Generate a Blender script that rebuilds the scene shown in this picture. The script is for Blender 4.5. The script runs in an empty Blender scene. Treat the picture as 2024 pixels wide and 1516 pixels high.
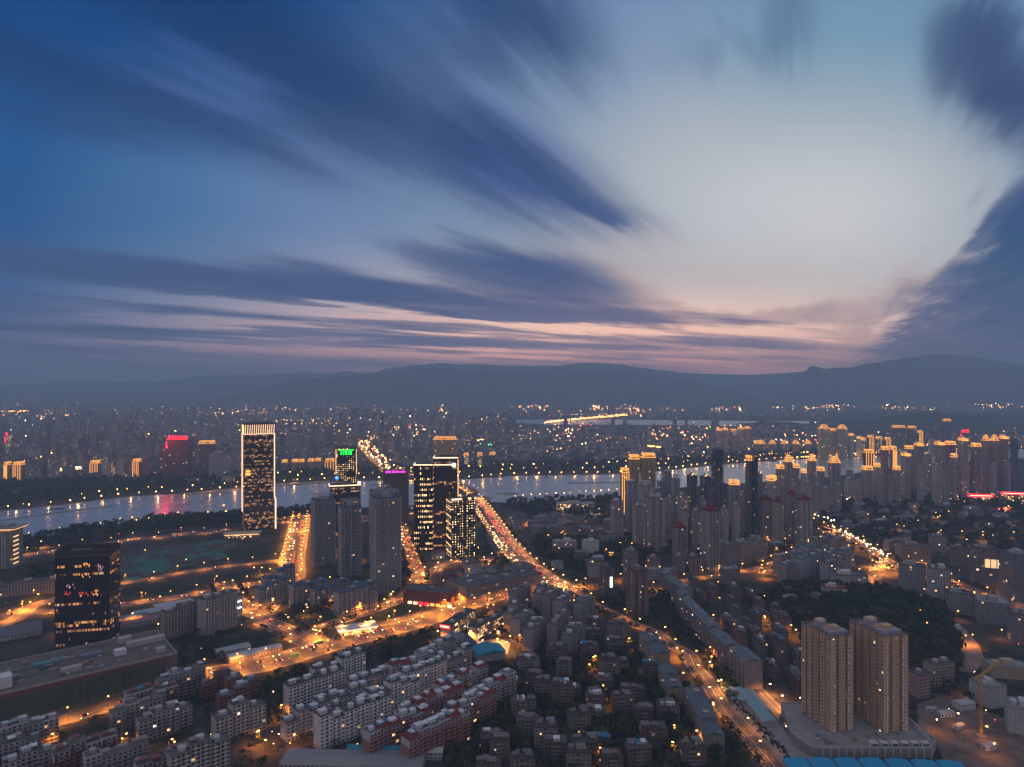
import bpy, bmesh, math, random
from mathutils import Vector, Matrix
R = math.radians
SC = bpy.context.scene
COL = SC.collection
# ---------------------------------------------------------------- camera
CAM_H = 290.0            # drone height, metres
HAZE_D = 0.000135
FPX = 1350.0             # focal length in pixels of the 2024 px wide photograph
cam_data = bpy.data.cameras.new('camera')
cam_data.sensor_width = 36.0
cam_data.lens = FPX / 2024.0 * 36.0
cam_data.clip_start = 1.0
cam_data.clip_end = 60000.0
cam = bpy.data.objects.new('camera', cam_data)
cam.location = (0, 0, CAM_H)
cam.rotation_euler = (R(90), 0, 0)
COL.objects.link(cam)
SC.camera = cam
# ---------------------------------------------------------------- exposure and sampling
SC.view_settings.view_transform = 'Standard'
SC.view_settings.look = 'None'
SC.view_settings.exposure = 0.0
SC.view_settings.gamma = 1.0
SC.render.engine = 'CYCLES'
CY = SC.cycles
CY.use_denoising = True
CY.max_bounces = 3
CY.diffuse_bounces = 2
CY.glossy_bounces = 2
CY.transmission_bounces = 1
CY.volume_bounces = 2
CY.transparent_max_bounces = 4
CY.caustics_reflective = False
CY.caustics_refractive = False
CY.sample_clamp_indirect = 2.0
CY.use_light_tree = True
# ---------------------------------------------------------------- helpers for colour and node trees
def lin(c):
    c = c / 255.0
    return c / 12.92 if c <= 0.04045 else ((c + 0.055) / 1.055) ** 2.4
def rgb(r, g, b):
    return (lin(r), lin(g), lin(b), 1.0)

class NT:
    """small builder for node math"""
    def __init__(self, tree):
        self.t = tree
        tree.nodes.clear()
    def n(self, typ, **kw):
        nd = self.t.nodes.new(typ)
        for k, v in kw.items():
            setattr(nd, k, v)
        return nd
    def put(self, sock, v):
        if hasattr(v, 'links') or isinstance(v, bpy.types.NodeSocket):
            self.t.links.new(v, sock)
        elif v is not None:
            sock.default_value = v
    def m(self, op, a, b=None, c=None, clamp=False):
        nd = self.n('ShaderNodeMath', operation=op, use_clamp=clamp)
        self.put(nd.inputs[0], a)
        if b is not None: self.put(nd.inputs[1], b)
        if c is not None: self.put(nd.inputs[2], c)
        return nd.outputs[0]
    def add(self, a, b): return self.m('ADD', a, b)
    def sub(self, a, b): return self.m('SUBTRACT', a, b)
    def mul(self, a, b): return self.m('MULTIPLY', a, b)
    def div(self, a, b): return self.m('DIVIDE', a, b)
    def mad(self, a, b, c): return self.m('MULTIPLY_ADD', a, b, c)
    def mx(self, a, b): return self.m('MAXIMUM', a, b)
    def mn(self, a, b): return self.m('MINIMUM', a, b)
    def vec(self, x, y, z=0.0):
        nd = self.n('ShaderNodeCombineXYZ')
        self.put(nd.inputs[0], x); self.put(nd.inputs[1], y); self.put(nd.inputs[2], z)
        return nd.outputs[0]
    def sep(self, v):
        nd = self.n('ShaderNodeSeparateXYZ'); self.put(nd.inputs[0], v)
        return nd.outputs
    def noise(self, v, scale=1.0, detail=2.0, rough=0.5, color=False):
        nd = self.n('ShaderNodeTexNoise')
        self.put(nd.inputs['Vector'], v)
        nd.inputs['Scale'].default_value = scale
        nd.inputs['Detail'].default_value = detail
        nd.inputs['Roughness'].default_value = rough
        return nd.outputs['Color' if color else 'Fac']
    def white(self, v):
        nd = self.n('ShaderNodeTexWhiteNoise', noise_dimensions='3D')
        self.put(nd.inputs['Vector'], v)
        return nd.outputs['Value'], nd.outputs['Color']
    def smooth(self, x, a, b, lo=0.0, hi=1.0):
        nd = self.n('ShaderNodeMapRange', interpolation_type='SMOOTHSTEP')
        self.put(nd.inputs[0], x); nd.inputs[1].default_value = a; nd.inputs[2].default_value = b
        nd.inputs[3].default_value = lo; nd.inputs[4].default_value = hi
        return nd.outputs[0]
    def linear(self, x, a, b, lo=0.0, hi=1.0):
        nd = self.n('ShaderNodeMapRange')
        self.put(nd.inputs[0], x); nd.inputs[1].default_value = a; nd.inputs[2].default_value = b
        nd.inputs[3].default_value = lo; nd.inputs[4].default_value = hi
        return nd.outputs[0]
    def mix(self, f, a, b, mode='MIX'):
        nd = self.n('ShaderNodeMix', data_type='RGBA', blend_type=mode)
        self.put(nd.inputs[0], f); self.put(nd.inputs[6], a); self.put(nd.inputs[7], b)
        return nd.outputs[2]
    def ramp(self, f, stops, interp='LINEAR'):
        nd = self.n('ShaderNodeValToRGB'); self.put(nd.inputs[0], f)
        cr = nd.color_ramp; cr.interpolation = interp
        while len(cr.elements) > 1: cr.elements.remove(cr.elements[-1])
        cr.elements[0].position = stops[0][0]; cr.elements[0].color = stops[0][1]
        for p, c in stops[1:]:
            e = cr.elements.new(p); e.color = c
        return nd.outputs[0]

# ---------------------------------------------------------------- world: dusk sky, afterglow low in the west-north-west, long streaks of cloud
W = bpy.data.worlds.new('World'); SC.world = W; W.use_nodes = True
w = NT(W.node_tree)
gd = w.n('ShaderNodeTexCoord').outputs['Generated']
dx, dy, dz = w.sep(gd)
front = w.mul(w.smooth(dy, 0.02, 0.25), w.smooth(w.div(dz, w.mx(dy, 0.05)), 1.0, 0.66))
ys = w.mx(dy, 0.05)
sx = w.mul(w.div(dx, ys), 1.35)          # tangent of azimuth / elevation, in thousandths of a radian-like units
sz = w.mul(w.div(dz, ys), 1.35)
WA = R(23.9)                              # the heading the clouds drift along
zc = w.mx(dz, 0.03)
cu = w.div(w.add(w.mul(dx, math.sin(WA)), w.mul(dy, math.cos(WA))), zc)     # cloud-plane coordinates
cv = w.div(w.sub(w.mul(dx, math.cos(WA)), w.mul(dy, math.sin(WA))), zc)
# drift-blurred noises: stretched along the drift
n_fine = w.noise(w.vec(w.mul(cu, 0.10), w.mul(cv, 3.2), 3.1), 1.0, 4.0, 0.55)
n_mid = w.noise(w.vec(w.mul(cu, 0.16), w.mul(cv, 1.1), 7.7), 1.0, 3.0, 0.5)
n_big = w.noise(w.vec(w.mul(cu, 0.35), w.mul(cv, 0.55), 11.3), 1.0, 4.0, 0.55)
n_edge = w.noise(w.vec(w.mul(cu, 0.9), w.mul(cv, 4.0), 1.9), 1.0, 4.0, 0.6)
vx, vz = 0.598, 0.018                     # where the drift heads, on the horizon
rx = w.sub(sx, vx); rz = w.sub(sz, vz)
fan = w.m('ARCTAN2', rz, w.mul(rx, -1.0))  # angle of the fan of streaks round that point
rr = w.m('SQRT', w.mad(rx, rx, w.mul(rz, rz)))
f_fine = w.noise(w.vec(w.mul(fan, 26.0), w.mul(rr, 1.6), 2.2), 1.0, 4.0, 0.6)
f_mid = w.noise(w.vec(w.mul(fan, 9.0), w.mul(rr, 1.1), 5.4), 1.0, 3.0, 0.5)
f_low = w.noise(w.vec(w.mul(fan, 46.0), w.mul(rr, 2.4), 8.8), 1.0, 3.0, 0.6)
calm = w.smooth(rr, 0.10, 0.75)
upper = w.smooth(rx, 0.25, 0.05, 0.35, 1.0)
calm = w.mul(calm, upper)
def still(f): return w.mad(w.sub(f, 0.5), calm, 0.5)
f_fine = still(f_fine); f_mid = still(f_mid)
h_fine = w.noise(w.vec(w.mul(sx, 2.6), w.mul(w.mad(sx, 0.05, sz), 62.0), 4.4), 1.0, 4.0, 0.6)
h_mid = w.noise(w.vec(w.mul(sx, 1.5), w.mul(w.mad(sx, 0.06, sz), 22.0), 9.4), 1.0, 3.0, 0.5)
wob = w.mad(w.sub(n_edge, 0.5), 0.26, w.mad(w.sub(f_fine, 0.5), 0.17, w.mul(w.sub(f_mid, 0.5), 0.30)))
wx = w.mad(rx, wob, sx)                   # feather every edge along the drift
wz = w.mad(rz, wob, sz)
wz2 = w.mad(w.sub(f_fine, 0.5), 0.03, w.mad(w.sub(h_fine, 0.5), w.smooth(sz, 0.3, 0.1, 0.0, 0.035), wz))
def P(px, py):
    return (px - 1012) / 1000.0, (758 - py) / 1000.0
def blob(px, py, a, b, ang, dens, sharp=1.0):
    """one bank of cloud: half lengths a, b (thousandths), slope ang in degrees, downwards to the north"""
    x0, z0 = P(px, py); ca, sa = math.cos(R(ang)), math.sin(R(ang))
    ex = w.sub(wx, x0); ez = w.sub(wz2, z0)
    p = w.mad(ex, ca * 1000.0 / a, w.mul(ez, -sa * 1000.0 / a))
    q = w.mad(ex, sa * 1000.0 / b, w.mul(ez, ca * 1000.0 / b))
    d2 = w.mad(p, p, w.mul(q, q))
    if sharp != 1.0: d2 = w.m('POWER', d2, sharp)
    return w.mul(w.m('EXPONENT', w.mul(d2, -1.0)), dens)
def total(items):
    s = items[0]
    for i in items[1:]: s = w.add(s, i)
    return s
clouds = total([
    blob(420, 20, 330, 110, 33, 0.7), blob(640, 185, 230, 70, 34, 0.75), blob(860, 235, 320, 130, 31, 0.55), blob(1040, 345, 200, 74, 24, 1.15, 1.3),
    blob(1010, 40, 170, 130, 30, 0.85), blob(1120, 100, 130, 60, 60, 0.3), blob(1205, 425, 120, 22, 14, 0.45),
    blob(190, 170, 430, 66, 16, 0.75), blob(110, 240, 220, 34, 8, 0.4), blob(430, 240, 260, 55, 27, 0.40),
    blob(20, 514, 420, 29, 6.5, 1.3, 1.4), blob(480, 560, 350, 34, 6, 1.15, 1.3), blob(840, 592, 340, 33, 6, 1.2, 1.2), blob(600, 528, 150, 18, 12, 0.7),
    blob(970, 530, 200, 44, 11, 1.25, 1.4), blob(1150, 572, 160, 46, 20, 1.0), blob(1360, 618, 170, 18, 9, 0.3),
    blob(1130, 622, 180, 12, 9, 0.4), blob(300, 610, 500, 7, 3.5, 0.5), blob(200, 656, 620, 11, 3, 0.75), blob(780, 664, 380, 7, 3, 0.5), blob(560, 634, 300, 6, 6, 0.5), blob(300, 702, 500, 12, 2, 0.35),
    blob(1600, 618, 120, 34, -4, 0.60), blob(1400, 668, 200, 10, 3, 0.25), blob(1490, 684, 240, 9, 1, 0.35),
    blob(1975, 130, 110, 105, 0, 1.25, 1.3), blob(2010, 230, 110, 70, 20, 0.8), blob(1900, 60, 60, 60, 30, 0.35), blob(1850, 120, 40, 110, 0, 0.35),
    blob(1560, 15, 120, 60, 90, 0.45), blob(1430, 90, 60, 120, 90, 0.28),
    blob(2030, 420, 40, 110, 30, 1.0, 1.4), blob(1965, 425, 60, 16, -50, 0.7), blob(1930, 390, 40, 12, -52, 0.25),
])
# the bank of cloud that closes the north: everything below a slanting edge
hx, hz = P(1690, 655)
ang = R(37)
hx2 = w.mad(f_fine, 0.10, w.mul(n_edge, 0.06))
side = w.add(w.mul(w.sub(wx, hx), math.sin(ang)), w.mul(w.sub(wz2, hz), -math.cos(ang)))
bank = w.mul(w.smooth(w.add(side, w.sub(w.mul(hx2, 2.0), 0.16)), -0.07, 0.12), 1.6)
bank = w.m('MAXIMUM', w.sub(bank, w.add(blob(1885, 478, 80, 16, -48, 1.0), w.add(blob(1940, 400, 60, 14, -52, 0.8), blob(1748, 645, 42, 12, -30, 0.8)))), 0.0)
bank = w.mul(bank, w.smooth(wx, 0.58, 0.80))
bank = w.mul(bank, w.smooth(n_edge, 0.30, 0.52, 0.86, 1.0))
# low streaks of cloud between horizon and the main band
low = w.mul(w.mul(w.smooth(sz, 0.20, 0.10), w.smooth(sz, 0.0, 0.06)), w.smooth(w.mad(h_fine, 0.6, w.mul(h_mid, 0.4)), 0.44, 0.60))
low2 = w.mul(w.smooth(sz, 0.30, 0.05), w.mul(w.smooth(h_mid, 0.46, 0.66), 0.9))
low = w.mul(low, w.smooth(sx, 0.75, 0.45))
veil = w.mul(w.smooth(n_big, 0.45, 0.75), w.mul(w.smooth(sz, 0.1, 0.5), w.smooth(sx, 0.25, -0.2, 0.04, 0.16)))
dens = w.add(w.add(clouds, bank), w.add(w.mul(low, w.smooth(sx, -0.2, 0.35, 1.1, 0.9)), w.add(w.mul(low2, 0.42), veil)))
gaps = total([blob(900, 630, 420, 8, 5, 0.75), blob(1250, 655, 330, 11, 3, 0.8), blob(620, 606, 300, 7, 5, 0.8), blob(1100, 691, 520, 7, 1, 0.7), blob(330, 590, 350, 7, 5, 0.7),
    blob(480, 670, 460, 6, 2.5, 0.7), blob(1180, 713, 480, 6, 0.5, 0.6), blob(1480, 598, 160, 20, -3, 0.5), blob(250, 636, 300, 6, 3.5, 0.6), blob(760, 648, 260, 6, 4, 0.6), blob(1520, 650, 110, 10, 0, 0.5)])
dens = w.mx(w.sub(dens, gaps), 0.0)
dens = w.mul(dens, w.mad(w.sub(n_mid, 0.5), 1.2, w.mad(w.sub(f_mid, 0.5), 1.2, 1.0)))
dens = w.sub(1.0, w.m('EXPONENT', w.mul(w.mx(dens, 0.0), -1.2)))
behind = w.mul(w.smooth(n_big, 0.40, 0.62), 0.8)
dens = w.add(w.mul(dens, front), w.mul(behind, w.sub(1.0, front)))
dens = w.m('MULTIPLY', dens, 1.0, clamp=True)
# clear sky: afterglow spreading from a point above the hills
gx, gz = P(1640, 440)
ux = w.mul(w.sub(sx, gx), w.smooth(sx, gx + 0.3, gx - 0.3, 0.85, 0.62))
uz = w.mul(w.sub(sz, gz), 1.15)
uz = w.mul(uz, w.smooth(uz, -0.05, 0.05, 0.55, 1.0))
rad = w.m('SQRT', w.mad(ux, ux, w.mul(uz, uz)))
clear = w.ramp(rad, [(0.0, rgb(212, 212, 213)), (0.13, rgb(201, 204, 208)), (0.27, rgb(176, 184, 193)), (0.42, rgb(136, 158, 184)),
                     (0.62, rgb(108, 134, 176)), (0.80, rgb(70, 114, 162)), (1.0, rgb(26, 86, 144)), ], 'LINEAR')
tealf = w.mul(w.smooth(sx, 0.25, 0.6), w.smooth(sz, 0.35, 0.7))
clear = w.mix(w.mul(tealf, 0.45), clear, rgb(100, 152, 176))
topf = w.mul(w.smooth(sz, 0.45, 0.80), w.smooth(sx, 0.3, -0.6))
clear = w.mix(topf, clear, rgb(10, 66, 126))
# warm belt near the horizon
beltx = w.m('EXPONENT', w.mul(w.m('POWER', w.mul(w.sub(sx, 0.22), 1.0 / 0.72), 2.0), -1.0))
belt = w.mul(w.mul(w.smooth(sz, 0.34, 0.10), beltx), 0.96)
peach = w.ramp(sz, [(0.0, rgb(214, 150, 150)), (0.04, rgb(255, 172, 150)), (0.10, rgb(250, 196, 168)), (0.2, rgb(222, 200, 190)), (0.4, rgb(214, 208, 204))])
pk = w.smooth(sz, 0.24, 0.03, 1.0, 2.1)
peach = w.mix(1.0, peach, w.vec(pk, w.mad(pk, 0.92, 0.08), w.mad(pk, 0.85, 0.15)), 'MULTIPLY')
clear = w.mix(belt, clear, peach)
lowl = w.mul(w.smooth(sz, 0.09, 0.02), w.smooth(sx, 0.1, -0.55))
clear = w.mix(w.mul(lowl, 0.9), clear, rgb(92, 100, 134))
# cloud colour
ccol = w.ramp(w.linear(sz, 0.0, 0.76), [(0.0, rgb(124, 122, 148)), (0.10, rgb(104, 110, 146)), (0.22, rgb(64, 86, 130)), (0.45, rgb(56, 82, 132)), (0.70, rgb(34, 64, 112)), (1.0, rgb(12, 52, 102))])
cwarm = w.mul(w.smooth(sx, -0.3, 0.45), w.smooth(sz, 0.25, 0.08))
ccol = w.mix(w.mul(cwarm, 0.5), ccol, rgb(164, 136, 152))
cleft = w.mul(w.smooth(sx, -0.35, -1.0), w.smooth(sz, 0.3, 0.1))
ccol = w.mix(w.mul(cleft, 0.7), ccol, rgb(36, 72, 114))
cright = w.mul(w.smooth(sx, 0.60, 0.80), w.smooth(sz, 0.45, 0.25))
ccol = w.mix(w.mul(cright, 0.8), ccol, w.mix(w.smooth(sx, 0.75, 1.02), rgb(76, 90, 132), rgb(44, 82, 122)))
crt = w.mul(w.smooth(sx, 0.7, 0.85), w.smooth(sz, 0.4, 0.5))
ccol = w.mix(w.mul(crt, 0.9), ccol, rgb(56, 74, 116))
ccol = w.mix(w.mul(w.smooth(f_mid, 0.42, 0.30), w.smooth(sz, 0.2, 0.5)), ccol, rgb(66, 88, 148))
sky = w.mix(w.smooth(dens, 0.0, 0.95), clear, ccol)
# thin edges of cloud near the afterglow pick up peach light
rim = w.mul(w.mul(w.smooth(dens, 0.02, 0.28), w.smooth(dens, 0.75, 0.3)), w.mul(w.smooth(rad, 0.42, 0.15), w.smooth(sz, 0.36, 0.2)))
sky = w.mix(w.mul(rim, 0.35), sky, rgb(214, 172, 160))
back = w.ramp(w.linear(dz, 0.0, 1.0), [(0.0, rgb(184, 166, 162)), (0.3, rgb(182, 168, 172)), (1.0, rgb(148, 156, 182))])
back = w.mix(w.mul(behind, 0.5), back, rgb(120, 120, 136))
sky = w.mix(front, back, sky)
sky = w.mix(w.smooth(dz, 0.0, -0.05), sky, rgb(50, 58, 80))
bg = w.n('ShaderNodeBackground'); w.put(bg.inputs[0], sky); bg.inputs[1].default_value = 1.06
wo = w.n('ShaderNodeOutputWorld'); w.t.links.new(bg.outputs[0], wo.inputs[0])
W.cycles.sampling_method = 'MANUAL'; W.cycles.sample_map_resolution = 512
# ================================================================ materials
rnd = random.Random(7)
MAT = {}
def new_mat(name):
    m = bpy.data.materials.new(name); m.use_nodes = True
    MAT[name] = m
    return m, NT(m.node_tree)
def pbsdf(t, col, rough=0.8, spec=0.3, metal=0.0, emit=None, es=0.0):
    b = t.n('ShaderNodeBsdfPrincipled')
    t.put(b.inputs['Base Color'], col); t.put(b.inputs['Roughness'], rough)
    t.put(b.inputs['Specular IOR Level'], spec); t.put(b.inputs['Metallic'], metal)
    if emit is not None:
        t.put(b.inputs['Emission Color'], emit); t.put(b.inputs['Emission Strength'], es)
    o = t.n('ShaderNodeOutputMaterial'); t.t.links.new(b.outputs[0], o.inputs[0])
    return b
def objcol(t): return t.n('ShaderNodeObjectInfo').outputs['Color']
def objrand(t): return t.n('ShaderNodeObjectInfo').outputs['Random']
def objpos(t): return t.n('ShaderNodeTexCoord').outputs['Object']
def geopos(t): return t.n('ShaderNodeNewGeometry').outputs['Position']

def plain(name, col=None, rough=0.8, var=0.25, scale=0.15, spec=0.3, metal=0.0):
    """a weathered surface: its own colour (or the object's) broken up by two noises"""
    m, t = new_mat(name)
    base = rgba(col) if col is not None else objcol(t)
    p = geopos(t)
    n1 = t.noise(p, scale, 3.0, 0.6); n2 = t.noise(p, scale * 9, 2.0, 0.6)
    f = t.mad(t.sub(n1, 0.5), var * 2.2, t.mad(t.sub(n2, 0.5), var * 1.4, 1.0))
    c = t.mix(1.0, base, t.vec(f, f, f), 'MULTIPLY')
    pbsdf(t, c, rough, spec, metal)
    return m
def rgba(c): return (c[0], c[1], c[2], 1.0)
def glow(name, col, strength, sample='NONE'):
    m, t = new_mat(name)
    e = t.n('ShaderNodeEmission'); e.inputs[0].default_value = rgba(col); e.inputs[1].default_value = strength
    o = t.n('ShaderNodeOutputMaterial'); t.t.links.new(e.outputs[0], o.inputs[0])
    m.cycles.emission_sampling = sample
    return m

def facade(name, win=(0.2, 0.8, 0.25, 0.8), glass=(0.018, 0.022, 0.03), lit=0.06, litcol=(1.0, 0.55, 0.22), es=1.6, wall=None,
           band=None, mull=0, rough=0.15, white_share=0.2, row_lit=0.0, wallrough=0.85, extra=0.25):
    """wall with one window per cell; UVs count bays and storeys"""
    m, t = new_mat(name)
    uv = t.sep(t.n('ShaderNodeUVMap').outputs[0])
    u, v = uv[0], uv[1]
    iu, iv = t.m('FLOOR', u), t.m('FLOOR', v)
    fu, fv = t.sub(u, iu), t.sub(v, iv)
    rr_ = t.mul(objrand(t), 97.0)
    r1, rc = t.white(t.vec(iu, iv, rr_))
    rcs = t.n('ShaderNodeSeparateColor'); t.put(rcs.inputs[0], rc)
    ra, rb, rd = rcs.outputs[0], rcs.outputs[1], rcs.outputs[2]
    def inside(x, a, b): return t.mul(t.m('GREATER_THAN', x, a), t.m('LESS_THAN', x, b))
    mask = t.mul(inside(fu, t.mad(ra, 0.08 * extra * 4, win[0] - 0.04 * extra * 4), win[1]), inside(fv, win[2], win[3]))
    if mull:
        fm = t.m('FRACT', t.mul(fu, float(mull)))
        mask = t.mul(mask, t.m('GREATER_THAN', fm, 0.14))
    base = rgba(wall) if wall is not None else objcol(t)
    dn = t.noise(t.vec(t.mul(u, 0.9), t.mul(v, 0.35), rr_), 1.0, 3.0, 0.6)
    df = t.mad(t.sub(dn, 0.5), 0.7, 1.0)
    wc = t.mix(1.0, base, t.vec(df, df, df), 'MULTIPLY')
    if band is not None:      # a floor slab or rail line across each storey
        wc = t.mix(t.m('LESS_THAN', fv, 0.12), wc, rgba(band))
    gcol = t.mix(t.mul(rb, 0.6), rgba(glass), rgba((glass[0] * 3.5, glass[1] * 3.2, glass[2] * 3.0)))
    col = t.mix(mask, wc, gcol)
    thr = lit
    if row_lit:
        rrow, _ = t.white(t.vec(iv, rr_, 4.0))
        run = t.noise(t.vec(t.mul(iu, 0.16), t.mul(iv, 3.1), rr_), 1.0, 1.0, 0.5)
        thr = t.mad(t.mul(t.m('GREATER_THAN', rrow, 1.0 - row_lit), t.smooth(run, 0.45, 0.56)), 0.9, lit)
    else:      # lit windows come in clusters
        cl = t.noise(t.vec(t.mul(iu, 0.22), t.mul(iv, 0.22), rr_), 1.0, 1.0, 0.5)
        thr = t.mul(t.smooth(cl, 0.35, 0.7), lit * 2.4)
    on = t.mul(mask, t.m('LESS_THAN', r1, thr))
    ec = t.mix(t.m('LESS_THAN', rb, white_share), rgba(litcol), rgba((1.0, 0.86, 0.66)))
    stn = t.mul(on, t.mad(t.mul(rd, rd), es * 1.8, es * 0.15))
    ro = t.mad(mask, rough - wallrough, wallrough)
    pbsdf(t, col, ro, 0.35, 0.0, ec, stn)
    m.cycles.emission_sampling = 'NONE'
    return m

facade('wall_flats', lit=0.016)
facade('wall_flats_dense', win=(0.12, 0.86, 0.22, 0.86), lit=0.016, band=(0.30, 0.30, 0.33))
facade('wall_small', win=(0.3, 0.7, 0.3, 0.72), lit=0.018)
facade('wall_blank', win=(0.42, 0.58, 0.4, 0.66), lit=0.012)
facade('wall_tower', win=(0.24, 0.76, 0.25, 0.78), lit=0.012, extra=0.4, glass=(0.06, 0.06, 0.07))
facade('wall_tower_strip', win=(0.16, 0.84, 0.30, 0.86), lit=0.014, glass=(0.04, 0.04, 0.05), band=(0.34, 0.33, 0.33))
facade('wall_glass', win=(0.04, 0.97, 0.08, 0.94), glass=(0.010, 0.011, 0.017), lit=0.008, mull=2, rough=0.06, row_lit=0.16, es=0.7, litcol=(1.0, 0.42, 0.13), wall=(0.065, 0.04, 0.035), white_share=0.06)
facade('wall_bands', win=(0.02, 0.98, 0.12, 0.9), glass=(0.016, 0.014, 0.018), lit=0.008, mull=2, rough=0.08, row_lit=0.5, es=0.7, litcol=(1.0, 0.42, 0.14), wall=(0.075, 0.045, 0.035), white_share=0.06)
facade('wall_glass_blue', win=(0.04, 0.96, 0.1, 0.9), glass=(0.02, 0.032, 0.055), lit=0.02, rough=0.08, es=1.0)
facade('wall_grid', win=(0.10, 0.93, 0.10, 0.93), glass=(0.05, 0.055, 0.075), lit=0.015, mull=2, rough=0.12, es=1.0)
facade('wall_lamps', win=(0.36, 0.66, 0.34, 0.68), glass=(0.01, 0.01, 0.012), lit=0.9, litcol=(1.0, 0.56, 0.20), es=3.4, wall=(0.03, 0.026, 0.026), extra=0.0)
facade('wall_shop', win=(0.1, 0.9, 0.1, 0.75), lit=0.30, es=2.2)
facade('wall_distant', win=(0.28, 0.76, 0.3, 0.76), lit=0.03, es=3.0, glass=(0.06, 0.06, 0.07))
facade('wall_crown', win=(0.22, 0.74, 0.2, 0.74), glass=(0.05, 0.03, 0.01), lit=0.6, litcol=(1.0, 0.40, 0.07), es=2.4, extra=0.0, white_share=0.0)

plain('paint')                                     # the object's own colour
plain('paint_fine', var=0.12, scale=0.5)
plain('roof_slab', var=0.45, scale=0.12, rough=0.9)
plain('concrete', (0.27, 0.26, 0.25), var=0.3)
plain('asphalt', (0.075, 0.072, 0.07), rough=0.75, var=0.3, scale=0.08)
plain('pavement', (0.16, 0.15, 0.14), rough=0.9, var=0.3, scale=0.1)
plain('road_paint', (0.6, 0.6, 0.56), rough=0.7, var=0.3, scale=0.6)
plain('steel', (0.22, 0.22, 0.23), rough=0.5, var=0.1, metal=0.3)
plain('bark', (0.05, 0.038, 0.028), rough=0.95)
plain('rubble', (0.26, 0.19, 0.15), var=0.75, scale=0.06, rough=0.95)
plain('sand', (0.26, 0.22, 0.18), var=0.4, scale=0.03, rough=0.95)
plain('lawn', (0.024, 0.036, 0.016), var=0.7, scale=0.05, rough=0.95)
plain('green_net', (0.04, 0.21, 0.165), var=0.8, scale=0.06, rough=0.9)
plain('dust_net', (0.04, 0.08, 0.055), var=0.5, scale=0.06, rough=0.95)
plain('hill_wood', (0.035, 0.042, 0.028), var=0.8, scale=0.012, rough=0.95)
plain('mountain_wood', (0.06, 0.07, 0.055), var=0.9, scale=0.003, rough=0.95)
GOLD = (1.0, 0.36, 0.055); WARM = (1.0, 0.50, 0.19); SODIUM = (1.0, 0.40, 0.07)
glow('glow_gold', (1.0, 0.40, 0.075), 2.2)
glow('glow_warm', WARM, 2.4); glow('glow_white', (1.0, 0.60, 0.38), 2.4); glow('glow_cool', (0.85, 0.92, 1.0), 6.0)
glow('glow_line', (1.0, 0.62, 0.36), 3.2)
glow('glow_red', (1.0, 0.012, 0.03), 5.0); glow('glow_green', (0.02, 1.0, 0.08), 4.0); glow('glow_magenta', (1.0, 0.05, 0.75), 2.6); glow('glow_screen', (1.0, 0.66, 0.34), 1.15)
glow('glow_blue', (0.05, 0.25, 1.0), 4.0); glow('lamp_sodium', (1.0, 0.40, 0.08), 16.0); glow('lamp_white', (1.0, 0.55, 0.22), 18.0)
glow('headlight_glass', (1.0, 0.66, 0.34), 26.0); glow('tail_glass', (1.0, 0.02, 0.01), 16.0)
glow('far_gold', (1.0, 0.40, 0.09), 34.0); glow('far_white', (1.0, 0.62, 0.30), 34.0); glow('far_red', (1.0, 0.05, 0.06), 16.0); glow('far_green', (0.1, 1.0, 0.3), 12.0)

def leaf_mat(name, c1, c2):
    m, t = new_mat(name)
    p = objpos(t)
    n = t.noise(p, 0.35, 3.0, 0.6); r = objrand(t)
    f = t.m('ADD', t.mul(t.sub(n, 0.5), 1.6), r, clamp=True)
    c = t.mix(f, rgba(c1), rgba(c2))
    pbsdf(t, c, 0.85, 0.15)
leaf_mat('leaves', (0.018, 0.028, 0.012), (0.075, 0.082, 0.030))
m_, t_ = new_mat('woodland_leaves')
n_ = t_.noise(geopos(t_), 0.05, 4.0, 0.65)
pbsdf(t_, t_.mix(t_.smooth(n_, 0.3, 0.7), rgba((0.018, 0.026, 0.013)), rgba((0.055, 0.064, 0.028))), 0.9, 0.1)
# ground: earth, grass and paving in patches
m_, t_ = new_mat('ground_mix')
p_ = geopos(t_)
a_ = t_.noise(p_, 0.012, 5.0, 0.6); b_ = t_.noise(p_, 0.05, 4.0, 0.65); c_ = t_.noise(p_, 0.3, 3.0, 0.6)
g_ = t_.mix(t_.smooth(a_, 0.42, 0.58), rgba((0.018, 0.026, 0.012)), rgba((0.06, 0.052, 0.046)))
g_ = t_.mix(t_.smooth(b_, 0.52, 0.68), g_, rgba((0.09, 0.08, 0.072)))
h_ = t_.mad(t_.sub(c_, 0.5), 0.9, 1.0)
pbsdf(t_, t_.mix(1.0, g_, t_.vec(h_, h_, h_), 'MULTIPLY'), 0.92, 0.2)
# river water: low ripples drawn out by the long exposure
m_, t_ = new_mat('river_water')
p_ = geopos(t_)
s_ = t_.sep(p_)
w1 = t_.noise(t_.vec(t_.mul(s_[0], 0.02), t_.mul(s_[1], 0.006), 0.0), 1.0, 3.0, 0.6)
w2 = t_.noise(t_.vec(t_.mul(s_[0], 0.012), t_.mul(s_[1], 0.02), 0.0), 1.0, 2.0, 0.6)
bp = t_.n('ShaderNodeBump'); bp.inputs['Strength'].default_value = 0.06; bp.inputs['Distance'].default_value = 0.5
t_.put(bp.inputs['Height'], w2)
b_ = pbsdf(t_, t_.mix(w1, rgba((0.52, 0.54, 0.54)), rgba((0.6, 0.6, 0.58))), t_.linear(w1, 0.3, 0.7, 0.22, 0.34), 1.0)
t_.t.links.new(bp.outputs[0], b_.inputs['Normal'])
b_.inputs['IOR'].default_value = 1.6; b_.inputs['Metallic'].default_value = 0.6

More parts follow.
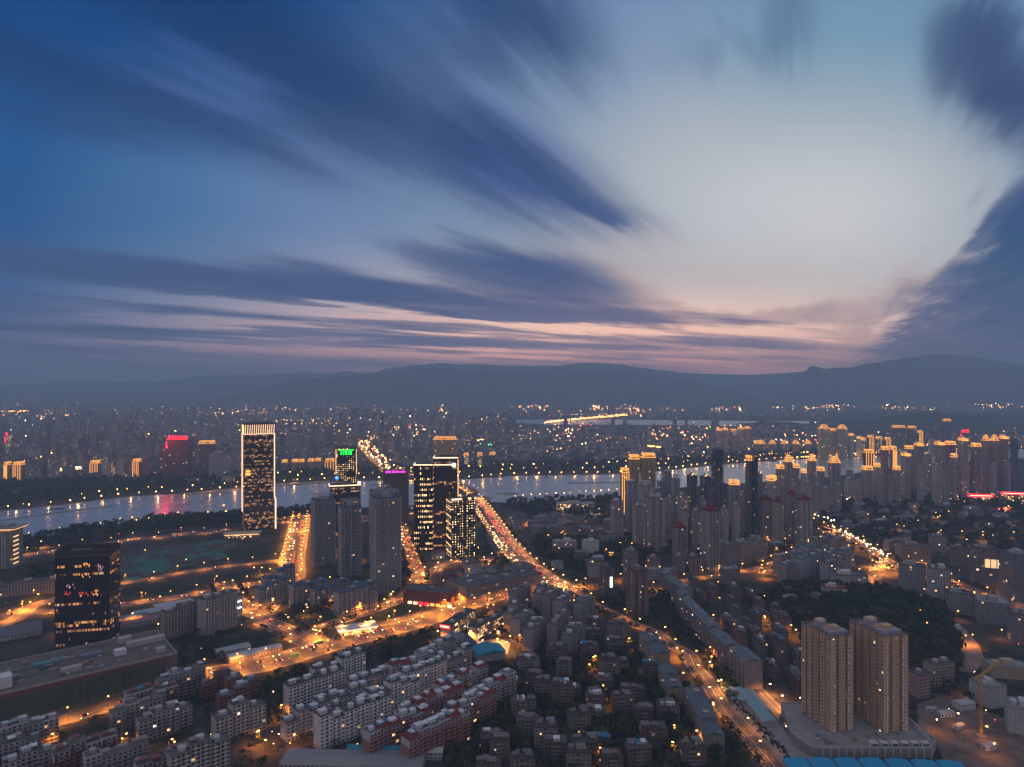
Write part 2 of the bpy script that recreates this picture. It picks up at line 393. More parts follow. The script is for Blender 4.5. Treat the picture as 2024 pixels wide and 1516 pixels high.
# ================================================================ mesh building
class MB:
    def __init__(self):
        self.v = []; self.f = []; self.m = []; self.uv = []; self.mats = []
    def mi(self, mat):
        if mat not in self.mats: self.mats.append(mat)
        return self.mats.index(mat)
    def face(self, pts, mat, uv=None):
        i = len(self.v); self.v += pts
        self.f.append(tuple(range(i, i + len(pts)))); self.m.append(self.mi(mat))
        self.uv += uv if uv else [(0.0, 0.0)] * len(pts)
    def prism(self, poly, z0, z1, side, top=None, bay=3.4, st=3.0, seed=0, bottom=False, ends=None):
        """upright prism over a counter-clockwise polygon; UVs count whole bays and storeys"""
        n = len(poly); ns = max(1, round((z1 - z0) / st)); u0 = seed * 13
        for i in range(n):
            a, b = poly[i], poly[(i + 1) % n]
            L = math.hypot(b[0] - a[0], b[1] - a[1])
            nb = max(1, round(L / bay)) if L > bay * 0.6 else 0.12
            self.face([(a[0], a[1], z0), (b[0], b[1], z0), (b[0], b[1], z1), (a[0], a[1], z1)], ends if ends and abs(b[1] - a[1]) > abs(b[0] - a[0]) else side,
                      [(u0, 0), (u0 + nb, 0), (u0 + nb, ns), (u0, ns)])
            u0 += math.ceil(nb) + 3
        if top: self.face([(p[0], p[1], z1) for p in poly], top)
        if bottom: self.face([(p[0], p[1], z0) for p in reversed(poly)], top or side)
    def box(self, cx, cy, z0, w, d, h, side, top=None, rot=0.0, bay=3.4, st=3.0, seed=0, bottom=False, ends=None):
        c, s = math.cos(rot), math.sin(rot)
        P = [(-w / 2, -d / 2), (w / 2, -d / 2), (w / 2, d / 2), (-w / 2, d / 2)]
        self.prism([(cx + x * c - y * s, cy + x * s + y * c) for x, y in P], z0, z0 + h, side, top or side, bay, st, seed, bottom, ends)
    def bar(self, a, b, r, mat, up=(0, 0, 1)):
        a = Vector(a); b = Vector(b); d = (b - a)
        if d.length < 1e-6: return
        d.normalize(); u = Vector(up)
        if abs(d.dot(u)) > 0.95: u = Vector((1, 0, 0))
        s = d.cross(u).normalized() * r; t = s.cross(d).normalized() * r
        q = [[(p + s + t)[:], (p - s + t)[:], (p - s - t)[:], (p + s - t)[:]] for p in (a, b)]
        for i in range(4):
            j = (i + 1) % 4
            self.face([q[0][i], q[0][j], q[1][j], q[1][i]], mat)
        self.face(q[0][::-1], mat); self.face(q[1], mat)
    def ring(self, poly, z0, z1, th, mat):
        """a parapet: thin wall on the edge of a polygon"""
        n = len(poly)
        cx = sum(p[0] for p in poly) / n; cy = sum(p[1] for p in poly) / n
        inn = []
        for i in range(n):
            p0, p1, p2 = poly[i - 1], poly[i], poly[(i + 1) % n]
            e1 = Vector((p1[0] - p0[0], p1[1] - p0[1])); e2 = Vector((p2[0] - p1[0], p2[1] - p1[1]))
            n1 = Vector((-e1.y, e1.x)).normalized(); n2 = Vector((-e2.y, e2.x)).normalized()
            k = (n1 + n2); k = k / max(0.3, k.dot(n1))
            inn.append((p1[0] + k.x * th, p1[1] + k.y * th))
        for i in range(n):
            j = (i + 1) % n
            a, b, c, d = poly[i], poly[j], inn[j], inn[i]
            self.face([(a[0], a[1], z0), (b[0], b[1], z0), (b[0], b[1], z1), (a[0], a[1], z1)], mat)
            self.face([(a[0], a[1], z1), (b[0], b[1], z1), (c[0], c[1], z1), (d[0], d[1], z1)], mat)
            self.face([(c[0], c[1], z0), (d[0], d[1], z0), (d[0], d[1], z1), (c[0], c[1], z1)], mat)
    def gable(self, cx, cy, z0, w, d, h, mat, over=0.4, axis='x', endmat=None):
        """pitched roof, ridge along axis"""
        a = w / 2 + over; b = d / 2 + over
        if axis == 'x':
            e = [(-a, -b), (a, -b), (a, b), (-a, b)]; r0, r1 = (-a, 0), (a, 0)
        else:
            e = [(a, -b), (a, b), (-a, b), (-a, -b)]; r0, r1 = (0, -b), (0, b)
        E = [(cx + x, cy + y, z0) for x, y in e]; A = (cx + r0[0], cy + r0[1], z0 + h); B = (cx + r1[0], cy + r1[1], z0 + h)
        self.face([E[0], E[1], B, A], mat); self.face([E[2], E[3], A, B], mat)
        self.face([E[1], E[2], B], endmat or mat); self.face([E[3], E[0], A], endmat or mat)
        self.face([E[3], E[2], E[1], E[0]], mat)
    def hip(self, cx, cy, z0, w, d, h, mat, over=0.5, flat=0.0):
        a = w / 2 + over; b = d / 2 + over; r = max(0.0, a - b) + flat
        E = [(cx - a, cy - b, z0), (cx + a, cy - b, z0), (cx + a, cy + b, z0), (cx - a, cy + b, z0)]
        A = (cx - r, cy, z0 + h); B = (cx + r + 0.01, cy, z0 + h)
        self.face([E[0], E[1], B, A], mat); self.face([E[2], E[3], A, B], mat); self.face([E[1], E[2], B], mat); self.face([E[3], E[0], A], mat)
        self.face([E[3], E[2], E[1], E[0]], mat)
    def mesh(self, name):
        me = bpy.data.meshes.new(name)
        me.from_pydata(self.v, [], self.f)
        for k in self.mats: me.materials.append(MAT[k])
        me.polygons.foreach_set('material_index', self.m)
        ul = me.uv_layers.new(name='UVMap')
        flat = [c for p in self.uv for c in p]
        ul.data.foreach_set('uv', flat)
        me.update()
        return me

def link(name, data, parent=None, loc=(0, 0, 0), rot=0.0, color=None):
    o = bpy.data.objects.new(name, data); COL.objects.link(o)
    if parent is not None: o.parent = parent
    o.location = loc; o.rotation_euler = (0, 0, rot)
    if color is not None: o.color = rgba(color)
    return o
def tag(o, label=None, cat=None, group=None, kind=None):
    if label: o['label'] = label
    if cat: o['category'] = cat
    if group: o['group'] = group
    if kind: o['kind'] = kind
    return o
def thing(name, x, y, z=0.0, rot=0.0, label=None, cat=None, group=None):
    o = link(name, None, None, (x, y, z), rot)
    return tag(o, label, cat, group)
def part(name, mb, parent, color=None, loc=(0, 0, 0), rot=0.0, label=None):
    o = link(name, mb.mesh(name), parent, loc, rot, color)
    if label: o['label'] = label
    return o
def structure(name, mb, color=None):
    o = link(name, mb.mesh(name), None, color=color); o['kind'] = 'structure'
    return o
# a prototype is a list of parts: (name, mesh, index of parent part or None, loc, colour key)
def put(proto, name, x, y, rot, colors, label=None, cat=None, group=None, z=0.0):
    root = thing(name, x, y, z, rot, label, cat, group)
    made = []
    for pn, me, par, loc, key in proto:
        c = colors.get(key, (0.3, 0.3, 0.3))
        made.append(link(pn, me, root if par is None else made[par], loc, 0.0, c))
    return root

# ================================================================ photograph to ground
K = CAM_H * FPX
def G(px, py, z=0.0):
    """point of the plane at height z seen at a pixel of the 2024 px photograph"""
    D = (CAM_H - z) * FPX / (py - 758.0)
    return ((px - 1012.0) / FPX * D, D)
def pix(x, y, z=0.0):
    return (1012.0 + x / y * FPX, 758.0 + (CAM_H - z) / y * FPX)
def inpoly(px, py, poly):
    c = False; n = len(poly); j = n - 1
    for i in range(n):
        xi, yi = poly[i]; xj, yj = poly[j]
        if (yi > py) != (yj > py) and px < (xj - xi) * (py - yi) / (yj - yi) + xi: c = not c
        j = i
    return c
CELL = 4.0
occ = set()
def cells(x, y, w, d, rot, grow=0.0):
    c, s = math.cos(rot), math.sin(rot); w += grow * 2; d += grow * 2
    nx, ny = max(1, int(w / (CELL * 0.8)) + 1), max(1, int(d / (CELL * 0.8)) + 1)
    for i in range(nx + 1):
        for j in range(ny + 1):
            a = -w / 2 + w * i / nx; b = -d / 2 + d * j / ny
            yield (int((x + a * c - b * s) // CELL), int((y + a * s + b * c) // CELL))
def mark(x, y, w, d, rot=0.0, grow=0.0): occ.update(cells(x, y, w, d, rot, grow))
def free(x, y, w, d, rot=0.0, grow=0.0): return not any(c in occ for c in cells(x, y, w, d, rot, grow))
def smooth_line(pts, step=12.0):
    out = []
    n = len(pts)
    for i in range(n - 1):
        p0 = pts[max(0, i - 1)]; p1 = pts[i]; p2 = pts[i + 1]; p3 = pts[min(n - 1, i + 2)]
        L = math.hypot(p2[0] - p1[0], p2[1] - p1[1]); k = max(1, int(L / step))
        for j in range(k):
            t = j / k
            q = []
            for a in range(2):
                q.append(0.5 * (2 * p1[a] + (-p0[a] + p2[a]) * t + (2 * p0[a] - 5 * p1[a] + 4 * p2[a] - p3[a]) * t * t + (-p0[a] + 3 * p1[a] - 3 * p2[a] + p3[a]) * t ** 3))
            out.append(tuple(q))
    out.append(tuple(pts[-1][:2]))
    return out
def normals(line):
    r = []
    for i in range(len(line)):
        a = line[max(0, i - 1)]; b = line[min(len(line) - 1, i + 1)]
        dx_, dy_ = b[0] - a[0], b[1] - a[1]; L = math.hypot(dx_, dy_) or 1.0
        r.append((-dy_ / L, dx_ / L))
    return r
def ribbon(mb, line, w, z, mat, off=0.0, zs=None):
    nn = normals(line)
    for i in range(len(line) - 1):
        (x0, y0), (x1, y1) = line[i], line[i + 1]; (a0, b0), (a1, b1) = nn[i], nn[i + 1]
        za = zs[i] if zs else z; zb = zs[i + 1] if zs else z
        mb.face([(x0 + a0 * (off - w / 2), y0 + b0 * (off - w / 2), za), (x1 + a1 * (off - w / 2), y1 + b1 * (off - w / 2), zb),
                 (x1 + a1 * (off + w / 2), y1 + b1 * (off + w / 2), zb), (x0 + a0 * (off + w / 2), y0 + b0 * (off + w / 2), za)][::1], mat)
def along(line, step, start=0.0):
    """points every step metres: (x, y, nx, ny)"""
    nn = normals(line); d = start
    for i in range(len(line) - 1):
        x0, y0 = line[i]; x1, y1 = line[i + 1]; L = math.hypot(x1 - x0, y1 - y0)
        while d < L:
            t = d / L
            yield (x0 + (x1 - x0) * t, y0 + (y1 - y0) * t, nn[i][0], nn[i][1])
            d += step
        d -= L

# loose green dust netting over bare earth
m_, t_ = new_mat('netted_earth')
p_ = geopos(t_)
a_ = t_.noise(p_, 0.022, 4.0, 0.6); b_ = t_.noise(p_, 0.12, 3.0, 0.6)
c_ = t_.mix(t_.smooth(t_.mad(a_, 0.7, t_.mul(b_, 0.3)), 0.46, 0.54), rgba((0.07, 0.055, 0.045)), rgba((0.04, 0.15, 0.12)))
c_ = t_.mix(t_.smooth(b_, 0.62, 0.68), c_, rgba((0.3, 0.3, 0.3)))
pbsdf(t_, c_, 0.9, 0.2)
def add_light(x, y, z, energy, col=(1.0, 0.45, 0.13), r=1.5):
    k = ('pt', energy, col)
    if k not in PTL:
        l = bpy.data.lights.new('lamp_light', 'POINT'); l.energy = energy; l.color = col; l.shadow_soft_size = r; PTL[k] = l
    return link('lamp_light', PTL[k], None, (x, y, z))
PTL = {}
# ================================================================ ground, river, hills
mb = MB()
NXG, NYG = 24, 24
for i in range(NXG):
    for j in range(NYG):
        x0 = -15500 + 31000 * i / NXG; x1 = -15500 + 31000 * (i + 1) / NXG
        y0 = -400 + 15300 * j / NYG; y1 = -400 + 15300 * (j + 1) / NYG
        mb.face([(x0, y0, 0), (x1, y0, 0), (x1, y1, 0), (x0, y1, 0)], 'ground_mix')
structure('ground', mb)

def strip_surface(name, near, far, z, mat, step=60.0):
    """a sheet between two banks, both given as photograph points from one end to the other"""
    A = smooth_line([G(*p) for p in near], step); B = smooth_line([G(*p) for p in far], step)
    def res(L, n):
        d = [0.0]
        for i in range(len(L) - 1): d.append(d[-1] + math.hypot(L[i + 1][0] - L[i][0], L[i + 1][1] - L[i][1]))
        out = []; j = 0
        for k in range(n + 1):
            s = d[-1] * k / n
            while j < len(d) - 2 and d[j + 1] < s: j += 1
            t = (s - d[j]) / max(1e-6, d[j + 1] - d[j])
            out.append((L[j][0] + (L[j + 1][0] - L[j][0]) * t, L[j][1] + (L[j + 1][1] - L[j][1]) * t))
        return out
    n = 120; a = res(A, n); b = res(B, n)
    m = MB()
    for i in range(n):
        m.face([(a[i][0], a[i][1], z), (a[i + 1][0], a[i + 1][1], z), (b[i + 1][0], b[i + 1][1], z), (b[i][0], b[i][1], z)], mat)
    o = structure(name, m)
    return a, b
river_near = [(-330, 1116), (-150, 1082), (0, 1063), (60, 1062), (150, 1049), (300, 1026), (400, 1019), (478, 1014), (551, 1009), (616, 1007), (713, 1003), (816, 999), (937, 990), (1000, 994), (1051, 990),
              (1226, 981), (1360, 962), (1502, 953), (1663, 940), (1738, 926), (1850, 915), (2040, 905), (2300, 893)]
river_far = [(-330, 1048), (-150, 1024), (0, 1010), (129, 998), (231, 984), (386, 974), (478, 968), (551, 957), (654, 952), (757, 950), (937, 947), (1014, 941), (1226, 937), (1327, 929), (1401, 921),
             (1514, 912), (1578, 908), (1707, 903), (1738, 899), (1850, 893), (2040, 887), (2300, 880)]
RN, RF = strip_surface('river', river_near, river_far, 0.15, 'river_water')
strip_surface('far_river', [(1020, 836), (1100, 839), (1280, 840), (1400, 841), (1489, 841), (1600, 840)], [(1020, 829), (1100, 829), (1280, 830), (1400, 831), (1489, 832), (1600, 832)], 0.15, 'river_water')
RIVER_POLY = [p for p in river_near] + [p for p in reversed(river_far)]
# sandbars and the long training wall in the river
def patch(name, pts, z, mat, dz=None):
    """flat or gently domed area given by its outline in the photograph"""
    L = [G(*p) for p in pts]
    L = smooth_line(L + [L[0]], 25.0)[:-1]
    cx = sum(p[0] for p in L) / len(L); cy = sum(p[1] for p in L) / len(L)
    m = MB(); n = len(L)
    area = sum(L[i][0] * L[(i + 1) % n][1] - L[(i + 1) % n][0] * L[i][1] for i in range(n))
    if area < 0: L.reverse()
    for i in range(n):
        a, b = L[i], L[(i + 1) % n]
        m.face([(a[0], a[1], z), (b[0], b[1], z), (cx, cy, z + (dz or 0.0))], mat)
        m.face([(a[0], a[1], z - 0.3), (b[0], b[1], z - 0.3), (b[0], b[1], z), (a[0], a[1], z)], mat)
    return structure(name, m)
patch('sandbar', [(978, 976), (1000, 974), (1022, 974), (1026, 977), (1004, 979)], 0.5, 'sand', 0.8)
patch('sandbar', [(938, 988), (952, 981), (972, 983), (966, 990)], 0.6, 'sand', 0.8)
patch('shore', [(380, 979), (470, 970), (560, 960), (650, 955), (650, 951), (560, 955), (470, 964), (380, 974)], 0.45, 'sand')
for pts in ([(1122, 955), (1180, 954.3), (1226, 953.6), (1300, 951), (1345, 949)], [(0, 1030), (110, 1014), (230, 1000)]):
    m = MB(); L = smooth_line([G(*p) for p in pts], 30.0)
    ribbon(m, L, 5.0, 1.6, 'concrete'); ribbon(m, [(x, y - 2.6) for x, y in L], 0.6, 1.0, 'concrete')
    nn = normals(L)
    for i in range(len(L) - 1):
        for sgn in (-1, 1):
            a, b = L[i], L[i + 1]
            p = [(a[0] + nn[i][0] * 2.5 * sgn, a[1] + nn[i][1] * 2.5 * sgn), (b[0] + nn[i + 1][0] * 2.5 * sgn, b[1] + nn[i + 1][1] * 2.5 * sgn)]
            q = [(p[0][0], p[0][1], 0.0), (p[1][0], p[1][1], 0.0), (p[1][0], p[1][1], 1.6), (p[0][0], p[0][1], 1.6)]
            m.face(q if sgn < 0 else q[::-1], 'concrete')
    o = m.mesh('river_embankment'); o = link('river_embankment', o); tag(o, kind='structure')

def ridge(name, crest, D, front, mat, rough=0.10, seed=1, back=1500.0, nx=420, foot=0.0):
    """a mountain range: its crest line at its real distance, slopes running down towards and away from the city"""
    r = random.Random(seed)
    ph = [(r.uniform(0, 6.28), r.uniform(0, 6.28)) for _ in range(8)]
    def nz(x, y, s):
        v = 0.0
        for k, (p, q) in enumerate(ph):
            f = s * 1.7 ** k
            v += math.sin(x * f + p + math.sin(y * f * 0.7 + q)) * math.cos(y * f + q) / 1.6 ** k
        return v / 2.0
    x0, x1 = crest[0][0], crest[-1][0]
    m = MB(); rows = []
    ts = [-1.0, -0.85, -0.7, -0.55, -0.42, -0.3, -0.2, -0.1, 0.0, 0.2, 0.5, 1.0]
    def cy(px):
        for i in range(len(crest) - 1):
            if crest[i][0] <= px <= crest[i + 1][0]:
                t = (px - crest[i][0]) / (crest[i + 1][0] - crest[i][0]); t2 = t * t * (3 - 2 * t) * 0.5 + t * 0.5
                return crest[i][1] + (crest[i + 1][1] - crest[i][1]) * t2
        return crest[-1][1]
    for i in range(nx + 1):
        px = x0 + (x1 - x0) * i / nx
        X = (px - 1012) / FPX * D
        top = CAM_H - (cy(px) - 758) / FPX * D
        top = max(2.0, top + nz(X, 0, 5.0 / D) * rough * 0.10 * top)
        col = []
        for t in ts:
            y = D + (front * t if t < 0 else back * t)
            s = 1 - abs(t)
            h = top * (s ** 1.25)
            h += nz(X, y, 22.0 / D) * top * rough * 3.4 * s * (1 - s) * 2.0
            xx = X + nz(y, X, 9.0 / D) * 60.0 * (1 - s)
            col.append((xx, y, max(-0.5, h + foot) if s > 0 else -0.5))
        rows.append(col)
    for i in range(nx):
        for j in range(len(ts) - 1):
            m.face([rows[i][j], rows[i + 1][j], rows[i + 1][j + 1], rows[i][j + 1]], mat)
    o = structure(name, m)
    me = o.data
    me.polygons.foreach_set('use_smooth', [True] * len(me.polygons))
    return o
# layers of hills, farthest first
ridge('mountains', [(-140, 766), (0, 762), (60, 758), (120, 756), (190, 757), (300, 757), (350, 750), (400, 743), (440, 742), (500, 741), (540, 740), (600, 736), (650, 740), (690, 733), (712, 737),
                    (740, 736), (762, 729), (800, 724), (830, 721), (870, 717), (905, 720), (930, 719), (1012, 722), (1110, 722), (1150, 716), (1200, 718), (1225, 720), (1260, 726), (1310, 732),
                    (1350, 736), (1400, 739), (1480, 741), (1540, 738), (1600, 734), (1700, 738), (1900, 742), (2170, 750)], 13200, 2200, 'mountain_wood', 0.10, 3)
ridge('mountains', [(1440, 806), (1480, 790), (1520, 776), (1560, 756), (1585, 738), (1605, 723), (1632, 729), (1650, 727), (1680, 726), (1720, 718), (1760, 712), (1800, 706), (1840, 700), (1880, 701),
                    (1920, 706), (1960, 712), (2024, 722), (2170, 735)], 10800, 1700, 'mountain_wood', 0.12, 5)
ridge('mountains', [(380, 806), (430, 795), (450, 782), (520, 769), (560, 757), (600, 749), (660, 745), (740, 738), (800, 731), (850, 727), (900, 730), (1012, 732), (1120, 730), (1240, 732), (1300, 742),
                    (1370, 752), (1420, 765), (1475, 779), (1520, 792), (1580, 806)], 10000, 1500, 'mountain_wood', 0.12, 8)
ridge('hills', [(210, 808), (240, 802), (270, 799), (310, 797), (350, 802), (400, 797), (450, 799), (520, 808)], 8400, 500, 'mountain_wood', 0.2, 11, back=500, nx=80)
ridge('hills', [(1310, 812), (1350, 804), (1380, 802), (1420, 804), (1470, 810)], 7600, 400, 'mountain_wood', 0.2, 12, back=400, nx=60)
ridge('hills', [(1650, 846), (1690, 836), (1735, 829), (1790, 818), (1830, 813), (1852, 816), (1900, 822), (1955, 819), (2024, 823), (2120, 826), (2300, 850)], 5000, 750, 'hill_wood', 0.25, 14, back=600, nx=150)
ridge('hills', [(1462, 848), (1480, 838), (1503, 832), (1530, 833), (1560, 834), (1600, 839), (1640, 848)], 4700, 420, 'hill_wood', 0.25, 15, back=300, nx=80)

# ---------------------------------------------------------------- haze over the basin

hm, ht = new_mat('haze_air')
pv = ht.n('ShaderNodeVolumePrincipled')
pv.inputs['Color'].default_value = (0.56, 0.78, 1.0, 1.0)
pv.inputs['Density'].default_value = HAZE_D
pv.inputs['Anisotropy'].default_value = 0.0
ho = ht.n('ShaderNodeOutputMaterial'); ht.t.links.new(pv.outputs[0], ho.inputs['Volume'])
hb = MB(); hb.box(0, 7150, -1.2, 31400, 15900, 722, 'haze_air', bottom=True)
tag(link('haze', hb.mesh('haze')), kind='stuff')
# ================================================================ roads, kerbs, markings, lamps, traffic
ROADS = {}
def road(name, pts, w, walk=3.0, lanes=4, lamp=32.0, lampkind='sodium', power=1.0, cars=0.0, median=False, grow=2.0, mark_occ=True, z=0.3):
    line = smooth_line([G(*p) for p in pts], 10.0)
    ROADS[name] = dict(line=line, w=w, lanes=lanes, lamp=lamp, lampkind=lampkind, power=power, cars=cars, walk=walk, z=z)
    m = MB(); ribbon(m, line, w, z, 'asphalt'); structure('road', m)
    if walk:
        m = MB()
        for s in (-1, 1):
            ribbon(m, line, walk, z + 0.13, 'pavement', off=s * (w / 2 + walk / 2))
            nn = normals(line)
            for i in range(len(line) - 1):     # kerb face
                (x0, y0), (x1, y1) = line[i], line[i + 1]; o0 = s * w / 2
                a = (x0 + nn[i][0] * o0, y0 + nn[i][1] * o0); b = (x1 + nn[i + 1][0] * o0, y1 + nn[i + 1][1] * o0)
                m.face([(a[0], a[1], z), (b[0], b[1], z), (b[0], b[1], z + 0.13), (a[0], a[1], z + 0.13)], 'pavement')
        structure('pavement', m)
    if lanes >= 2:
        m = MB(); lw = w / lanes
        for k in range(1, lanes):
            off = -w / 2 + lw * k
            if abs(off) < 0.3:
                ribbon(m, line, 0.35, z + 0.02, 'road_paint', off=off)
            else:
                for (x, y, nx, ny) in along(line, 12.0):
                    tx, ty = ny, -nx
                    cx, cy = x + nx * off, y + ny * off
                    m.face([(cx - nx * .12, cy - ny * .12, z + .02), (cx + tx * 5 - nx * .12, cy + ty * 5 - ny * .12, z + .02), (cx + tx * 5 + nx * .12, cy + ty * 5 + ny * .12, z + .02), (cx + nx * .12, cy + ny * .12, z + .02)], 'road_paint')
        structure('road_marking', m)
    if mark_occ:
        for (x, y, nx, ny) in along(line, 5.0):
            mark(x, y, 5, w + walk * 2 + grow * 2, math.atan2(-nx, ny) if False else math.atan2(ny, nx) - math.pi / 2)
    return line
# the big boulevard that comes off the bridge
road('boulevard', [(934, 985), (950, 1003), (972, 1035), (992, 1066), (1016, 1096), (1050, 1126), (1090, 1152), (1135, 1172)], 36, 5, 8, 34, 'white', 1.0, 1.0, z=0.34)
road('old_street', [(1135, 1172), (1162, 1190), (1206, 1211), (1257, 1237), (1296, 1250), (1325, 1275), (1362, 1294), (1374, 1320), (1402, 1354), (1428, 1398), (1454, 1430), (1490, 1468), (1540, 1525)], 12, 3, 4, 36, 'sodium', 0.38, 0.35, z=0.30)
road('avenue', [(-60, 1475), (0, 1450), (90, 1424), (180, 1400), (260, 1375), (330, 1352), (390, 1338), (455, 1326), (530, 1312), (603, 1290), (680, 1268), (757, 1248), (822, 1232), (886, 1210), (950, 1186), (1030, 1172), (1135, 1172)], 30, 5, 6, 30, 'sodium', 1.2, 0.8, z=0.31)
road('avenue_service', [(610, 1268), (680, 1250), (745, 1236), (800, 1222), (870, 1204)], 9, 2, 2, 34, 'sodium', 0.9, 0.3, z=0.29)
road('link', [(440, 1150), (452, 1174), (475, 1198), (505, 1220), (560, 1245), (612, 1270), (650, 1280)], 22, 4, 4, 34, 'sodium', 1.0, 0.5, z=0.32)
road('curve', [(606, 1262), (640, 1240), (690, 1222), (731, 1208), (775, 1192), (809, 1172), (826, 1150), (824, 1128), (812, 1098), (800, 1065), (794, 1035), (790, 1005)], 16, 3, 4, 30, 'sodium', 1.0, 0.7, z=0.33)
road('upper_road', [(-40, 1222), (60, 1212), (150, 1205), (239, 1196), (320, 1185), (386, 1175), (450, 1163), (520, 1152), (575, 1143)], 16, 3, 4, 34, 'sodium', 0.9, 0.4, z=0.30)
road('park_road', [(180, 1165), (242, 1154), (320, 1141), (386, 1128), (450, 1120), (520, 1112), (575, 1106)], 12, 3, 2, 36, 'sodium', 0.8, 0.3, z=0.29)
road('river_cross', [(594, 1020), (590, 1045), (584, 1075), (577, 1106), (574, 1143), (540, 1175), (505, 1220)], 34, 4, 6, 30, 'sodium', 1.6, 1.0, z=0.35)
road('riverside', [(-60, 1122), (50, 1099), (160, 1082), (257, 1068), (370, 1056), (476, 1047), (551, 1033), (620, 1025), (700, 1022), (790, 1018), (860, 1012), (930, 1004)], 26, 3, 6, 40, 'sodium', 0.7, 0.4, z=0.36)
road('west_link', [(-40, 1250), (30, 1225), (60, 1200), (110, 1185), (180, 1165)], 16, 3, 2, 34, 'sodium', 1.6, 0.3, z=0.28)
road('east_road', [(1590, 1036), (1655, 1053), (1707, 1079), (1746, 1107), (1790, 1128), (1850, 1145), (1900, 1160), (1960, 1188), (2040, 1216)], 24, 4, 4, 32, 'sodium', 1.0, 0.8, z=0.30)
road('east_street', [(1746, 1107), (1738, 1128), (1716, 1160)], 14, 2, 2, 30, 'sodium', 1.6, 0.6, z=0.28)
road('market_street', [(1465, 1330), (1490, 1356), (1520, 1388), (1545, 1414), (1562, 1440)], 9, 2, 2, 0, 'sodium', 1.0, 0.2, z=0.28)
road('tower_street', [(1340, 1150), (1480, 1128), (1560, 1100), (1655, 1053)], 12, 2, 2, 40, 'sodium', 0.9, 0.3, z=0.27)
road('middle_street', [(826, 1150), (870, 1120), (905, 1108), (960, 1108), (1010, 1096)], 14, 2, 2, 30, 'white', 1.0, 0.4, z=0.27)
# across the river
road('far_avenue', [(770, 938), (758, 921), (742, 906), (728, 892), (716, 880), (700, 866)], 44, 0, 0, 60, 'white', 3.0, 0, z=0.3)
road('far_embankment', [(0, 975), (120, 966), (260, 950), (390, 942), (480, 936), (560, 930), (700, 926), (770, 924), (850, 922), (940, 921), (1100, 920), (1240, 915), (1400, 903), (1520, 895), (1700, 886)], 22, 0, 0, 0, 'sodium', 1.0, 0, z=0.25)

# ---------------------------------------------------------------- street lamps
def lamp_proto(kind):
    m = MB(); h = 10.5
    for k in range(6):
        a0 = math.tau * k / 6; a1 = math.tau * (k + 1) / 6
        r0, r1 = 0.16, 0.09
        m.face([(r0 * math.cos(a0), r0 * math.sin(a0), 0), (r0 * math.cos(a1), r0 * math.sin(a1), 0), (r1 * math.cos(a1), r1 * math.sin(a1), h), (r1 * math.cos(a0), r1 * math.sin(a0), h)], 'steel')
    pole = m.mesh('pole')
    m = MB(); m.bar((0, 0, h - .1), (1.2, 0, h + .7), .07, 'steel'); m.bar((1.2, 0, h + .7), (2.6, 0, h + .8), .06, 'steel')
    arm = m.mesh('arm')
    m = MB(); m.box(2.9, 0, h + .55, 1.5, .75, .42, 'lamp_' + kind, bottom=True)
    head = m.mesh('lamp_head')
    return [('pole', pole, None, (0, 0, 0), 'p'), ('arm', arm, None, (0, 0, 0), 'p'), ('lamp_head', head, 1, (0, 0, 0), 'p')]
LAMPS = {k: lamp_proto(k) for k in ('sodium', 'white')}
LCOL = {'sodium': (1.0, 0.30, 0.035), 'white': (1.0, 0.36, 0.085)}
LIGHTD = {}
def lamp_light(kind, power, root, z=9.8, x=2.6, r=0.5):
    key = (kind, round(power, 2))
    if key not in LIGHTD:
        l = bpy.data.lights.new('lamp_light', 'SPOT'); l.spot_size = R(164); l.spot_blend = 0.8; l.energy = 36000.0 * power; l.color = LCOL[kind]; l.shadow_soft_size = r
        LIGHTD[key] = l
    return link('lamp_light', LIGHTD[key], root, (x, 0, z))
ROAD_NAMES = dict(boulevard='the wide boulevard from the bridge', old_street='the winding street through the old quarter', avenue='the lit avenue crossing the district', avenue_service='the side road by the filling station',
                  link='the diagonal link road by the dark lawn', curve='the curved street round the slim towers', upper_road='the upper road behind the dark glass tower', park_road='the road beside the green site netting',
                  river_cross='the broad crossing by the outlined tower', riverside='the riverside expressway', west_link='the slip road by the pale long building', east_road='the eastern road past the institute blocks',
                  east_street='the short bright street near the hospital', tower_street='the street under the pale red-capped tower', middle_street='the street in front of the dotted-light office tower')
n_l = 0
lampspots = []
for rn, rd_ in ROADS.items():
    if not rd_['lamp'] or rn in ('far_avenue', 'far_embankment'): continue
    side = 1
    for (x, y, nx, ny) in along(rd_['line'], rd_['lamp'], 8.0):
        if y < 515: continue
        px, py = pix(x, y)
        if px < -40 or px > 2064: continue
        for side in ((1, -1) if rd_['w'] > 28 else (side * -1,)):
            o = rd_['w'] / 2 + 0.8
            lampspots.append((y, x + nx * o * side, y + ny * o * side, math.atan2(-ny * side, -nx * side), rd_['lampkind'], rd_['power'], rn, rd_['z']))
lampspots.sort()
for k, (yy, x, y, rot, kind, power, rn, z) in enumerate(lampspots[:290]):
    r = put(LAMPS[kind], 'street_lamp', x, y, rot, {'p': (0.2, 0.2, 0.2)}, 'lit street lamp along ' + ROAD_NAMES[rn], 'street lamp', 'street lamps along ' + ROAD_NAMES[rn], z=z)
    lamp_light(kind, power * (1.0 if y < 1500 else 1.6) * rnd.uniform(0.75, 1.15), r)
print('lamps', len(lampspots))

plain('traffic_paint', (0.3, 0.3, 0.3), rough=.4, var=.9, scale=.2)
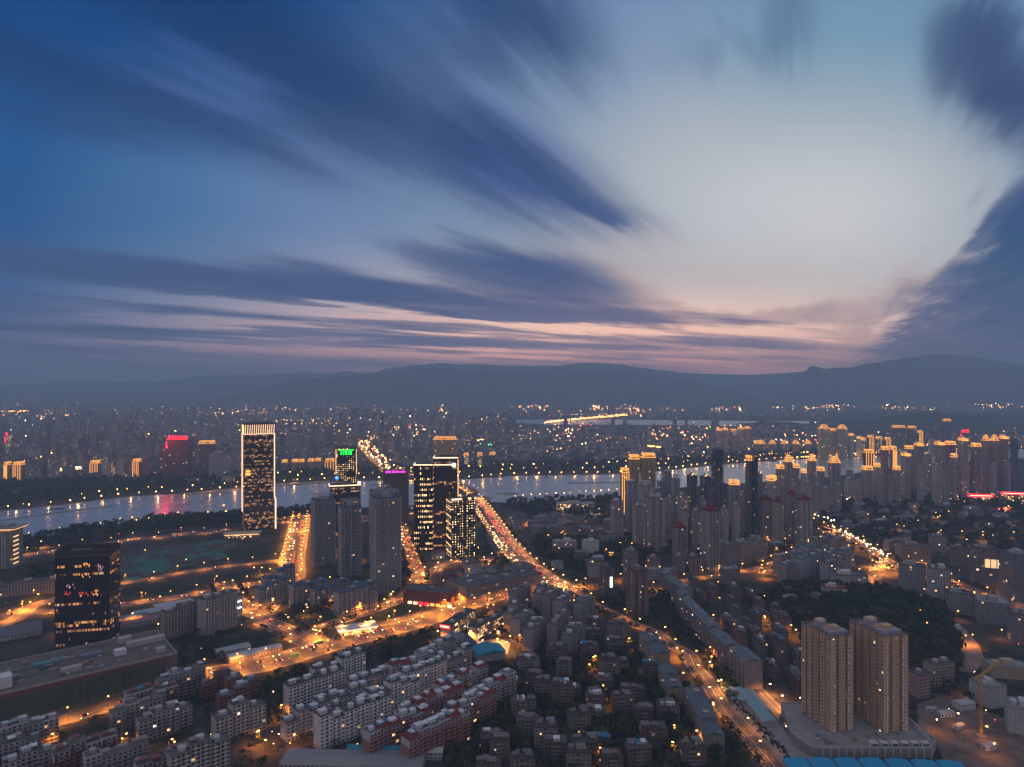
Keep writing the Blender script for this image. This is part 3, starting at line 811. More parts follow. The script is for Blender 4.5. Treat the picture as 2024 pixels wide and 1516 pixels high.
# ---------------------------------------------------------------- traffic
def car_proto(L=4.5, W_=1.8, H=1.45, boxy=False, lights=True):
    m = MB(); h0 = 0.28; hb_ = 0.85 if not boxy else H
    m.box(0, 0, h0, L, W_, hb_ - h0 + 0.02, 'paint', bottom=True)
    if not boxy:
        a, b = -L * 0.36, L * 0.22; c, d = -L * 0.24, L * 0.08; wi = W_ * 0.46; wt = W_ * 0.38
        lo = [(a, -wi, hb_ + .02), (b, -wi, hb_ + .02), (b, wi, hb_ + .02), (a, wi, hb_ + .02)]; hi = [(c, -wt, H), (d, -wt, H), (d, wt, H), (c, wt, H)]
        for i in range(4):
            j = (i + 1) % 4; m.face([lo[i], lo[j], hi[j], hi[i]], 'wall_glass_blue')
        m.face(hi, 'paint')
    else:
        m.box(0, 0, H, L * 0.9, W_ * 0.92, 0.12, 'paint')
    body = m.mesh('body')
    out = [('body', body, None, (0, 0, 0), 'body')]
    w_ = MB()
    for n in range(10):
        a0 = math.tau * n / 10; a1 = math.tau * (n + 1) / 10
        for s in (-1, 1):
            w_.face([(0, s * .11, 0), (.33 * math.cos(a0), s * .11, .33 * math.sin(a0)), (.33 * math.cos(a1), s * .11, .33 * math.sin(a1))][::-s], 'asphalt')
        w_.face([(.33 * math.cos(a0), -.11, .33 * math.sin(a0)), (.33 * math.cos(a0), .11, .33 * math.sin(a0)), (.33 * math.cos(a1), .11, .33 * math.sin(a1)), (.33 * math.cos(a1), -.11, .33 * math.sin(a1))], 'asphalt')
    wm = w_.mesh('wheel')
    for sx_ in (-1, 1):
        for sy_ in (-1, 1):
            out.append(('wheel', wm, None, (sx_ * L * 0.31, sy_ * W_ * 0.5, 0.33), 'tyre'))
    for s in (-1, 1):
        m = MB(); m.box(L / 2 + .02, s * W_ * .36, .55, .12, .52, .36, 'headlight_glass', bottom=True); out.append(('headlight', m.mesh('headlight'), None, (0, 0, 0), 'l'))
        m = MB(); m.box(-L / 2 - .02, s * W_ * .36, .62, .12, .48, .34, 'tail_glass', bottom=True); out.append(('tail_light', m.mesh('tail_light'), None, (0, 0, 0), 'l'))
    return out
CARS = [car_proto(), car_proto(4.1, 1.7, 1.5), car_proto(4.8, 1.85, 1.75)]
BUS = car_proto(11.5, 2.5, 3.0, True)
CARCOL = [((0.6, 0.6, 0.6), 'white'), ((0.35, 0.36, 0.38), 'silver'), ((0.02, 0.02, 0.022), 'black'), ((0.12, 0.02, 0.02), 'dark red'), ((0.05, 0.07, 0.12), 'dark blue'), ((0.14, 0.14, 0.15), 'grey')]
crnd = random.Random(41)
cands = []
for rn, rd_ in ROADS.items():
    if rd_['cars'] <= 0: continue
    lw = rd_['w'] / max(2, rd_['lanes'])
    for k in range(max(2, rd_['lanes'])):
        off = -rd_['w'] / 2 + lw * (k + 0.5)
        s0 = crnd.uniform(0, 30)
        for (x, y, nx, ny) in along(rd_['line'], 15.0, s0):
            if crnd.random() > rd_['cars'] * (0.5 if rn == 'boulevard' else 0.34): continue
            if y < 520: continue
            px, py = pix(x, y)
            if not (-10 < px < 2034): continue
            # keep right: travel along +tangent on the side where off < 0
            th = math.atan2(-nx, ny) if off < 0 else math.atan2(nx, -ny)
            j = crnd.uniform(-4, 4)
            cands.append((y, x + nx * off + ny * j, y + ny * off - nx * j, th, rn, rd_['z'] + .01))
cands.sort()
print('car candidates', len(cands))
for k, (yy, x, y, th, rn, z) in enumerate(cands[:290]):
    c, cn = CARCOL[crnd.randrange(len(CARCOL))]
    if crnd.random() < 0.04:
        put(BUS, 'bus', x, y, th, {'body': (0.5, 0.42, 0.3) if crnd.random() < .5 else (0.12, 0.3, 0.2), 'tyre': (0.02, 0.02, 0.02)}, 'long bus with lit lamps on ' + ROAD_NAMES.get(rn, 'the market lane'), 'bus', 'buses on ' + ROAD_NAMES.get(rn, 'the market lane'), z=z)
    else:
        put(CARS[crnd.randrange(3)], 'car', x, y, th, {'body': c, 'tyre': (0.02, 0.02, 0.02)}, cn + ' car with lit lamps on ' + ROAD_NAMES.get(rn, 'the market lane'), 'car', 'cars on ' + ROAD_NAMES.get(rn, 'the market lane'), z=z)

tm = MB()
for (yy, x, y, th, rn, z) in cands[290:]:
    c, s_ = math.cos(th), math.sin(th)
    tm.box(x, y, z + .3, 4.4, 1.8, .7, 'traffic_paint', rot=th); tm.box(x - .3 * c, y - .3 * s_, z + 1, 2.3, 1.5, .5, 'wall_glass_blue', rot=th)
    for q in (-.62, .62):
        tm.box(x + 2.25 * c - q * s_, y + 2.25 * s_ + q * c, z + .5, .14, .6, .42, 'headlight_glass', rot=th); tm.box(x - 2.25 * c - q * s_, y - 2.25 * s_ + q * c, z + .6, .14, .6, .42, 'tail_glass', rot=th)
tag(link('distant_traffic', tm.mesh('distant_traffic')), kind='stuff')
# lamps on the far embankment, mirrored in the water
e_ = link('embankment_lamp', None); e_['label'] = 'row of low lamps on the far river embankment'
for k, (x, y, nx, ny) in enumerate(along(smooth_line([G(p[0], p[1] - .8) for p in river_far[2:-2]], 20.0), 62.0, 30.0)):
    if k < 90: add_light(x, y, 9.0, (4000.0, 8000.0, 14000.0)[k % 3], r=.8)
bpy.data.objects.remove(e_)
# ================================================================ building kit
def rect(w, d): return [(-w / 2, -d / 2), (w / 2, -d / 2), (w / 2, d / 2), (-w / 2, d / 2)]
def notched(w, d, nx=3, dep=2.5, nd=1, depd=2.0):
    """plan with light wells cut into each long side (nx of them) and each short side (nd)"""
    def edge(L, n, dep_, base):
        pts = [(-L / 2, 0.0)]; seg = L / (2 * n + 1)
        for k in range(n):
            a = -L / 2 + seg * (2 * k + 1); b = a + seg * 0.8
            pts += [(a, 0.0), (a, dep_), (b, dep_), (b, 0.0)]
        return pts
    out = []
    for (L, n, dd, half, ang) in ((w, nx, dep, d / 2, 0), (d, nd, depd, w / 2, 90), (w, nx, dep, d / 2, 180), (d, nd, depd, w / 2, 270)):
        c, s = math.cos(R(ang)), math.sin(R(ang))
        for (x, y) in edge(L, n, dd, half) if n else [(-L / 2, 0.0)]:
            yy = -half + y
            out.append((x * c - yy * s, x * s + yy * c))
    return out
def cylinder(mb, cx, cy, z0, r, h, mat, n=10):
    mb.prism([(cx + r * math.cos(math.tau * k / n), cy + r * math.sin(math.tau * k / n)) for k in range(n)], z0, z0 + h, mat, mat)

PROTO = {}
plain('roof_grey', (0.12, 0.12, 0.125), var=.4, scale=.12)
def walkup(seed, nseg, storeys, roof='flat', wallm='wall_flats', two=False, L=None, d=11.0, shed=True, bal=True, stagger=1.2):
    """a walk-up slab of several stairs; each stair its own stretch of roof, stair house and balconies"""
    key = ('walkup', seed, nseg, storeys, roof, wallm, two, d)
    if key in PROTO: return PROTO[key]
    r = random.Random(seed * 131 + nseg * 7 + storeys)
    out = []; seg = L or 13.6; st = 3.0
    wall = MB(); rf = MB(); x0 = -nseg * seg / 2
    tops = []
    for i in range(nseg):
        cx = x0 + seg * (i + .5); h = st * (storeys + (r.choice((0, 0, 0, 1, 1, -1)) if nseg > 1 else 0)); oy = stagger * (i % 2) - stagger / 2
        if two:
            wall.box(cx, oy, 0, seg - .02, d, h - 2 * st, wallm, seed=i, ends='wall_blank')
            wall.box(cx, oy, h - 2 * st, seg - .02, d + .04, 2 * st, 'wall_white', seed=i + 9, ends='wall_white_blank')
        else: wall.box(cx, oy, 0, seg - .02, d, h, wallm, seed=i, ends='wall_blank')
        tops.append((cx, oy, h))
        if roof == 'flat':
            P_ = [(cx + x, oy + y) for x, y in rect(seg - .02, d)]
            rf.box(cx, oy, h, seg - .5, d - .5, .12, 'roof_slab'); rf.ring(P_, h, h + 1.0, .25, 'paint_fine')
        elif roof == 'mix' and r.random() < .5:
            rf.box(cx, oy, h, seg - .5, d - .5, .12, 'roof_grey'); rf.ring([(cx + x, oy + y) for x, y in rect(seg - .02, d)], h, h + 1.0, .25, 'wall_white_blank')
        elif roof in ('gable', 'mix'):
            rf.gable(cx, oy, h, seg - .1, d, 2.6, 'roof_slab', endmat='paint_fine')
        elif roof == 'cross':
            rf.gable(cx, oy, h, seg - .1, d, 3.2, 'roof_slab', axis='x', endmat='paint_fine')
            rf.gable(cx, oy - d * .22, h + .05, seg * .45, d * .7, 3.0, 'roof_slab', axis='y', endmat='paint_fine')
    out.append(('wall', wall.mesh('wall'), None, (0, 0, 0), 'wall'))
    out.append(('roof', rf.mesh('roof'), None, (0, 0, 0), 'roof'))
    for i, (cx, oy, h) in enumerate(tops):
        if roof in ('flat', 'mix') or r.random() < .5:
            m = MB(); w_ = r.uniform(3.2, 6.5); dd = r.uniform(3.5, 5.5); hh = r.uniform(2.4, 3.2)
            m.box(0, 0, .1, w_, dd, hh, 'paint_fine'); m.box(0, 0, hh + .1, w_ + .6, dd + .6, .2, 'roof_slab')
            out.append(('stair_house', m.mesh('stair_house'), 1, (cx + r.uniform(-2, 2), oy + r.uniform(-1.5, 1.5), h), 'stair'))
        for rep in range(r.choice((0, 1, 1, 2)) if roof in ('flat', 'mix') and shed else 0):
            m = MB(); w_ = r.uniform(3.5, 7); dd = r.uniform(3.5, 6)
            for sx_ in (-1, 1):
                for sy_ in (-1, 1): m.box(sx_ * (w_ / 2 - .2), sy_ * (dd / 2 - .2), .1, .2, .2, 2.2, 'steel')
            m.face([(-w_ / 2, -dd / 2, 2.2), (w_ / 2, -dd / 2, 2.4), (w_ / 2, dd / 2, 2.9), (-w_ / 2, dd / 2, 2.7)], 'paint_fine')
            out.append(('canopy', m.mesh('canopy'), 1, (cx + r.choice((-3, 3)), oy + r.uniform(-1, 1), h), 'canopy%d' % r.randrange(3)))
        if roof in ('flat', 'mix') and r.random() < .6:
            m = MB(); cylinder(m, 0, 0, .1, .9, 1.6, 'steel'); out.append(('water_tank', m.mesh('water_tank'), 1, (cx + r.uniform(-5, 5), oy + 3.2, h), 'tank'))
        if bal:
            for s in (-1, 1):
                for bx in (-seg * .27, seg * .27):
                    m = MB(); k = 1
                    while k * st < h - 1:
                        m.box(cx + bx, oy + s * (d / 2 + .6), k * st - .1, 3.2, 1.2, 1.05, 'paint_fine', bottom=True); k += 1
                    m.box(cx + bx, oy + s * (d / 2 + .12), 2.8, .3, .2, (k - 1) * st - 2.4, 'paint_fine')
                    out.append(('balcony', m.mesh('balcony'), 0, (0, 0, 0), 'bal'))
    PROTO[key] = out
    return out
def old_house(seed, storeys=5, w=20, d=12):
    """an old brick house: projecting stair bays, patched roof with sheds"""
    key = ('old', seed, storeys, w, d)
    if key in PROTO: return PROTO[key]
    r = random.Random(seed * 77 + 5)
    h = storeys * 3.0; out = []
    m = MB(); m.prism(notched(w, d, r.choice((1, 2)), 1.4, 0, 0), 0, h, 'wall_small')
    out.append(('wall', m.mesh('wall'), None, (0, 0, 0), 'wall'))
    m = MB()
    if r.random() < .35: m.hip(0, 0, h, w, d, 2.4, 'roof_slab')
    else:
        m.prism(notched(w + .3, d + .3, 1, 1.4, 0, 0), h, h + .25, 'roof_slab', 'roof_slab'); m.ring(rect(w - .2, d - .2), h + .25, h + .9, .25, 'roof_slab')
    out.append(('roof', m.mesh('roof'), None, (0, 0, 0), 'roof'))
    for k in range(r.choice((2, 3, 4, 5))):
        m = MB(); w_ = r.uniform(2.5, 7); dd = r.uniform(3, 6); hh = r.uniform(2.0, 3.0)
        m.box(0, 0, .25, w_, dd, hh, 'wall_small')
        t = 'paint_fine'
        m.face([(-w_ / 2 - .3, -dd / 2 - .3, hh + .3), (w_ / 2 + .3, -dd / 2 - .3, hh + .3), (w_ / 2 + .3, dd / 2 + .3, hh + .9), (-w_ / 2 - .3, dd / 2 + .3, hh + .9)], t)
        out.append(('rooftop_shed', m.mesh('rooftop_shed'), 1, (r.uniform(-w / 2 + 3, w / 2 - 3), r.uniform(-d / 2 + 3, d / 2 - 3), h), 'canopy%d' % r.randrange(4)))
    m = MB()
    for fl in range(1, storeys): m.box(r.uniform(-.3, .3), -d / 2 - .5, fl * 3 - .1, w * .42, 1.0, .9, 'paint_fine', bottom=True)
    m.box(0, -d / 2 - .12, 2.8, .3, .2, (storeys - 2) * 3 + .6, 'paint_fine')
    out.append(('balcony', m.mesh('balcony'), 0, (0, 0, 0), 'bal'))
    PROTO[key] = out
    return out
facade('wall_white', wall=(0.40, 0.40, 0.43), lit=0.016); facade('wall_white_blank', wall=(0.44, 0.44, 0.47), win=(0.42, 0.58, 0.4, 0.66), lit=0.01)
def lowrise(seed, w=24, d=12, storeys=5, wallm='wall_flats'):
    key = ('low', seed, w, d, storeys, wallm)
    if key in PROTO: return PROTO[key]
    r = random.Random(seed * 17 + 3); h = storeys * 3.0
    m = MB(); m.box(0, 0, 0, w, d, h, wallm)
    out = [('wall', m.mesh('wall'), None, (0, 0, 0), 'wall')]
    m = MB()
    k = r.random()
    if k < .25: m.hip(0, 0, h, w, d, 2.6, 'roof_slab')
    elif k < .45: m.gable(0, 0, h, w, d, 2.6, 'roof_slab', endmat='paint_fine')
    else:
        m.box(0, 0, h, w - .5, d - .5, .1, 'roof_slab'); m.ring(rect(w, d), h, h + .9, .25, 'paint_fine')
        for q in range(r.choice((1, 2, 3))): m.box(r.uniform(-w / 2 + 3, w / 2 - 3), r.uniform(-d / 5, d / 5), h + .1, r.uniform(3, 6), r.uniform(3, 5), 2.6, 'paint_fine')
    out.append(('roof', m.mesh('roof'), None, (0, 0, 0), 'roof'))
    PROTO[key] = out
    return out
def tower_parts(seed, w, d, h, wallm='wall_tower', nx=3, nd=1, crown='plain', dep=None, lit=None, bays=None, st=3.0, edge=None, ends=None):
    """a high-rise: shaft, roof, plant rooms, sometimes a lit crown"""
    r = random.Random(seed)
    dep = dep if dep is not None else min(d * .16, 3.5)
    poly = notched(w, d, nx, dep, nd, min(w * .1, 2.5)) if nx else rect(w, d)
    out = []
    m = MB(); m.prism(poly, 0, h, wallm, bay=1.4 if 'glass' in wallm or 'bands' in wallm else 4.2 if 'dots' in wallm or 'lamps' in wallm else 3.2, st=st, ends=ends)
    out.append(('wall', m.mesh('wall'), None, (0, 0, 0), 'wall'))
    m = MB(); m.face([(p[0] * .985, p[1] * .985, h + .15) for p in poly], 'roof_slab')
    m.ring(poly, h, h + 1.4, .4, 'paint_fine')
    out.append(('roof', m.mesh('roof'), None, (0, 0, 0), 'roof'))
    g = 'glow_gold' if crown.startswith('gold') else 'glow_warm'
    def plant(w_, d_, hh, x=0, y=0, mat='paint_fine', name='plant_room', key='stair'):
        q = MB(); q.box(0, 0, .15, w_, d_, hh, mat, 'roof_slab'); out.append((name, q.mesh(name), 1, (x, y, h), key))
    if crown == 'plain':
        plant(w * .3, d * .4, 5, r.uniform(-w * .12, w * .12)); plant(w * .16, d * .3, 3, -w * .28)
    elif crown == 'twin':
        plant(w * .16, d * .35, 6, -w * .22); plant(w * .16, d * .35, 6, w * .22); plant(w * .3, d * .3, 3, 0, d * .1)
    elif crown == 'pergola':
        q = MB()
        for sx_ in (-1, -.33, .33, 1):
            for sy_ in (-1, 1): q.box(sx_ * w * .42, sy_ * d * .42, 0.15, .8, .8, 8, 'paint_fine')
        for sy_ in (-1, 1): q.bar((-w * .44, sy_ * d * .42, 8.4), (w * .44, sy_ * d * .42, 8.4), .45, 'paint_fine')
        for k in range(9): q.bar((-w * .42 + w * .105 * k, -d * .45, 9.1), (-w * .42 + w * .105 * k, d * .45, 9.1), .25, 'paint_fine')
        out.append(('pergola', q.mesh('pergola'), 1, (0, 0, h), 'stair')); plant(w * .3, d * .4, 5)
    elif crown == 'red':
        for sx_ in (-.27, .27):
            q = MB(); q.box(0, 0, .15, w * .36, d * .6, 3.2, 'paint_fine'); q.hip(0, 0, 3.4, w * .36, d * .6, 3.6, 'roof_slab', over=1.0)
            out.append(('penthouse', q.mesh('penthouse'), 1, (sx_ * w, 0, h), 'redroof'))
        q = MB(); q.box(0, 0, .15, w * .2, d * .4, 7.5, 'paint_fine'); q.hip(0, 0, 7.7, w * .2, d * .4, 4.0, 'roof_slab', over=1.2)
        out.append(('lift_tower', q.mesh('lift_tower'), 1, (0, 0, h), 'redroof'))
    elif crown in ('gold', 'gold_temple', 'gold_step'):
        q = MB(); qq = MB(); rr_ = .42
        if crown == 'gold_temple': lev = [(1.0, 0.4), (.8, 5), (.62, 9.5), (.4, 14)]
        elif crown == 'gold_step': lev = [(1.0, 0.6), (1.0, 4.5)]
        else: lev = [(1.0, .5), (.86, 5.5), (.86, 8)]
        for i, (s, z) in enumerate(lev):
            a, b = w / 2 * s + .4, d / 2 * s + .4
            for p0, p1 in (((-a, -b), (a, -b)), ((a, -b), (a, b)), ((a, b), (-a, b)), ((-a, b), (-a, -b))):
                q.bar((p0[0], p0[1], z + 1.4), (p1[0], p1[1], z + 1.4), rr_, g)
            if i: qq.box(0, 0, lev[i - 1][1], a * 1.7, b * 1.7, z - lev[i - 1][1] + .8, 'wall_crown', bay=1.6, st=1.6)
            for cxn in (-a, a):
                if i: q.bar((cxn, -b, lev[i - 1][1] + 1.4), (cxn, -b, z + 1.4), rr_ * .8, g)
        if crown == 'gold_step':
            for k in range(4):
                q.bar((-w / 2, -d / 2 - .4, 1 + k * 3.0), (-w / 2 + w * (1 - k * .26), -d / 2 - .4, 1 + k * 3.0), .5, g)
            qq.box(-w * .3, 0, .15, w * .35, d * .8, 12, 'wall_crown', bay=1.6, st=1.6)
        out.append(('plant_room', qq.mesh('plant_room'), 1, (0, 0, h), 'stair'))
        out.append(('crown_light', q.mesh('crown_light'), 1, (0, 0, h), 'l'))
    elif crown == 'line':
        plant(w * .5, d * .5, 4)
        q = MB(); q.bar((-w / 2, -d / 2 - .3, 0), (w / 2, -d / 2 - .3, 0), .7, 'glow_line'); q.bar((-w / 2 - .3, -d / 2, 0), (-w / 2 - .3, d / 2, 0), .6, 'glow_line')
        out.append(('light_line', q.mesh('light_line'), 1, (0, 0, h + 1), 'l'))
    if edge:
        for (ex, z0_, z1_) in edge:
            q = MB(); q.bar((ex * w / 2, -d / 2 - .5, z0_), (ex * w / 2, -d / 2 - .5, z1_), .5, g)
            out.append(('light_line', q.mesh('light_line'), 0, (0, 0, 0), 'l'))
    return out
def fit(xl, xr, yb, yt, d, yaw=0.0):
    """ground position, width and height of a box whose outline in the photograph is xl..xr, base yb, top yt, given its depth and turn"""
    D = K / (yb - 758.0); c, s = math.cos(R(yaw)), math.sin(R(yaw))
    X = ((xl + xr) / 2 - 1012) / FPX * D; w_ = (xr - xl) / FPX * D; Dc = D + d / 2
    for _ in range(14):
        P_ = [(X + a * c - b * s, Dc + a * s + b * c) for a, b in rect(w_, d)]
        near = min(p[1] for p in P_); Dc += D - near
        q = [1012 + p[0] / p[1] * FPX for p in P_]
        lo, hi = min(q), max(q)
        w_ = max(4.0, w_ + ((xr - xl) - (hi - lo)) * D / FPX * .8); X += ((xl + xr) / 2 - (lo + hi) / 2) * Dc / FPX
    h = CAM_H - (yt - 758.0) / FPX * D
    return X, Dc, w_, h
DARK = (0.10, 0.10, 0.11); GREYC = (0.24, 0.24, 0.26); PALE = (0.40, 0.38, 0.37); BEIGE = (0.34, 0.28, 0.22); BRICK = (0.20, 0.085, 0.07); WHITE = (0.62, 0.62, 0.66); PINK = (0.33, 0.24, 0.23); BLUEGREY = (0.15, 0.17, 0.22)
REDT = (0.22, 0.035, 0.035); BLUET = (0.03, 0.17, 0.29); TEAL = (0.16, 0.29, 0.30); SLATE = (0.10, 0.13, 0.16)
GENERIC = []     # things whose labels are worded at the end
def colors(wall, roof=(0.10, 0.092, 0.088), stair=None, bal=None, can=None):
    can = can or [WHITE, BLUET, TEAL, (0.3, 0.3, 0.3)]
    c = dict(wall=wall, roof=roof, stair=stair or tuple(min(.7, v * 1.25) for v in wall), bal=bal or tuple(min(.7, v * 1.2) for v in wall), tank=(.4, .4, .4), redroof=REDT)
    for i in range(4): c['canopy%d' % i] = can[i % len(can)]
    return c
def vary(c, a=0.12):
    k = 1 + rnd.uniform(-a, a)
    return tuple(max(0.01, min(.75, v * k * (1 + rnd.uniform(-.04, .04)))) for v in c)
def generic(proto, name, x, y, rot, cols, adj, cat, group, w, d):
    o = put(proto, name, x, y, rot, cols, None, cat, group)
    GENERIC.append((o, adj, cat, x, y))
    mark(x, y, w, d, rot, 1.0)
    return o
def hero(name, label, cat, xl, xr, yb, yt, d, yaw=0.0, style='wall_tower', wall=PALE, roof=DARK, crown='plain', nx=3, nd=1, group=None, dep=None, edge=None, stair=None, st=3.0, seed=None, extra=None):
    X, Y, w_, h = fit(xl, xr, yb, yt, d, yaw)
    pr = tower_parts(seed or int(xl * 7 + yt), w_, d, h, style, nx, nd, crown, dep, None, None, st, edge)
    o = put(pr, name, X, Y, R(yaw), colors(wall, roof, stair), label, cat, group)
    mark(X, Y, w_, d, R(yaw), 3.0)
    if extra: extra(o, X, Y, w_, d, h)
    return o
# ================================================================ landmark buildings
LM = []        # landmarks used to word labels: (phrase, x, y)
def lm(phrase, px, py):
    x, y = G(px, py); LM.append((phrase, x, y))
def text_part(name, txt, parent, size, loc, mat, rotz=0.0, ext=0.25, stretch=1.0):
    cu = bpy.data.curves.new(name, 'FONT'); cu.body = txt; cu.size = size; cu.extrude = ext; cu.align_x = 'CENTER'; cu.align_y = 'CENTER'; cu.offset = size * 0.03
    cu.materials.append(MAT[mat])
    tmp = bpy.data.objects.new(name, cu); me = bpy.data.meshes.new_from_object(tmp); bpy.data.objects.remove(tmp)
    o = link(name, me, parent, loc); o.rotation_euler = (R(90), 0, rotz); o.scale = (stretch, 1, 1)
    return o
def glyphs(mb, n, w, h, mat, seed=1):
    """signboard characters too far off to read: strokes only"""
    r = random.Random(seed); cw = w / n
    for k in range(n):
        x0 = -w / 2 + cw * k + cw * .12; ww = cw * .76
        for j in range(3): mb.box(x0 + ww / 2, 0, h * (.08 + .38 * j), ww * r.uniform(.6, 1), .5, h * .13, mat)
        for j in range(2): mb.box(x0 + ww * r.uniform(.15, .85), .05, h * .08, ww * .16, .5, h * .84, mat)

# --- brown twin towers on their podium
for (cx, cy, w_, d_, yaw, h, lab, sd) in ((264, 573, 36, 21, 105, 84, 'tall tan-brown residential tower with stepped roof, the western one of the pair on the podium', 3),
                                          (307, 573, 40, 23, 102, 85, 'tall tan-brown residential tower nearer the crane, broader roof with a lit lamp', 4)):
    pr = tower_parts(sd, w_, d_, h, 'wall_tower', 4, 2, 'twin', dep=2.6, ends='wall_blank')
    o = put(pr, 'residential_tower', cx, cy, R(yaw), colors((0.62, 0.42, 0.265), (0.24, 0.22, 0.22), (0.56, 0.39, 0.25)), lab, 'apartment tower')
    mark(cx, cy, w_, d_, R(yaw), 2)
    r = random.Random(sd)
    n = 0
    # bay windows and ledges that stand proud of the shaft: fifteen stacks on each tower
    for sy in (-1, 1):
        for k in range(5):
            x = -w_ / 2 + w_ * (2 * k + 1) / 10 if k % 2 == 0 else None
            if x is None: continue
            m = MB(); z = 6.0
            while z < h - 3: m.box(x, sy * (d_ / 2 + .45), z, 3.4, .9, 1.5, 'paint_fine', bottom=True); z += 3.0
            m.box(x - 1.9, sy * (d_ / 2 + .3), 5, .5, .6, h - 7, 'paint_fine'); m.box(x + 1.9, sy * (d_ / 2 + .3), 5, .5, .6, h - 7, 'paint_fine')
            part('balcony', m, o, (0.54, 0.40, 0.28))
    for sx_ in (-1, 1):
        m = MB(); z = 6.0
        while z < h - 3: m.box(sx_ * (w_ / 2 + .4), 0, z,   .8, 3.0, 1.3, 'paint_fine', bottom=True); z += 3.0
        m.box(sx_ * (w_ / 2 + .3), 1.8, 5, .6, .5, h - 7, 'paint_fine'); m.box(sx_ * (w_ / 2 + .3), -1.8, 5, .6, .5, h - 7, 'paint_fine')
        part('balcony', m, o, (0.54, 0.40, 0.28))
        # windows of the two end walls, the ones that show largest: each its own
        z = 7.2; q = 0
        while z < h - 3 and q < 24:
            for yy in (-d_ * .32, d_ * .32):
                m = MB(); m.box(0, 0, 0, .12, 1.7, 1.7, 'wall_glass_blue'); ww = part('window', m, o, None, (sx_ * (w_ / 2 + .06), yy, z))
            z += 3.0; q += 1
    m = MB(); m.box(-w_ * .3, 0, .15, w_ * .2, d_ * .8, 3.2, 'paint_fine'); m.box(w_ * .05, d_ * .2, .15, 5, 5, 6.5, 'paint_fine')
    part('roof_terrace', m, o, (0.3, 0.32, 0.36), (0, 0, h))
m = MB(); pod = [(226, 552), (232, 531), (240, 529), (325, 529), (336, 541), (333, 604), (238, 604)]
m.prism(pod, 0, 7.5, 'concrete', 'concrete')
po = thing('podium', 0, 0, 0, 0, 'pale concrete podium with arcaded front under the two brown towers', 'podium')
po_c = part('deck', m, po)
m = MB(); m.ring(pod, 7.5, 8.6, .4, 'paint_fine'); part('parapet', m, po, (0.42, 0.42, 0.45))
for k in range(15):
    m = MB(); m.box(240.5 + k * 6, 528.2, 0, 1.0, 1.2, 7.3, 'paint_fine'); part('pier', m, po, (0.45, 0.45, 0.47))
for k in range(6):
    m = MB(); m.box(282 + k * 8, 533, 7.6, 6, 4, 3.0, 'paint_fine'); m.box(282 + k * 8, 530.8, 8.0, 4.4, .3, 2.0, 'wall_glass_blue'); part('shop_unit', m, po, (0.5, 0.5, 0.52))
m = MB(); m.box(330, 560, 7.5, .5, 40, 4.5, 'paint_fine', rot=R(-2)); part('screen_wall', m, po, (0.55, 0.55, 0.56))
r = random.Random(21)
for k in range(26):
    m = MB(); m.box(0, 0, 0, r.uniform(1, 5), r.uniform(1, 4), r.uniform(.5, 2.2), 'paint_fine', rot=r.uniform(0, 3)); part('roof_unit', m, po, vary(r.choice((PALE, GREYC, (.25, .15, .1), (.1, .2, .3)))), (r.choice((r.uniform(242, 250), r.uniform(283, 294), r.uniform(240, 320))), r.uniform(534, 550), 7.5))
mark(283, 566, 110, 82, 0, 3); lm('the two brown towers', 1690, 1468)
# blue barrel roofs below the podium
for k in range(7):
    x0 = 214 + k * 19; sk = 0 if k < 4 else 4 * (k - 3)
    m = MB(); n = 8; pts = []
    for i in range(n + 1):
        a = math.pi * i / n; pts.append((-math.cos(a) * 9.0, math.sin(a) * 1.6 + 5.0))
    for i in range(n):
        (xa, za), (xb, zb) = pts[i], pts[i + 1]
        m.face([(xa, -26, za), (xb, -26, zb), (xb, 10 - sk * .3, zb), (xa, 10 - sk * .3, za)], 'paint_fine')
    o = thing('warehouse', x0, 508, 0, R(-sk * .8), None, 'warehouse', 'blue barrel-roofed sheds below the podium')
    o['label'] = 'low shed with bright blue arched roof in the row below the podium front'
    part('roof', m, o, (0.02, 0.30, 0.52))
    m = MB(); m.box(0, -8 - sk * .15, 0, 17.6, 35 - sk * .3, 5.0, 'paint_fine'); part('wall', m, o, (0.3, 0.3, 0.32))
mark(280, 505, 150, 40)
plain('site_rubble', (0.15, 0.115, 0.095), var=1.0, scale=.07, rough=.95)
# --- crane and building site
X, Y = G(1938, 1456)
o = thing('tower_crane', X, Y, 0, R(12), 'yellow lattice tower crane standing on the bare building site', 'crane')
def lattice(mb, a, b, s, n, mat):
    a = Vector(a); b = Vector(b); d = b - a; u = Vector((0, 0, 1)) if abs(d.normalized().z) < .5 else Vector((1, 0, 0))
    p = d.cross(u).normalized() * s; q = p.cross(d).normalized() * s
    cs = [p + q, p - q, -p - q, -p + q]
    for c in cs: mb.bar(a + c, b + c, .16, mat)
    for i in range(n):
        t0, t1 = i / n, (i + 1) / n
        for j in range(4): mb.bar(a + d * t0 + cs[j], a + d * t1 + cs[(j + 1) % 4], .1, mat)
m = MB(); lattice(m, (0, 0, 0), (0, 0, 50), .95, 22, 'paint_fine'); part('mast', m, o, (0.55, 0.32, 0.06))
m = MB(); lattice(m, (0, 0, 50), (26, 8, 56), .6, 16, 'paint_fine'); part('jib', m, o, (0.55, 0.32, 0.06))
m = MB(); lattice(m, (0, 0, 50), (-9, -3, 50), .6, 5, 'paint_fine'); m.box(-9, -3, 47.5, 2.4, 2.4, 3.0, 'concrete'); part('counter_jib', m, o, (0.55, 0.32, 0.06))
m = MB(); m.box(1.6, 0, 48, 1.6, 1.6, 2.2, 'wall_glass_blue'); part('cab', m, o)
m = MB(); m.box(0, 0, 0, 6, 6, 1.2, 'concrete'); part('footing', m, o)
lm('the yellow tower crane', 1938, 1456)
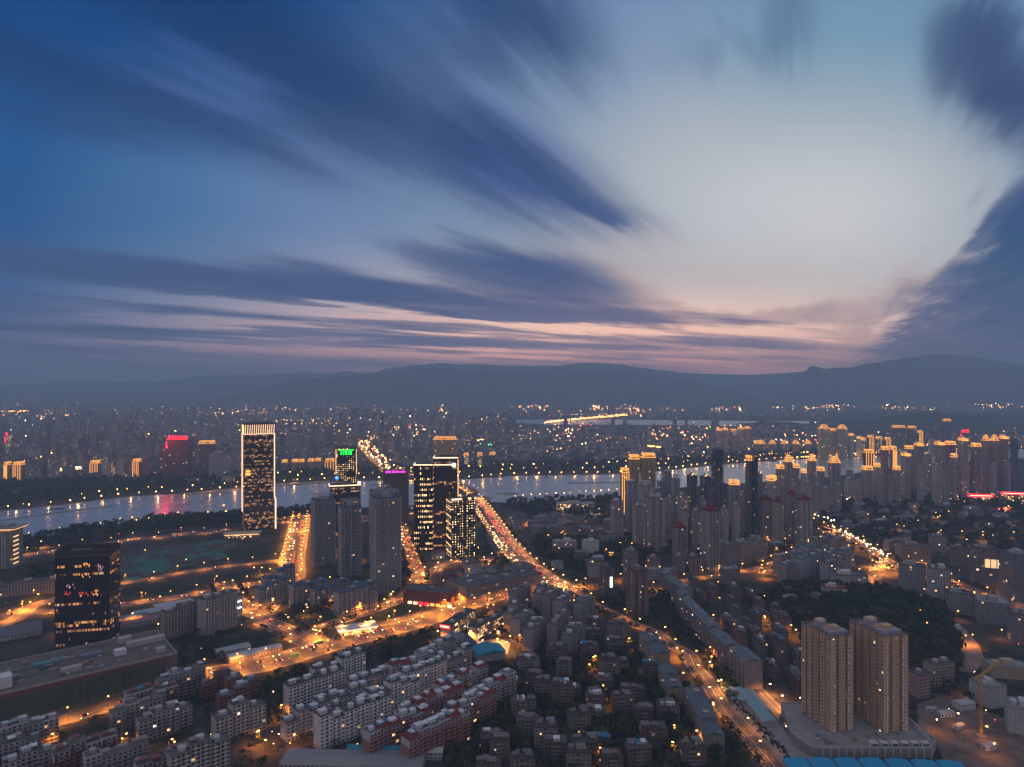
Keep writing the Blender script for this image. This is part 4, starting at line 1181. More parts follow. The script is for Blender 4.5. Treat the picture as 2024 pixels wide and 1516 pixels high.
patch('building_site', [(1812, 1392), (1870, 1372), (1930, 1400), (1985, 1420), (2060, 1470), (2090, 1540), (1930, 1560), (1870, 1510), (1850, 1470), (1815, 1440)], 0.28, 'site_rubble')
patch('building_site', [(1895, 1240), (1925, 1262), (1945, 1300), (1925, 1330), (1895, 1325), (1885, 1290)], 0.26, 'rubble')
for (px, py, w_, d_, h_) in ((1868, 1415, 14, 6, 4), (1895, 1440, 10, 4, 3), (1840, 1405, 8, 4, 3), (1955, 1480, 12, 5, 3.5), (1905, 1400, 16, 9, 6)):
    x, y = G(px, py); o = thing('site_cabin', x, y, 0, R(rnd.uniform(-30, 30)), None, 'cabin')
    m = MB(); m.box(0, 0, 0, w_, d_, h_, 'wall_small'); part('wall', m, o, WHITE); m = MB(); m.gable(0, 0, h_, w_, d_, 1.0, 'roof_slab'); part('roof', m, o, (0.4, 0.4, 0.42))
    GENERIC.append((o, 'pale site', 'cabin', x, y)); mark(x, y, w_, d_)
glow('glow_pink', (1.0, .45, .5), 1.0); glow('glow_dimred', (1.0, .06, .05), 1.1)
# --- dark glass office tower
o = hero('office_tower', 'dark brown glass office tower with open crown and scattered lit offices', 'office tower', 108, 238, 1279, 1103, 31, 11.5, 'wall_glass', (0.05, 0.04, 0.045), DARK, 'none', nx=0)
X, Y, w_, h = fit(108, 238, 1279, 1103, 31, 11.5)
m = MB(); m.ring(rect(w_, 31), h + 1.4, h + 7.5, .8, 'wall_glass'); part('crown_screen', m, o)
m = MB(); m.box(-8, 0, .2, 20, 12, 4.5, 'paint_fine'); m.box(14, 2, .2, 10, 9, 3.2, 'paint_fine'); part('plant_room', m, o, (0.05, 0.1, 0.16), (0, 0, h))
for k in range(2):
    m = MB(); m.box(w_ / 2 - 3.5 + 3.2 * k, -31 / 2 - .7, 0, .8, 1.2, h + 8, 'paint_fine'); part('fin', m, o, (0.06, 0.055, 0.06))
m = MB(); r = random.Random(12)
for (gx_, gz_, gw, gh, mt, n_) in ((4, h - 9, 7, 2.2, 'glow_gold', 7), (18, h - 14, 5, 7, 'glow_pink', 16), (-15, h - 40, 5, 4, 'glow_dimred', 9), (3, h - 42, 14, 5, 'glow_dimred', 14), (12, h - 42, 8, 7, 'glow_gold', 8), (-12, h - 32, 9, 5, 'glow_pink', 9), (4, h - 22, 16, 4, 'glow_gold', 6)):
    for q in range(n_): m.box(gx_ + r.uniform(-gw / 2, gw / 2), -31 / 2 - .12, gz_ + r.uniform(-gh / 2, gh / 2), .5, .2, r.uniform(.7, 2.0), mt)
part('glow_panel_or_reflection', m, o)  # these glowing strips imitate coloured city reflections on the glass, not lit rooms
lm('the dark glass office tower', 172, 1279)
# --- netted shopping centre under construction
cx, cy = -424.5, 634.6; rt = R(40)
o = thing('shopping_centre', cx, cy, 0, rt, 'long unfinished shopping centre wrapped in green netting with cluttered flat roof', 'shopping centre')
L_, d_ = 190, 80; h = 27
X0 = 0
m = MB(); m.box(0, 0, 0, L_, d_, h, 'paint', 'roof_slab'); part('wall', m, o, (0.13, 0.115, 0.10))
r = random.Random(8)
for k in range(46):
    m = MB(); m.box(0, 0, 0, r.uniform(1.5, 7), r.uniform(1.5, 5), r.uniform(.8, 3), 'paint_fine', rot=r.choice((0, .3, 1.2))); part('roof_unit', m, o, vary(r.choice((PALE, GREYC, BLUEGREY, (.14, .11, .1), (.3, .2, .16)))), (r.uniform(-L_ / 2 + 6, L_ / 2 - 6), r.uniform(-d_ / 2 + 6, d_ / 2 - 6), h + .1))
m = MB(); m.box(-4, -d_ / 2 - .7, 0, L_ - 14, 1.0, h - 4.0, 'dust_net'); part('scaffold_net', m, o)
for k in range(40):
    pass
m = MB()
for k in range(32): m.box(-L_ / 2 + 4 + k * 5.7, -d_ / 2 - 1.35, 0, .25, .2, h - 3, 'steel')
for z in range(3, 24, 4): m.box(-4, -d_ / 2 - 1.35, z, L_ - 14, .2, .2, 'steel')
part('scaffold_frame', m, o)
m = MB(); m.box(12, -d_ / 2 + 2, h - 3.8, L_ - 40, 4.4, 3.0, 'paint_fine'); part('cornice', m, o, (0.16, 0.05, 0.05))
m = MB(); m.ring(rect(L_, d_), h, h + 1.6, .8, 'paint_fine'); part('parapet', m, o, (0.32, 0.29, 0.27))
r = random.Random(5)
for (x, y, w_, q, z, c) in ((-40, -20, 12, 14, 9, WHITE), (-62, -6, 20, 10, 5, WHITE), (10, -22, 16, 7, 4, PALE), (52, -6, 10, 8, 4.5, WHITE), (78, 10, 34, 9, 4, PALE), (30, 8, 18, 11, 2.5, BLUEGREY), (-5, 12, 22, 9, 2.2, (0.1, 0.25, 0.3)), (84, -24, 8, 8, 3.5, PALE), (62, 26, 12, 9, 5, PALE)):
    m = MB(); m.box(0, 0, .1, w_, q, z, 'paint_fine', 'roof_slab'); m.ring(rect(w_, q), z, z + .6, .3, 'paint_fine'); part('rooftop_shed', m, o, c, (x, y, h))
m = MB(); m.prism([(26 * math.cos(math.tau * k / 20), 10 * math.sin(math.tau * k / 20)) for k in range(20)], .1, 1.4, 'paint_fine'); part('skylight', m, o, (0.12, 0.2, 0.22), (-25, -2, h))
mark(cx, cy, L_, d_, rt, 2); lm('the netted shopping centre', 150, 1400)
# --- hotel with lit roof slab at the river end, pale long building in front of it
o = hero('hotel', 'pale column-fronted hotel with a lit flat overhanging roof by the riverside road', 'hotel', -60, 46, 1126, 1052, 30, 8, 'wall_grid', (0.42, 0.38, 0.37), DARK, 'none', nx=0)
X, Y, w_, h = fit(-60, 46, 1126, 1052, 30, 8)
m = MB(); m.box(0, 0, 3.5, w_ + 12, 40, 1.6, 'paint_fine', bottom=True); m.box(0, 0, 5.1, w_ - 20, 24, 3, 'paint_fine'); part('canopy_roof', m, o, (0.26, 0.25, 0.28), (0, 0, h))
m = MB(); m.bar((-w_ / 2 - 5, -19, 3.1), (w_ / 2 + 5, -19, 3.1), .5, 'glow_warm'); m.bar((w_ / 2 + 5, -19, 3.1), (w_ / 2 + 5, 19, 3.1), .5, 'glow_warm')
for k in range(24): m.box(-w_ / 2 + k * w_ / 24, -15.6, .5, 1.0, .4, 1.0, 'glow_gold')
part('light_line', m, o, None, (0, 0, h))
m = MB()
for z in range(6, int(h) - 4, 7): m.box(w_ / 2 + .5, -6, z, .6, 14, 1.1, 'glow_warm')
part('balcony_light', m, o)
for k in range(12): m = MB(); m.box(-w_ / 2 + 4 + k * (w_ - 14) / 11, -15.8, 0, 1.3, 1.4, h - 8, 'paint_fine'); part('column', m, o, (0.5, 0.46, 0.46))
lm('the column-fronted hotel', 20, 1126)
def row(px, py, L, wall, ad, seg, roofc=(0.17, 0.03, 0.03), roof='mix', two=True, st_=7, group='stepped rows beside the dark meadow'):
    gx_, gy_ = G(px, py); rt_ = R(43); n = max(2, round(L / 10.5)); cx_, cy_ = gx_ + math.cos(rt_) * L / 2, gy_ + math.sin(rt_) * L / 2
    o = put(walkup(seg, n, st_, roof, 'wall_flats_dense' if two else 'wall_flats', two, L / n, 12), 'apartment_block', cx_, cy_, rt_, colors(wall, roofc, (0.6, 0.6, 0.63), None, [BLUET, WHITE, TEAL]), None, 'apartment block', group)
    GENERIC.append((o, ad, 'apartment block', cx_, cy_)); mark(cx_, cy_, L, 12, rt_, 1)
def slab(name, label, cat, px, py, rot, L, d, storeys, wallm, wall, roofc, roof='flat', group=None, nseg=None, two=False, adj=None, z0=0, bal=False):
    """long building: px, py is its near end's base centre; it runs away at angle rot"""
    gx_, gy_ = G(px, py); rt_ = R(rot); cx_, cy_ = gx_ + math.cos(rt_) * L / 2, gy_ + math.sin(rt_) * L / 2
    n = nseg or max(1, round(L / 16))
    pr = walkup(int(px * 3 + py), n, storeys, roof, wallm, two, L / n, d, shed=not wallm.startswith('wall_shop'), bal=bal, stagger=.8 if n > 1 else 0)
    o = put(pr, name, cx_, cy_, rt_, colors(wall, roofc), label, cat, group)
    if not label: GENERIC.append((o, adj, cat, cx_, cy_))
    mark(cx_, cy_, L, d, rt_, 2)
    return o, cx_, cy_
slab('office_block', 'pale five-storey long building with rows of dark windows below the hotel', 'office block', -30, 1182, 24, 95, 16, 6, 'wall_flats', (0.42, 0.33, 0.28), DARK, nseg=3)
# --- tower outlined in white light
o = hero('office_tower', 'tallest dark glass tower with white light line down its edge and glowing slatted crown', 'office tower', 479, 542, 1050, 839, 43, 26, 'wall_bands', (0.05, 0.045, 0.05), DARK, 'none', nx=0)
X, Y, w_, h = fit(479, 542, 1050, 839, 43, 26)
m = MB()
for k in range(14): m.bar((-w_ / 2 + 2 + k * (w_ - 3) / 13, -43 / 2 - .5, h - 19 ), (-w_ / 2 + 3 + k * (w_ - 3) / 13, -43 / 2 - .5, h - 1), .45, 'glow_white')
m.bar((-w_ / 2, -22, h - 19.5), (w_ / 2, -22, h - 19.5), .5, 'glow_white')
part('crown_light', m, o)
m = MB()
for k in range(11): m.bar((-w_ / 2 - .5, -20 + k * 4, h - 18), (-w_ / 2 - .5, -20 + k * 4, h - 2), .28, 'glow_warm')
m.bar((-w_ / 2 - .5, -21, h - 19.5), (-w_ / 2 - .5, 21, h - 19.5), .4, 'glow_warm'); part('crown_light', m, o)
m = MB(); m.bar((w_ / 2 + .4, -22.2, h * .31), (w_ / 2 + .4, -22.2, h - 19), .8, 'glow_white'); m.bar((w_ / 2 + 2.6, -22.2, 0), (w_ / 2 + 2.6, -22.2, h * .28), 1.1, 'glow_white'); m.bar((w_ / 2 + 2.6, -22.2, h * .28), (w_ / 2 + .4, -22.2, h * .31), 1.0, 'glow_white')
part('light_line', m, o)
m = MB(); m.bar((-w_ / 2 - .6, 22.2, h * .15), (-w_ / 2 - .6, 22.2, h - 19), .6, 'glow_white'); part('light_line', m, o)
m = MB(); m.box(0, 0, h, w_ * .7, 30, 3, 'paint_fine'); part('plant_room', m, o, DARK)
m = MB(); m.hip(-w_ / 2 + 7, -22.3, h * .55, 8, .4, 4, 'glow_gold'); m.box(-w_ / 2 + 7, -22.3, h * .52, 9, .6, 5, 'glow_gold'); part('sky_garden_light', m, o)
ox, oy = G(480, 1063); o = thing('sales_hall', ox, oy, 0, R(12), 'low lit stone-walled hall at the foot of the outlined tower', 'hall')
m = MB(); m.box(0, 0, 0, 62, 22, 9, 'wall_shop'); part('wall', m, o, (0.5, 0.36, 0.26)); m = MB(); m.box(0, 0, 9, 66, 26, 1, 'roof_slab', bottom=True); part('roof', m, o, (0.5, 0.38, 0.3))
m = MB(); m.bar((-30, -11.6, 8.2), (30, -11.6, 8.2), .5, 'glow_warm'); part('light_line', m, o); mark(ox, oy, 66, 26, R(12))
lm('the tower outlined in white light', 512, 1055)
# --- slim residential towers of the centre
for (xl, xr, yb, yt, d_, yaw, lab) in ((615, 662, 1122, 990, 24, 28, 'slim dark blue tower with white balcony grid, westernmost of the four by the broad crossing'),
                                       (669, 714, 1142, 1002, 22, 24, 'slim tower with pale square-gridded glass front between its two darker neighbours'),
                                       (733, 792, 1176, 986, 26, 25, 'tallest slim residential tower with long ribbed balcony side beside the curved street'),
                                       (730, 775, 1120, 972, 22, 20, 'dark blue tower with open roof frame rising behind the long ribbed tower')):
    o = hero('residential_tower', lab, 'apartment tower', xl, xr, yb, yt, d_, yaw, 'wall_grid', (0.30, 0.30, 0.33), (0.10, 0.13, 0.17), 'pergola', nx=2, nd=1, dep=1.8)
    X, Y, w_, h = fit(xl, xr, yb, yt, d_, yaw)
    for (ax, ay, bw, bd) in ((-w_ / 2, -d_ * .28, 1.0, 5), (-w_ / 2, d_ * .28, 1.0, 5), (-w_ * .33, -d_ / 2, 5, 1.0), (w_ * .0, -d_ / 2, 5, 1.0), (w_ * .35, -d_ / 2, 5, 1.0)):
        m = MB(); z = 3.0
        while z < h - 3: m.box(ax, ay, z - .2, bw + .8, bd, .35, 'paint_fine', bottom=True); m.box(ax, ay, z + .1, bw + .6, bd * .96, .9, 'wall_glass_blue'); z += 3.0
        m.box(ax, ay, 2, bw + .9 if bw < 2 else .5, .5 if bw < 2 else bd + .3, h - 4, 'paint_fine')
        part('balcony', m, o, (0.46, 0.45, 0.47))
    if True:
        m = MB(); 
        for z in range(3, int(h), 6 if xl == 669 else 3): m.box(-w_ * .0, -d_ / 2 - .25, z, w_ + 1.2, .3, .5, 'paint_fine', bottom=True); m.box(-w_ / 2 - .25, 0, z, .3, d_ + .6, .5, 'paint_fine', bottom=True)
        for x in (-w_ / 2 - .3, 0, w_ / 2 + .3): m.box(x, -d_ / 2 - .3, 0, .6, .6, h, 'paint_fine')
        for y in (-d_ / 2, 0, d_ / 2): m.box(-w_ / 2 - .35, y, 0, .5, .6, h, 'paint_fine')
        part('facade_grid', m, o, (0.55, 0.56, 0.58))
lm('the slim gridded towers', 700, 1145)
# --- offices behind them
o = hero('office_tower', 'glass office tower with a lit roof line and white beacon behind the slim towers', 'office tower', 650, 713, 1060, 962, 34, 18, 'wall_glass', (0.06, 0.055, 0.06), DARK, 'line', nx=0)
X, Y, w_, h = fit(650, 713, 1060, 962, 34, 18)
m = MB(); cylinder(m, w_ / 2 - 3, -17, 3.0, 2.4, 3.6, 'glow_cool'); part('beacon', m, o, None, (0, 0, h))
o = hero('office_tower', 'office tower dotted with lamps under a green rooftop sign and gold corner lights', 'office tower', 664, 706, 1024, 886, 32, 10, 'wall_lamps', DARK, DARK, 'none', nx=0, edge=[(-1, 95, 148), (1, 95, 148)], st=4.2)
X, Y, w_, h = fit(664, 706, 1024, 886, 32, 10)
m = MB(); m.box(0, -17, -16, w_ * .74, .6, 10.5, 'paint_fine'); part('sign_board', m, o, (0.0, 0.05, 0.01), (0, 0, h))
m = MB(); glyphs(m, 5, w_ * .6, 7.5, 'glow_green', 3); part('sign', m, o, None, (0, -17.8, h - 14.6))
m = MB(); m.bar((-w_ * .38, -17.6, h - 4), (w_ * .38, -17.6, h - 4), .5, 'glow_green'); part('light_line', m, o)
m = MB(); cylinder(m, 0, 0, 0, 3.0, 1.6, 'glow_blue', 8); m.hip(0, 0, 1.6, 7, 3, 4.5, 'glow_blue'); part('emblem', m, o, None, (-w_ / 2 + 2, -16.8, h * .56))
lm('the green-sign tower', 685, 1024)
o = hero('office_tower', 'dark office tower with a magenta English rooftop sign near the bridge', 'office tower', 757, 808, 1040, 936, 34, 6, 'wall_tower', (0.10, 0.07, 0.07), DARK, 'none', nx=0)
X, Y, w_, h = fit(757, 808, 1040, 936, 34, 6)
m = MB(); m.box(0, -15, .2, w_ * .85, 1, 5.4, 'paint_fine'); part('sign_board', m, o, (0.10, 0.0, 0.08), (0, 0, h))
text_part('sign', '(CBD) GRAND PLAZA', o, 5.2, (0, -17.2, h + 3.0), 'glow_magenta', stretch=.80)
lm('the magenta-sign tower', 783, 1040)
o = hero('office_tower', 'broad dark office tower with spaced rows of orange lamps and lit roof line', 'office tower', 818, 859, 1092, 920, 34, 4, 'wall_spots', DARK, DARK, 'line', nx=0) if False else None
facade('wall_spots', win=(0.40, 0.62, 0.30, 0.62), glass=(0.01, 0.01, 0.012), lit=0.85, litcol=(1.0, 0.52, 0.18), es=7.0, wall=(0.022, 0.02, 0.022), extra=0.0, white_share=.05)
o = hero('office_tower', 'dark office tower with spaced rows of orange lamps and a lit roof line', 'office tower', 818, 858, 1090, 920, 30, 2, 'wall_spots', DARK, DARK, 'line', nx=0, st=9.0)
o = hero('office_tower', 'tall dark slab tower with double light lines and round white beacon beside the lamp-dotted tower', 'office tower', 857, 907, 1094, 906, 32, 2, 'wall_glass', (0.05, 0.045, 0.05), DARK, 'line', nx=0, edge=[(1, 60, 160)])
X, Y, w_, h = fit(857, 907, 1094, 906, 32, 2)
m = MB(); cylinder(m, w_ / 2 - 7, -17.5, -14, 3.0, 5.5, 'glow_cool'); m.bar((-w_ / 2, -16.6, -11), (w_ / 2 - 8, -16.6, -11), .6, 'glow_line'); part('beacon', m, o, None, (0, 0, h))
lm('the pair of dark office towers', 862, 1094)
facade('wall_dots', win=(0.38, 0.64, 0.36, 0.66), glass=(0.01, 0.01, 0.012), lit=0.95, litcol=(1.0, 0.60, 0.25), es=5.0, wall=(0.03, 0.024, 0.022), extra=0.0, white_share=.1)
o = hero('office_tower', 'office tower covered in rows of small orange lamps with a lit parapet beside the boulevard', 'office tower', 882, 940, 1104, 990, 30, 22, 'wall_dots', DARK, DARK, 'none', nx=1, nd=0, dep=1.5, st=4.2)
X, Y, w_, h = fit(882, 940, 1104, 990, 30, 22)
m = MB(); m.bar((-w_ / 2, -15.6, 2), (-w_ * .08, -15.6, 2), 1.2, 'glow_white'); m.bar((w_ * .2, -15.6, 2), (w_ * .3, -15.6, 2), 1.6, 'glow_white'); m.bar((w_ * .45, -15.6, 2), (w_ * .5, -15.6, 2), 1.2, 'glow_white'); part('parapet_light', m, o, None, (0, 0, h))
m = MB()
for z in range(8, int(h), 12): m.bar((-w_ / 2 - .4, -14, z), (-w_ / 2 - .4, 14, z + 2), .4, 'glow_warm')
part('light_line', m, o)
m = MB(); m.box(w_ * .05, -15.4, 0, 6, 1.0, h + 3, 'wall_glass'); part('stair_shaft', m, o)
lm('the lamp-covered office tower', 911, 1104)

# --- buildings along the avenue
slab('department_store', 'dark red brick department store with bright shop fronts on the avenue', 'department store', 806, 1186, -17, 62, 26, 6, 'wall_blank', (0.20, 0.07, 0.055), DARK, nseg=1)
o2 = LMx = None
gx_, gy_ = G(806, 1186)
o = thing('shop_front', gx_ + 32, gy_ - 24, .4, R(-17), 'row of bright red and yellow shop fronts under the brick department store', 'shop front')
m = MB()
for k, mt in enumerate(('glow_white', 'glow_white', 'glow_red', 'glow_red', 'glow_gold', 'glow_gold', 'glow_gold', 'glow_white')): m.box(-28 + k * 8, 0, 0, 5.2, 2.0, 3.0, mt)
part('glow_panel_or_reflection', m, o); m = MB(); m.box(0, 1.6, 0, 64, 1.0, 5.5, 'concrete'); part('wall', m, o)
lm('the brick department store', 850, 1192)
slab('arcade_building', 'very long beige five-storey building with gridded front and cluttered dark roof', 'commercial building', 905, 1186, 38, 130, 42, 7, 'wall_grid', (0.40, 0.31, 0.24), DARK, nseg=4)
slab('arcade_building', 'beige five-storey continuation of the long building reaching the boulevard', 'commercial building', 1008, 1150, 30, 34, 34, 7, 'wall_grid', (0.40, 0.31, 0.24), DARK, nseg=1)
# school with red sign
WH = (0.64, 0.64, 0.68)
for args in ((626, 1480, 66, WH, 'white stepped', 1, DARK, 'flat', False, 8), (704, 1432, 62, WH, 'white stepped', 2, DARK, 'flat', False, 8), (775, 1388, 58, WH, 'white stepped', 3, DARK, 'flat', False, 7),
             (560, 1462, 50, (0.42, 0.4, 0.41), 'low greyish', 4, DARK, 'flat', False, 6), (622, 1425, 52, (0.42, 0.4, 0.41), 'low greyish', 2, DARK, 'flat', False, 6), (690, 1385, 52, (0.42, 0.4, 0.41), 'low greyish', 1, DARK, 'flat', False, 6),
             (722, 1500, 60, (0.30, 0.15, 0.12), 'red-roofed brick', 1), (795, 1448, 62, (0.30, 0.16, 0.13), 'red-roofed brick', 2), (862, 1398, 56, (0.34, 0.3, 0.3), 'red-roofed grey', 3),
             (800, 1512, 60, (0.32, 0.15, 0.12), 'low red-roofed', 3), (868, 1458, 58, (0.30, 0.16, 0.13), 'red-roofed brick', 4), (925, 1412, 52, (0.34, 0.3, 0.3), 'red-roofed grey', 0),
             (768, 1362, 56, (0.36, 0.34, 0.35), 'red-roofed pale', 4), (832, 1322, 50, (0.36, 0.34, 0.35), 'grey', 0, (0.1, 0.09, 0.09)), (845, 1352, 50, (0.36, 0.34, 0.35), 'grey flat-roofed', 1, (0.1, 0.09, 0.09), 'flat')): row(*args)
for (px, py, rt_, L_, lab) in ((880, 1263, 66, 62, 'lit beige school block with red rooftop lettering at its gable end'), (934, 1266, 62, 66, 'lit beige school block with galleried side facing the bright yard')):
    o, cx_, cy_ = slab('school_building', lab, 'school building', px, py, rt_, L_, 13, 5, 'wall_shop', (0.46, 0.34, 0.24), (0.06, 0.07, 0.08), nseg=2)
    m = MB()
    for k in range(1, 5): m.box(0, -7.4, k * 3.0 - .3, L_ - 1, 1.8, .3, 'paint_fine', bottom=True); m.box(0, -8.2, k * 3.0, L_ - 1, .2, 1.0, 'paint_fine')
    part('gallery', m, o, (0.55, 0.40, 0.28))
    if px == 880:
        m = MB(); m.box(-L_ / 2 - .8, 0, 12.6, .5, 12.5, 3.4, 'glow_red'); part('sign', m, o)
        m = MB(); glyphs(m, 8, 11.0, 2.0, 'glow_line', 9); q = part('sign_lettering', m, o, None, (-L_ / 2 - 1.3, 0, 13.3), R(-90))
lm('the school with the red sign', 905, 1266)
patch('school_yard', [(940, 1270), (985, 1262), (1010, 1272), (1003, 1292), (965, 1296), (946, 1286)], 0.3, 'concrete')
LMP = []
def flood(px, py, power, kind='white', h=9.0, label=None):
    x, y = G(px, py)
    o = put(LAMPS[kind], 'floodlight', x, y, R(rnd.uniform(0, 360)), {'p': (.2, .2, .2)}, label, 'floodlight', z=.2)
    lamp_light(kind, power, o)
    if not label: GENERIC.append((o, 'bright', 'floodlight', x, y))
for p in ((990, 1268, 2.2), (955, 1284, 1.5), (925, 1268, 1.3), (1003, 1288, 1.4), (870, 1268, 1.0)): flood(*p)
for (px, py, w_, d_, h_, rt_, c, cc, lab) in ((903, 1290, 34, 30, 9, 24, (0.055, 0.08, 0.13), PALE, 'sports hall with wide dark blue pitched roof in front of the school'), (965, 1304, 30, 24, 8, 20, (0.03, 0.24, 0.36), PALE, 'hall with bright turquoise-blue pitched roof next to the dark blue one')):
    x, y = G(px, py); o = thing('sports_hall', x, y + 8, 0, R(rt_), lab, 'hall')
    m = MB(); m.box(0, 0, 0, w_, d_, h_, 'wall_blank'); part('wall', m, o, cc); m = MB(); m.gable(0, 0, h_, w_, d_, 3.6, 'paint_fine', over=1.5, axis='y'); part('roof', m, o, c); mark(x, y + 8, w_, d_, R(rt_), 1)
lm('the blue-roofed sports halls', 930, 1300)
# filling station
x, y = G(705, 1250)
o = thing('filling_station', x, y, 0, R(26), 'filling station with wide flat white canopy lit brightly from below', 'filling station')
m = MB(); m.box(0, 0, 6.2, 46, 20, 1.3, 'paint_fine', bottom=True); part('canopy', m, o, (0.5, 0.52, 0.52))
for k in range(4):
    m = MB(); m.box(-16 + k * 10.6, 0, 0, .8, .8, 6.2, 'paint_fine'); part('column', m, o, WHITE)
    m = MB(); m.box(-16 + k * 10.6, -3, 0, 1.2, .8, 1.8, 'paint_fine'); part('pump', m, o, (0.4, 0.05, 0.05))
m = MB(); m.box(6, 13, 0, 30, 8, 4.5, 'wall_shop'); part('shop', m, o, WHITE)
m = MB(); m.box(0, -10.2, 6.3, 45, .3, 1.0, 'glow_white'); part('canopy_light', m, o)
for k in range(3): lamp_light('white', 1.6, o, 5.2, -15 + 15 * k, 1.0)
mark(x, y, 50, 30, R(26)); lm('the filling station', 705, 1250)
# long slabs beside the winding street
def slab_xy(name, label, cat, cx_, cy_, rot, L, d, storeys, wallm, wall, roofc, roof, nseg, bal=True):
    pr = walkup(int(cx_ * 3 + cy_), nseg, storeys, roof, wallm, False, L / nseg, d, shed=False, bal=bal, stagger=0.0)
    o = put(pr, name, cx_, cy_, R(rot), colors(wall, roofc), label, cat); mark(cx_, cy_, L, d, R(rot), 2); return o
TR = (0.13, 0.17, 0.19)
slab_xy('apartment_block', 'longest apartment slab with grey-green pitched roof above the winding street', 'apartment block', 219, 780, -87, 172, 14, 8, 'wall_flats_dense', (0.26, 0.22, 0.21), TR, 'gable', 10)
slab_xy('apartment_block', 'grey-green roofed slab continuing the longest slab towards the river', 'apartment block', 219, 915, -84, 88, 14, 8, 'wall_flats_dense', (0.26, 0.22, 0.21), TR, 'gable', 5)
slab_xy('apartment_block', 'short rounded block with slate roof at the street end of the longest slab', 'apartment block', 227, 664, -84, 34, 18, 8, 'wall_flats_dense', (0.30, 0.26, 0.23), TR, 'gable', 2)
slab_xy('apartment_block', 'slate-roofed slab in line along the street side of the old quarter', 'apartment block', 160, 572, -92, 76, 15, 6, 'wall_small', (0.27, 0.23, 0.2), SLATE, 'gable', 4, False)
slab_xy('apartment_block', 'blue-grey roofed house with dark roof vents at the bend of the street', 'apartment block', 148, 638, -90, 42, 14, 6, 'wall_small', (0.32, 0.27, 0.22), SLATE, 'gable', 2, False)
slab_xy('apartment_block', 'wide slate-roofed block where the winding street widens', 'apartment block', 148, 712, -82, 46, 17, 6, 'wall_small', (0.30, 0.25, 0.21), SLATE, 'gable', 2, False)
lm('the longest slab', 1400, 1300); lm('the bend of the winding street', 1340, 1290)
for (px, py, w_, d_) in ((1448, 1370, 18, 8), (1462, 1388, 16, 9), (1490, 1392, 14, 40), (1505, 1415, 12, 36)):
    x, y = G(px, py); o = thing('market_hall', x, y, 0, R(3), None, 'market hall'); m = MB(); m.box(0, 0, 0, w_, d_, 4.2, 'wall_blank'); part('wall', m, o, PALE)
    m = MB(); m.gable(0, 0, 4.2, w_, d_, 1.2, 'paint_fine', axis='y' if d_ > w_ else 'x'); part('roof', m, o, (0.22, 0.36, 0.40)); GENERIC.append((o, 'low pale-green roofed', 'market hall', x, y)); mark(x, y, w_, d_)
patch('parking_ground', [(1445, 1395), (1475, 1385), (1530, 1420), (1575, 1470), (1610, 1500), (1540, 1505), (1480, 1440)], 0.25, 'concrete')
# pale tower with red caps, its neighbours
o = hero('residential_tower', 'pale tower with dark red hipped roof caps standing alone above the low offices', 'apartment tower', 1384, 1423, 1130, 1012, 26, 14, 'wall_tower_strip', (0.44, 0.40, 0.38), DARK, 'red', nx=3, nd=1)
o = hero('residential_tower', 'shorter pale tower with dark red roof caps beside the pink office blocks', 'apartment tower', 1328, 1359, 1104, 1046, 22, 10, 'wall_tower_strip', (0.40, 0.35, 0.33), DARK, 'red', nx=3, nd=1)
lm('the pale tower with red roof caps', 1403, 1130)
hero('office_block', 'pinkish office block with ribbed centre in front of the shorter red-capped tower', 'office block', 1356, 1386, 1132, 1104, 22, 4, 'wall_tower', PINK, DARK, 'plain', nx=2)
hero('office_block', 'plain pink square office block next to the ribbed one', 'office block', 1328, 1354, 1130, 1103, 20, 4, 'wall_flats', PINK, DARK, 'plain', nx=0)
hero('office_block', 'pink six-storey block with dark roof west of the ribbed office block', 'office block', 1278, 1306, 1135, 1106, 22, 8, 'wall_flats', PINK, DARK, 'plain', nx=0)
# sign tower and brown tower by the junction
o = hero('residential_tower', 'dark tower with glowing white upright sign near the boulevard junction', 'apartment tower', 1184, 1214, 1186, 1126, 22, 10, 'wall_tower', (0.16, 0.12, 0.12), DARK, 'plain', nx=1)
X, Y, w_, h = fit(1184, 1214, 1186, 1126, 22, 10)
m = MB()
for k in range(4): m.box(w_ * .2, -11.4, h - 13 - k * 3.6, 3.0, .5, 2.6, 'glow_cool')
part('sign', m, o)
hero('residential_tower', 'pinkish-brown tower with a low domed annex south of the tree-lined square', 'apartment tower', 1238, 1282, 1222, 1130, 22, 8, 'wall_tower', (0.22, 0.16, 0.15), DARK, 'plain', nx=2)
hero('residential_tower', 'grey-brown tower with flat stepped roof behind the domed-annex tower', 'apartment tower', 1231, 1262, 1160, 1092, 20, 12, 'wall_flats', (0.26, 0.24, 0.24), DARK, 'plain', nx=0)
lm('the boulevard junction', 1140, 1175); lm('the upright-sign tower', 1199, 1186)
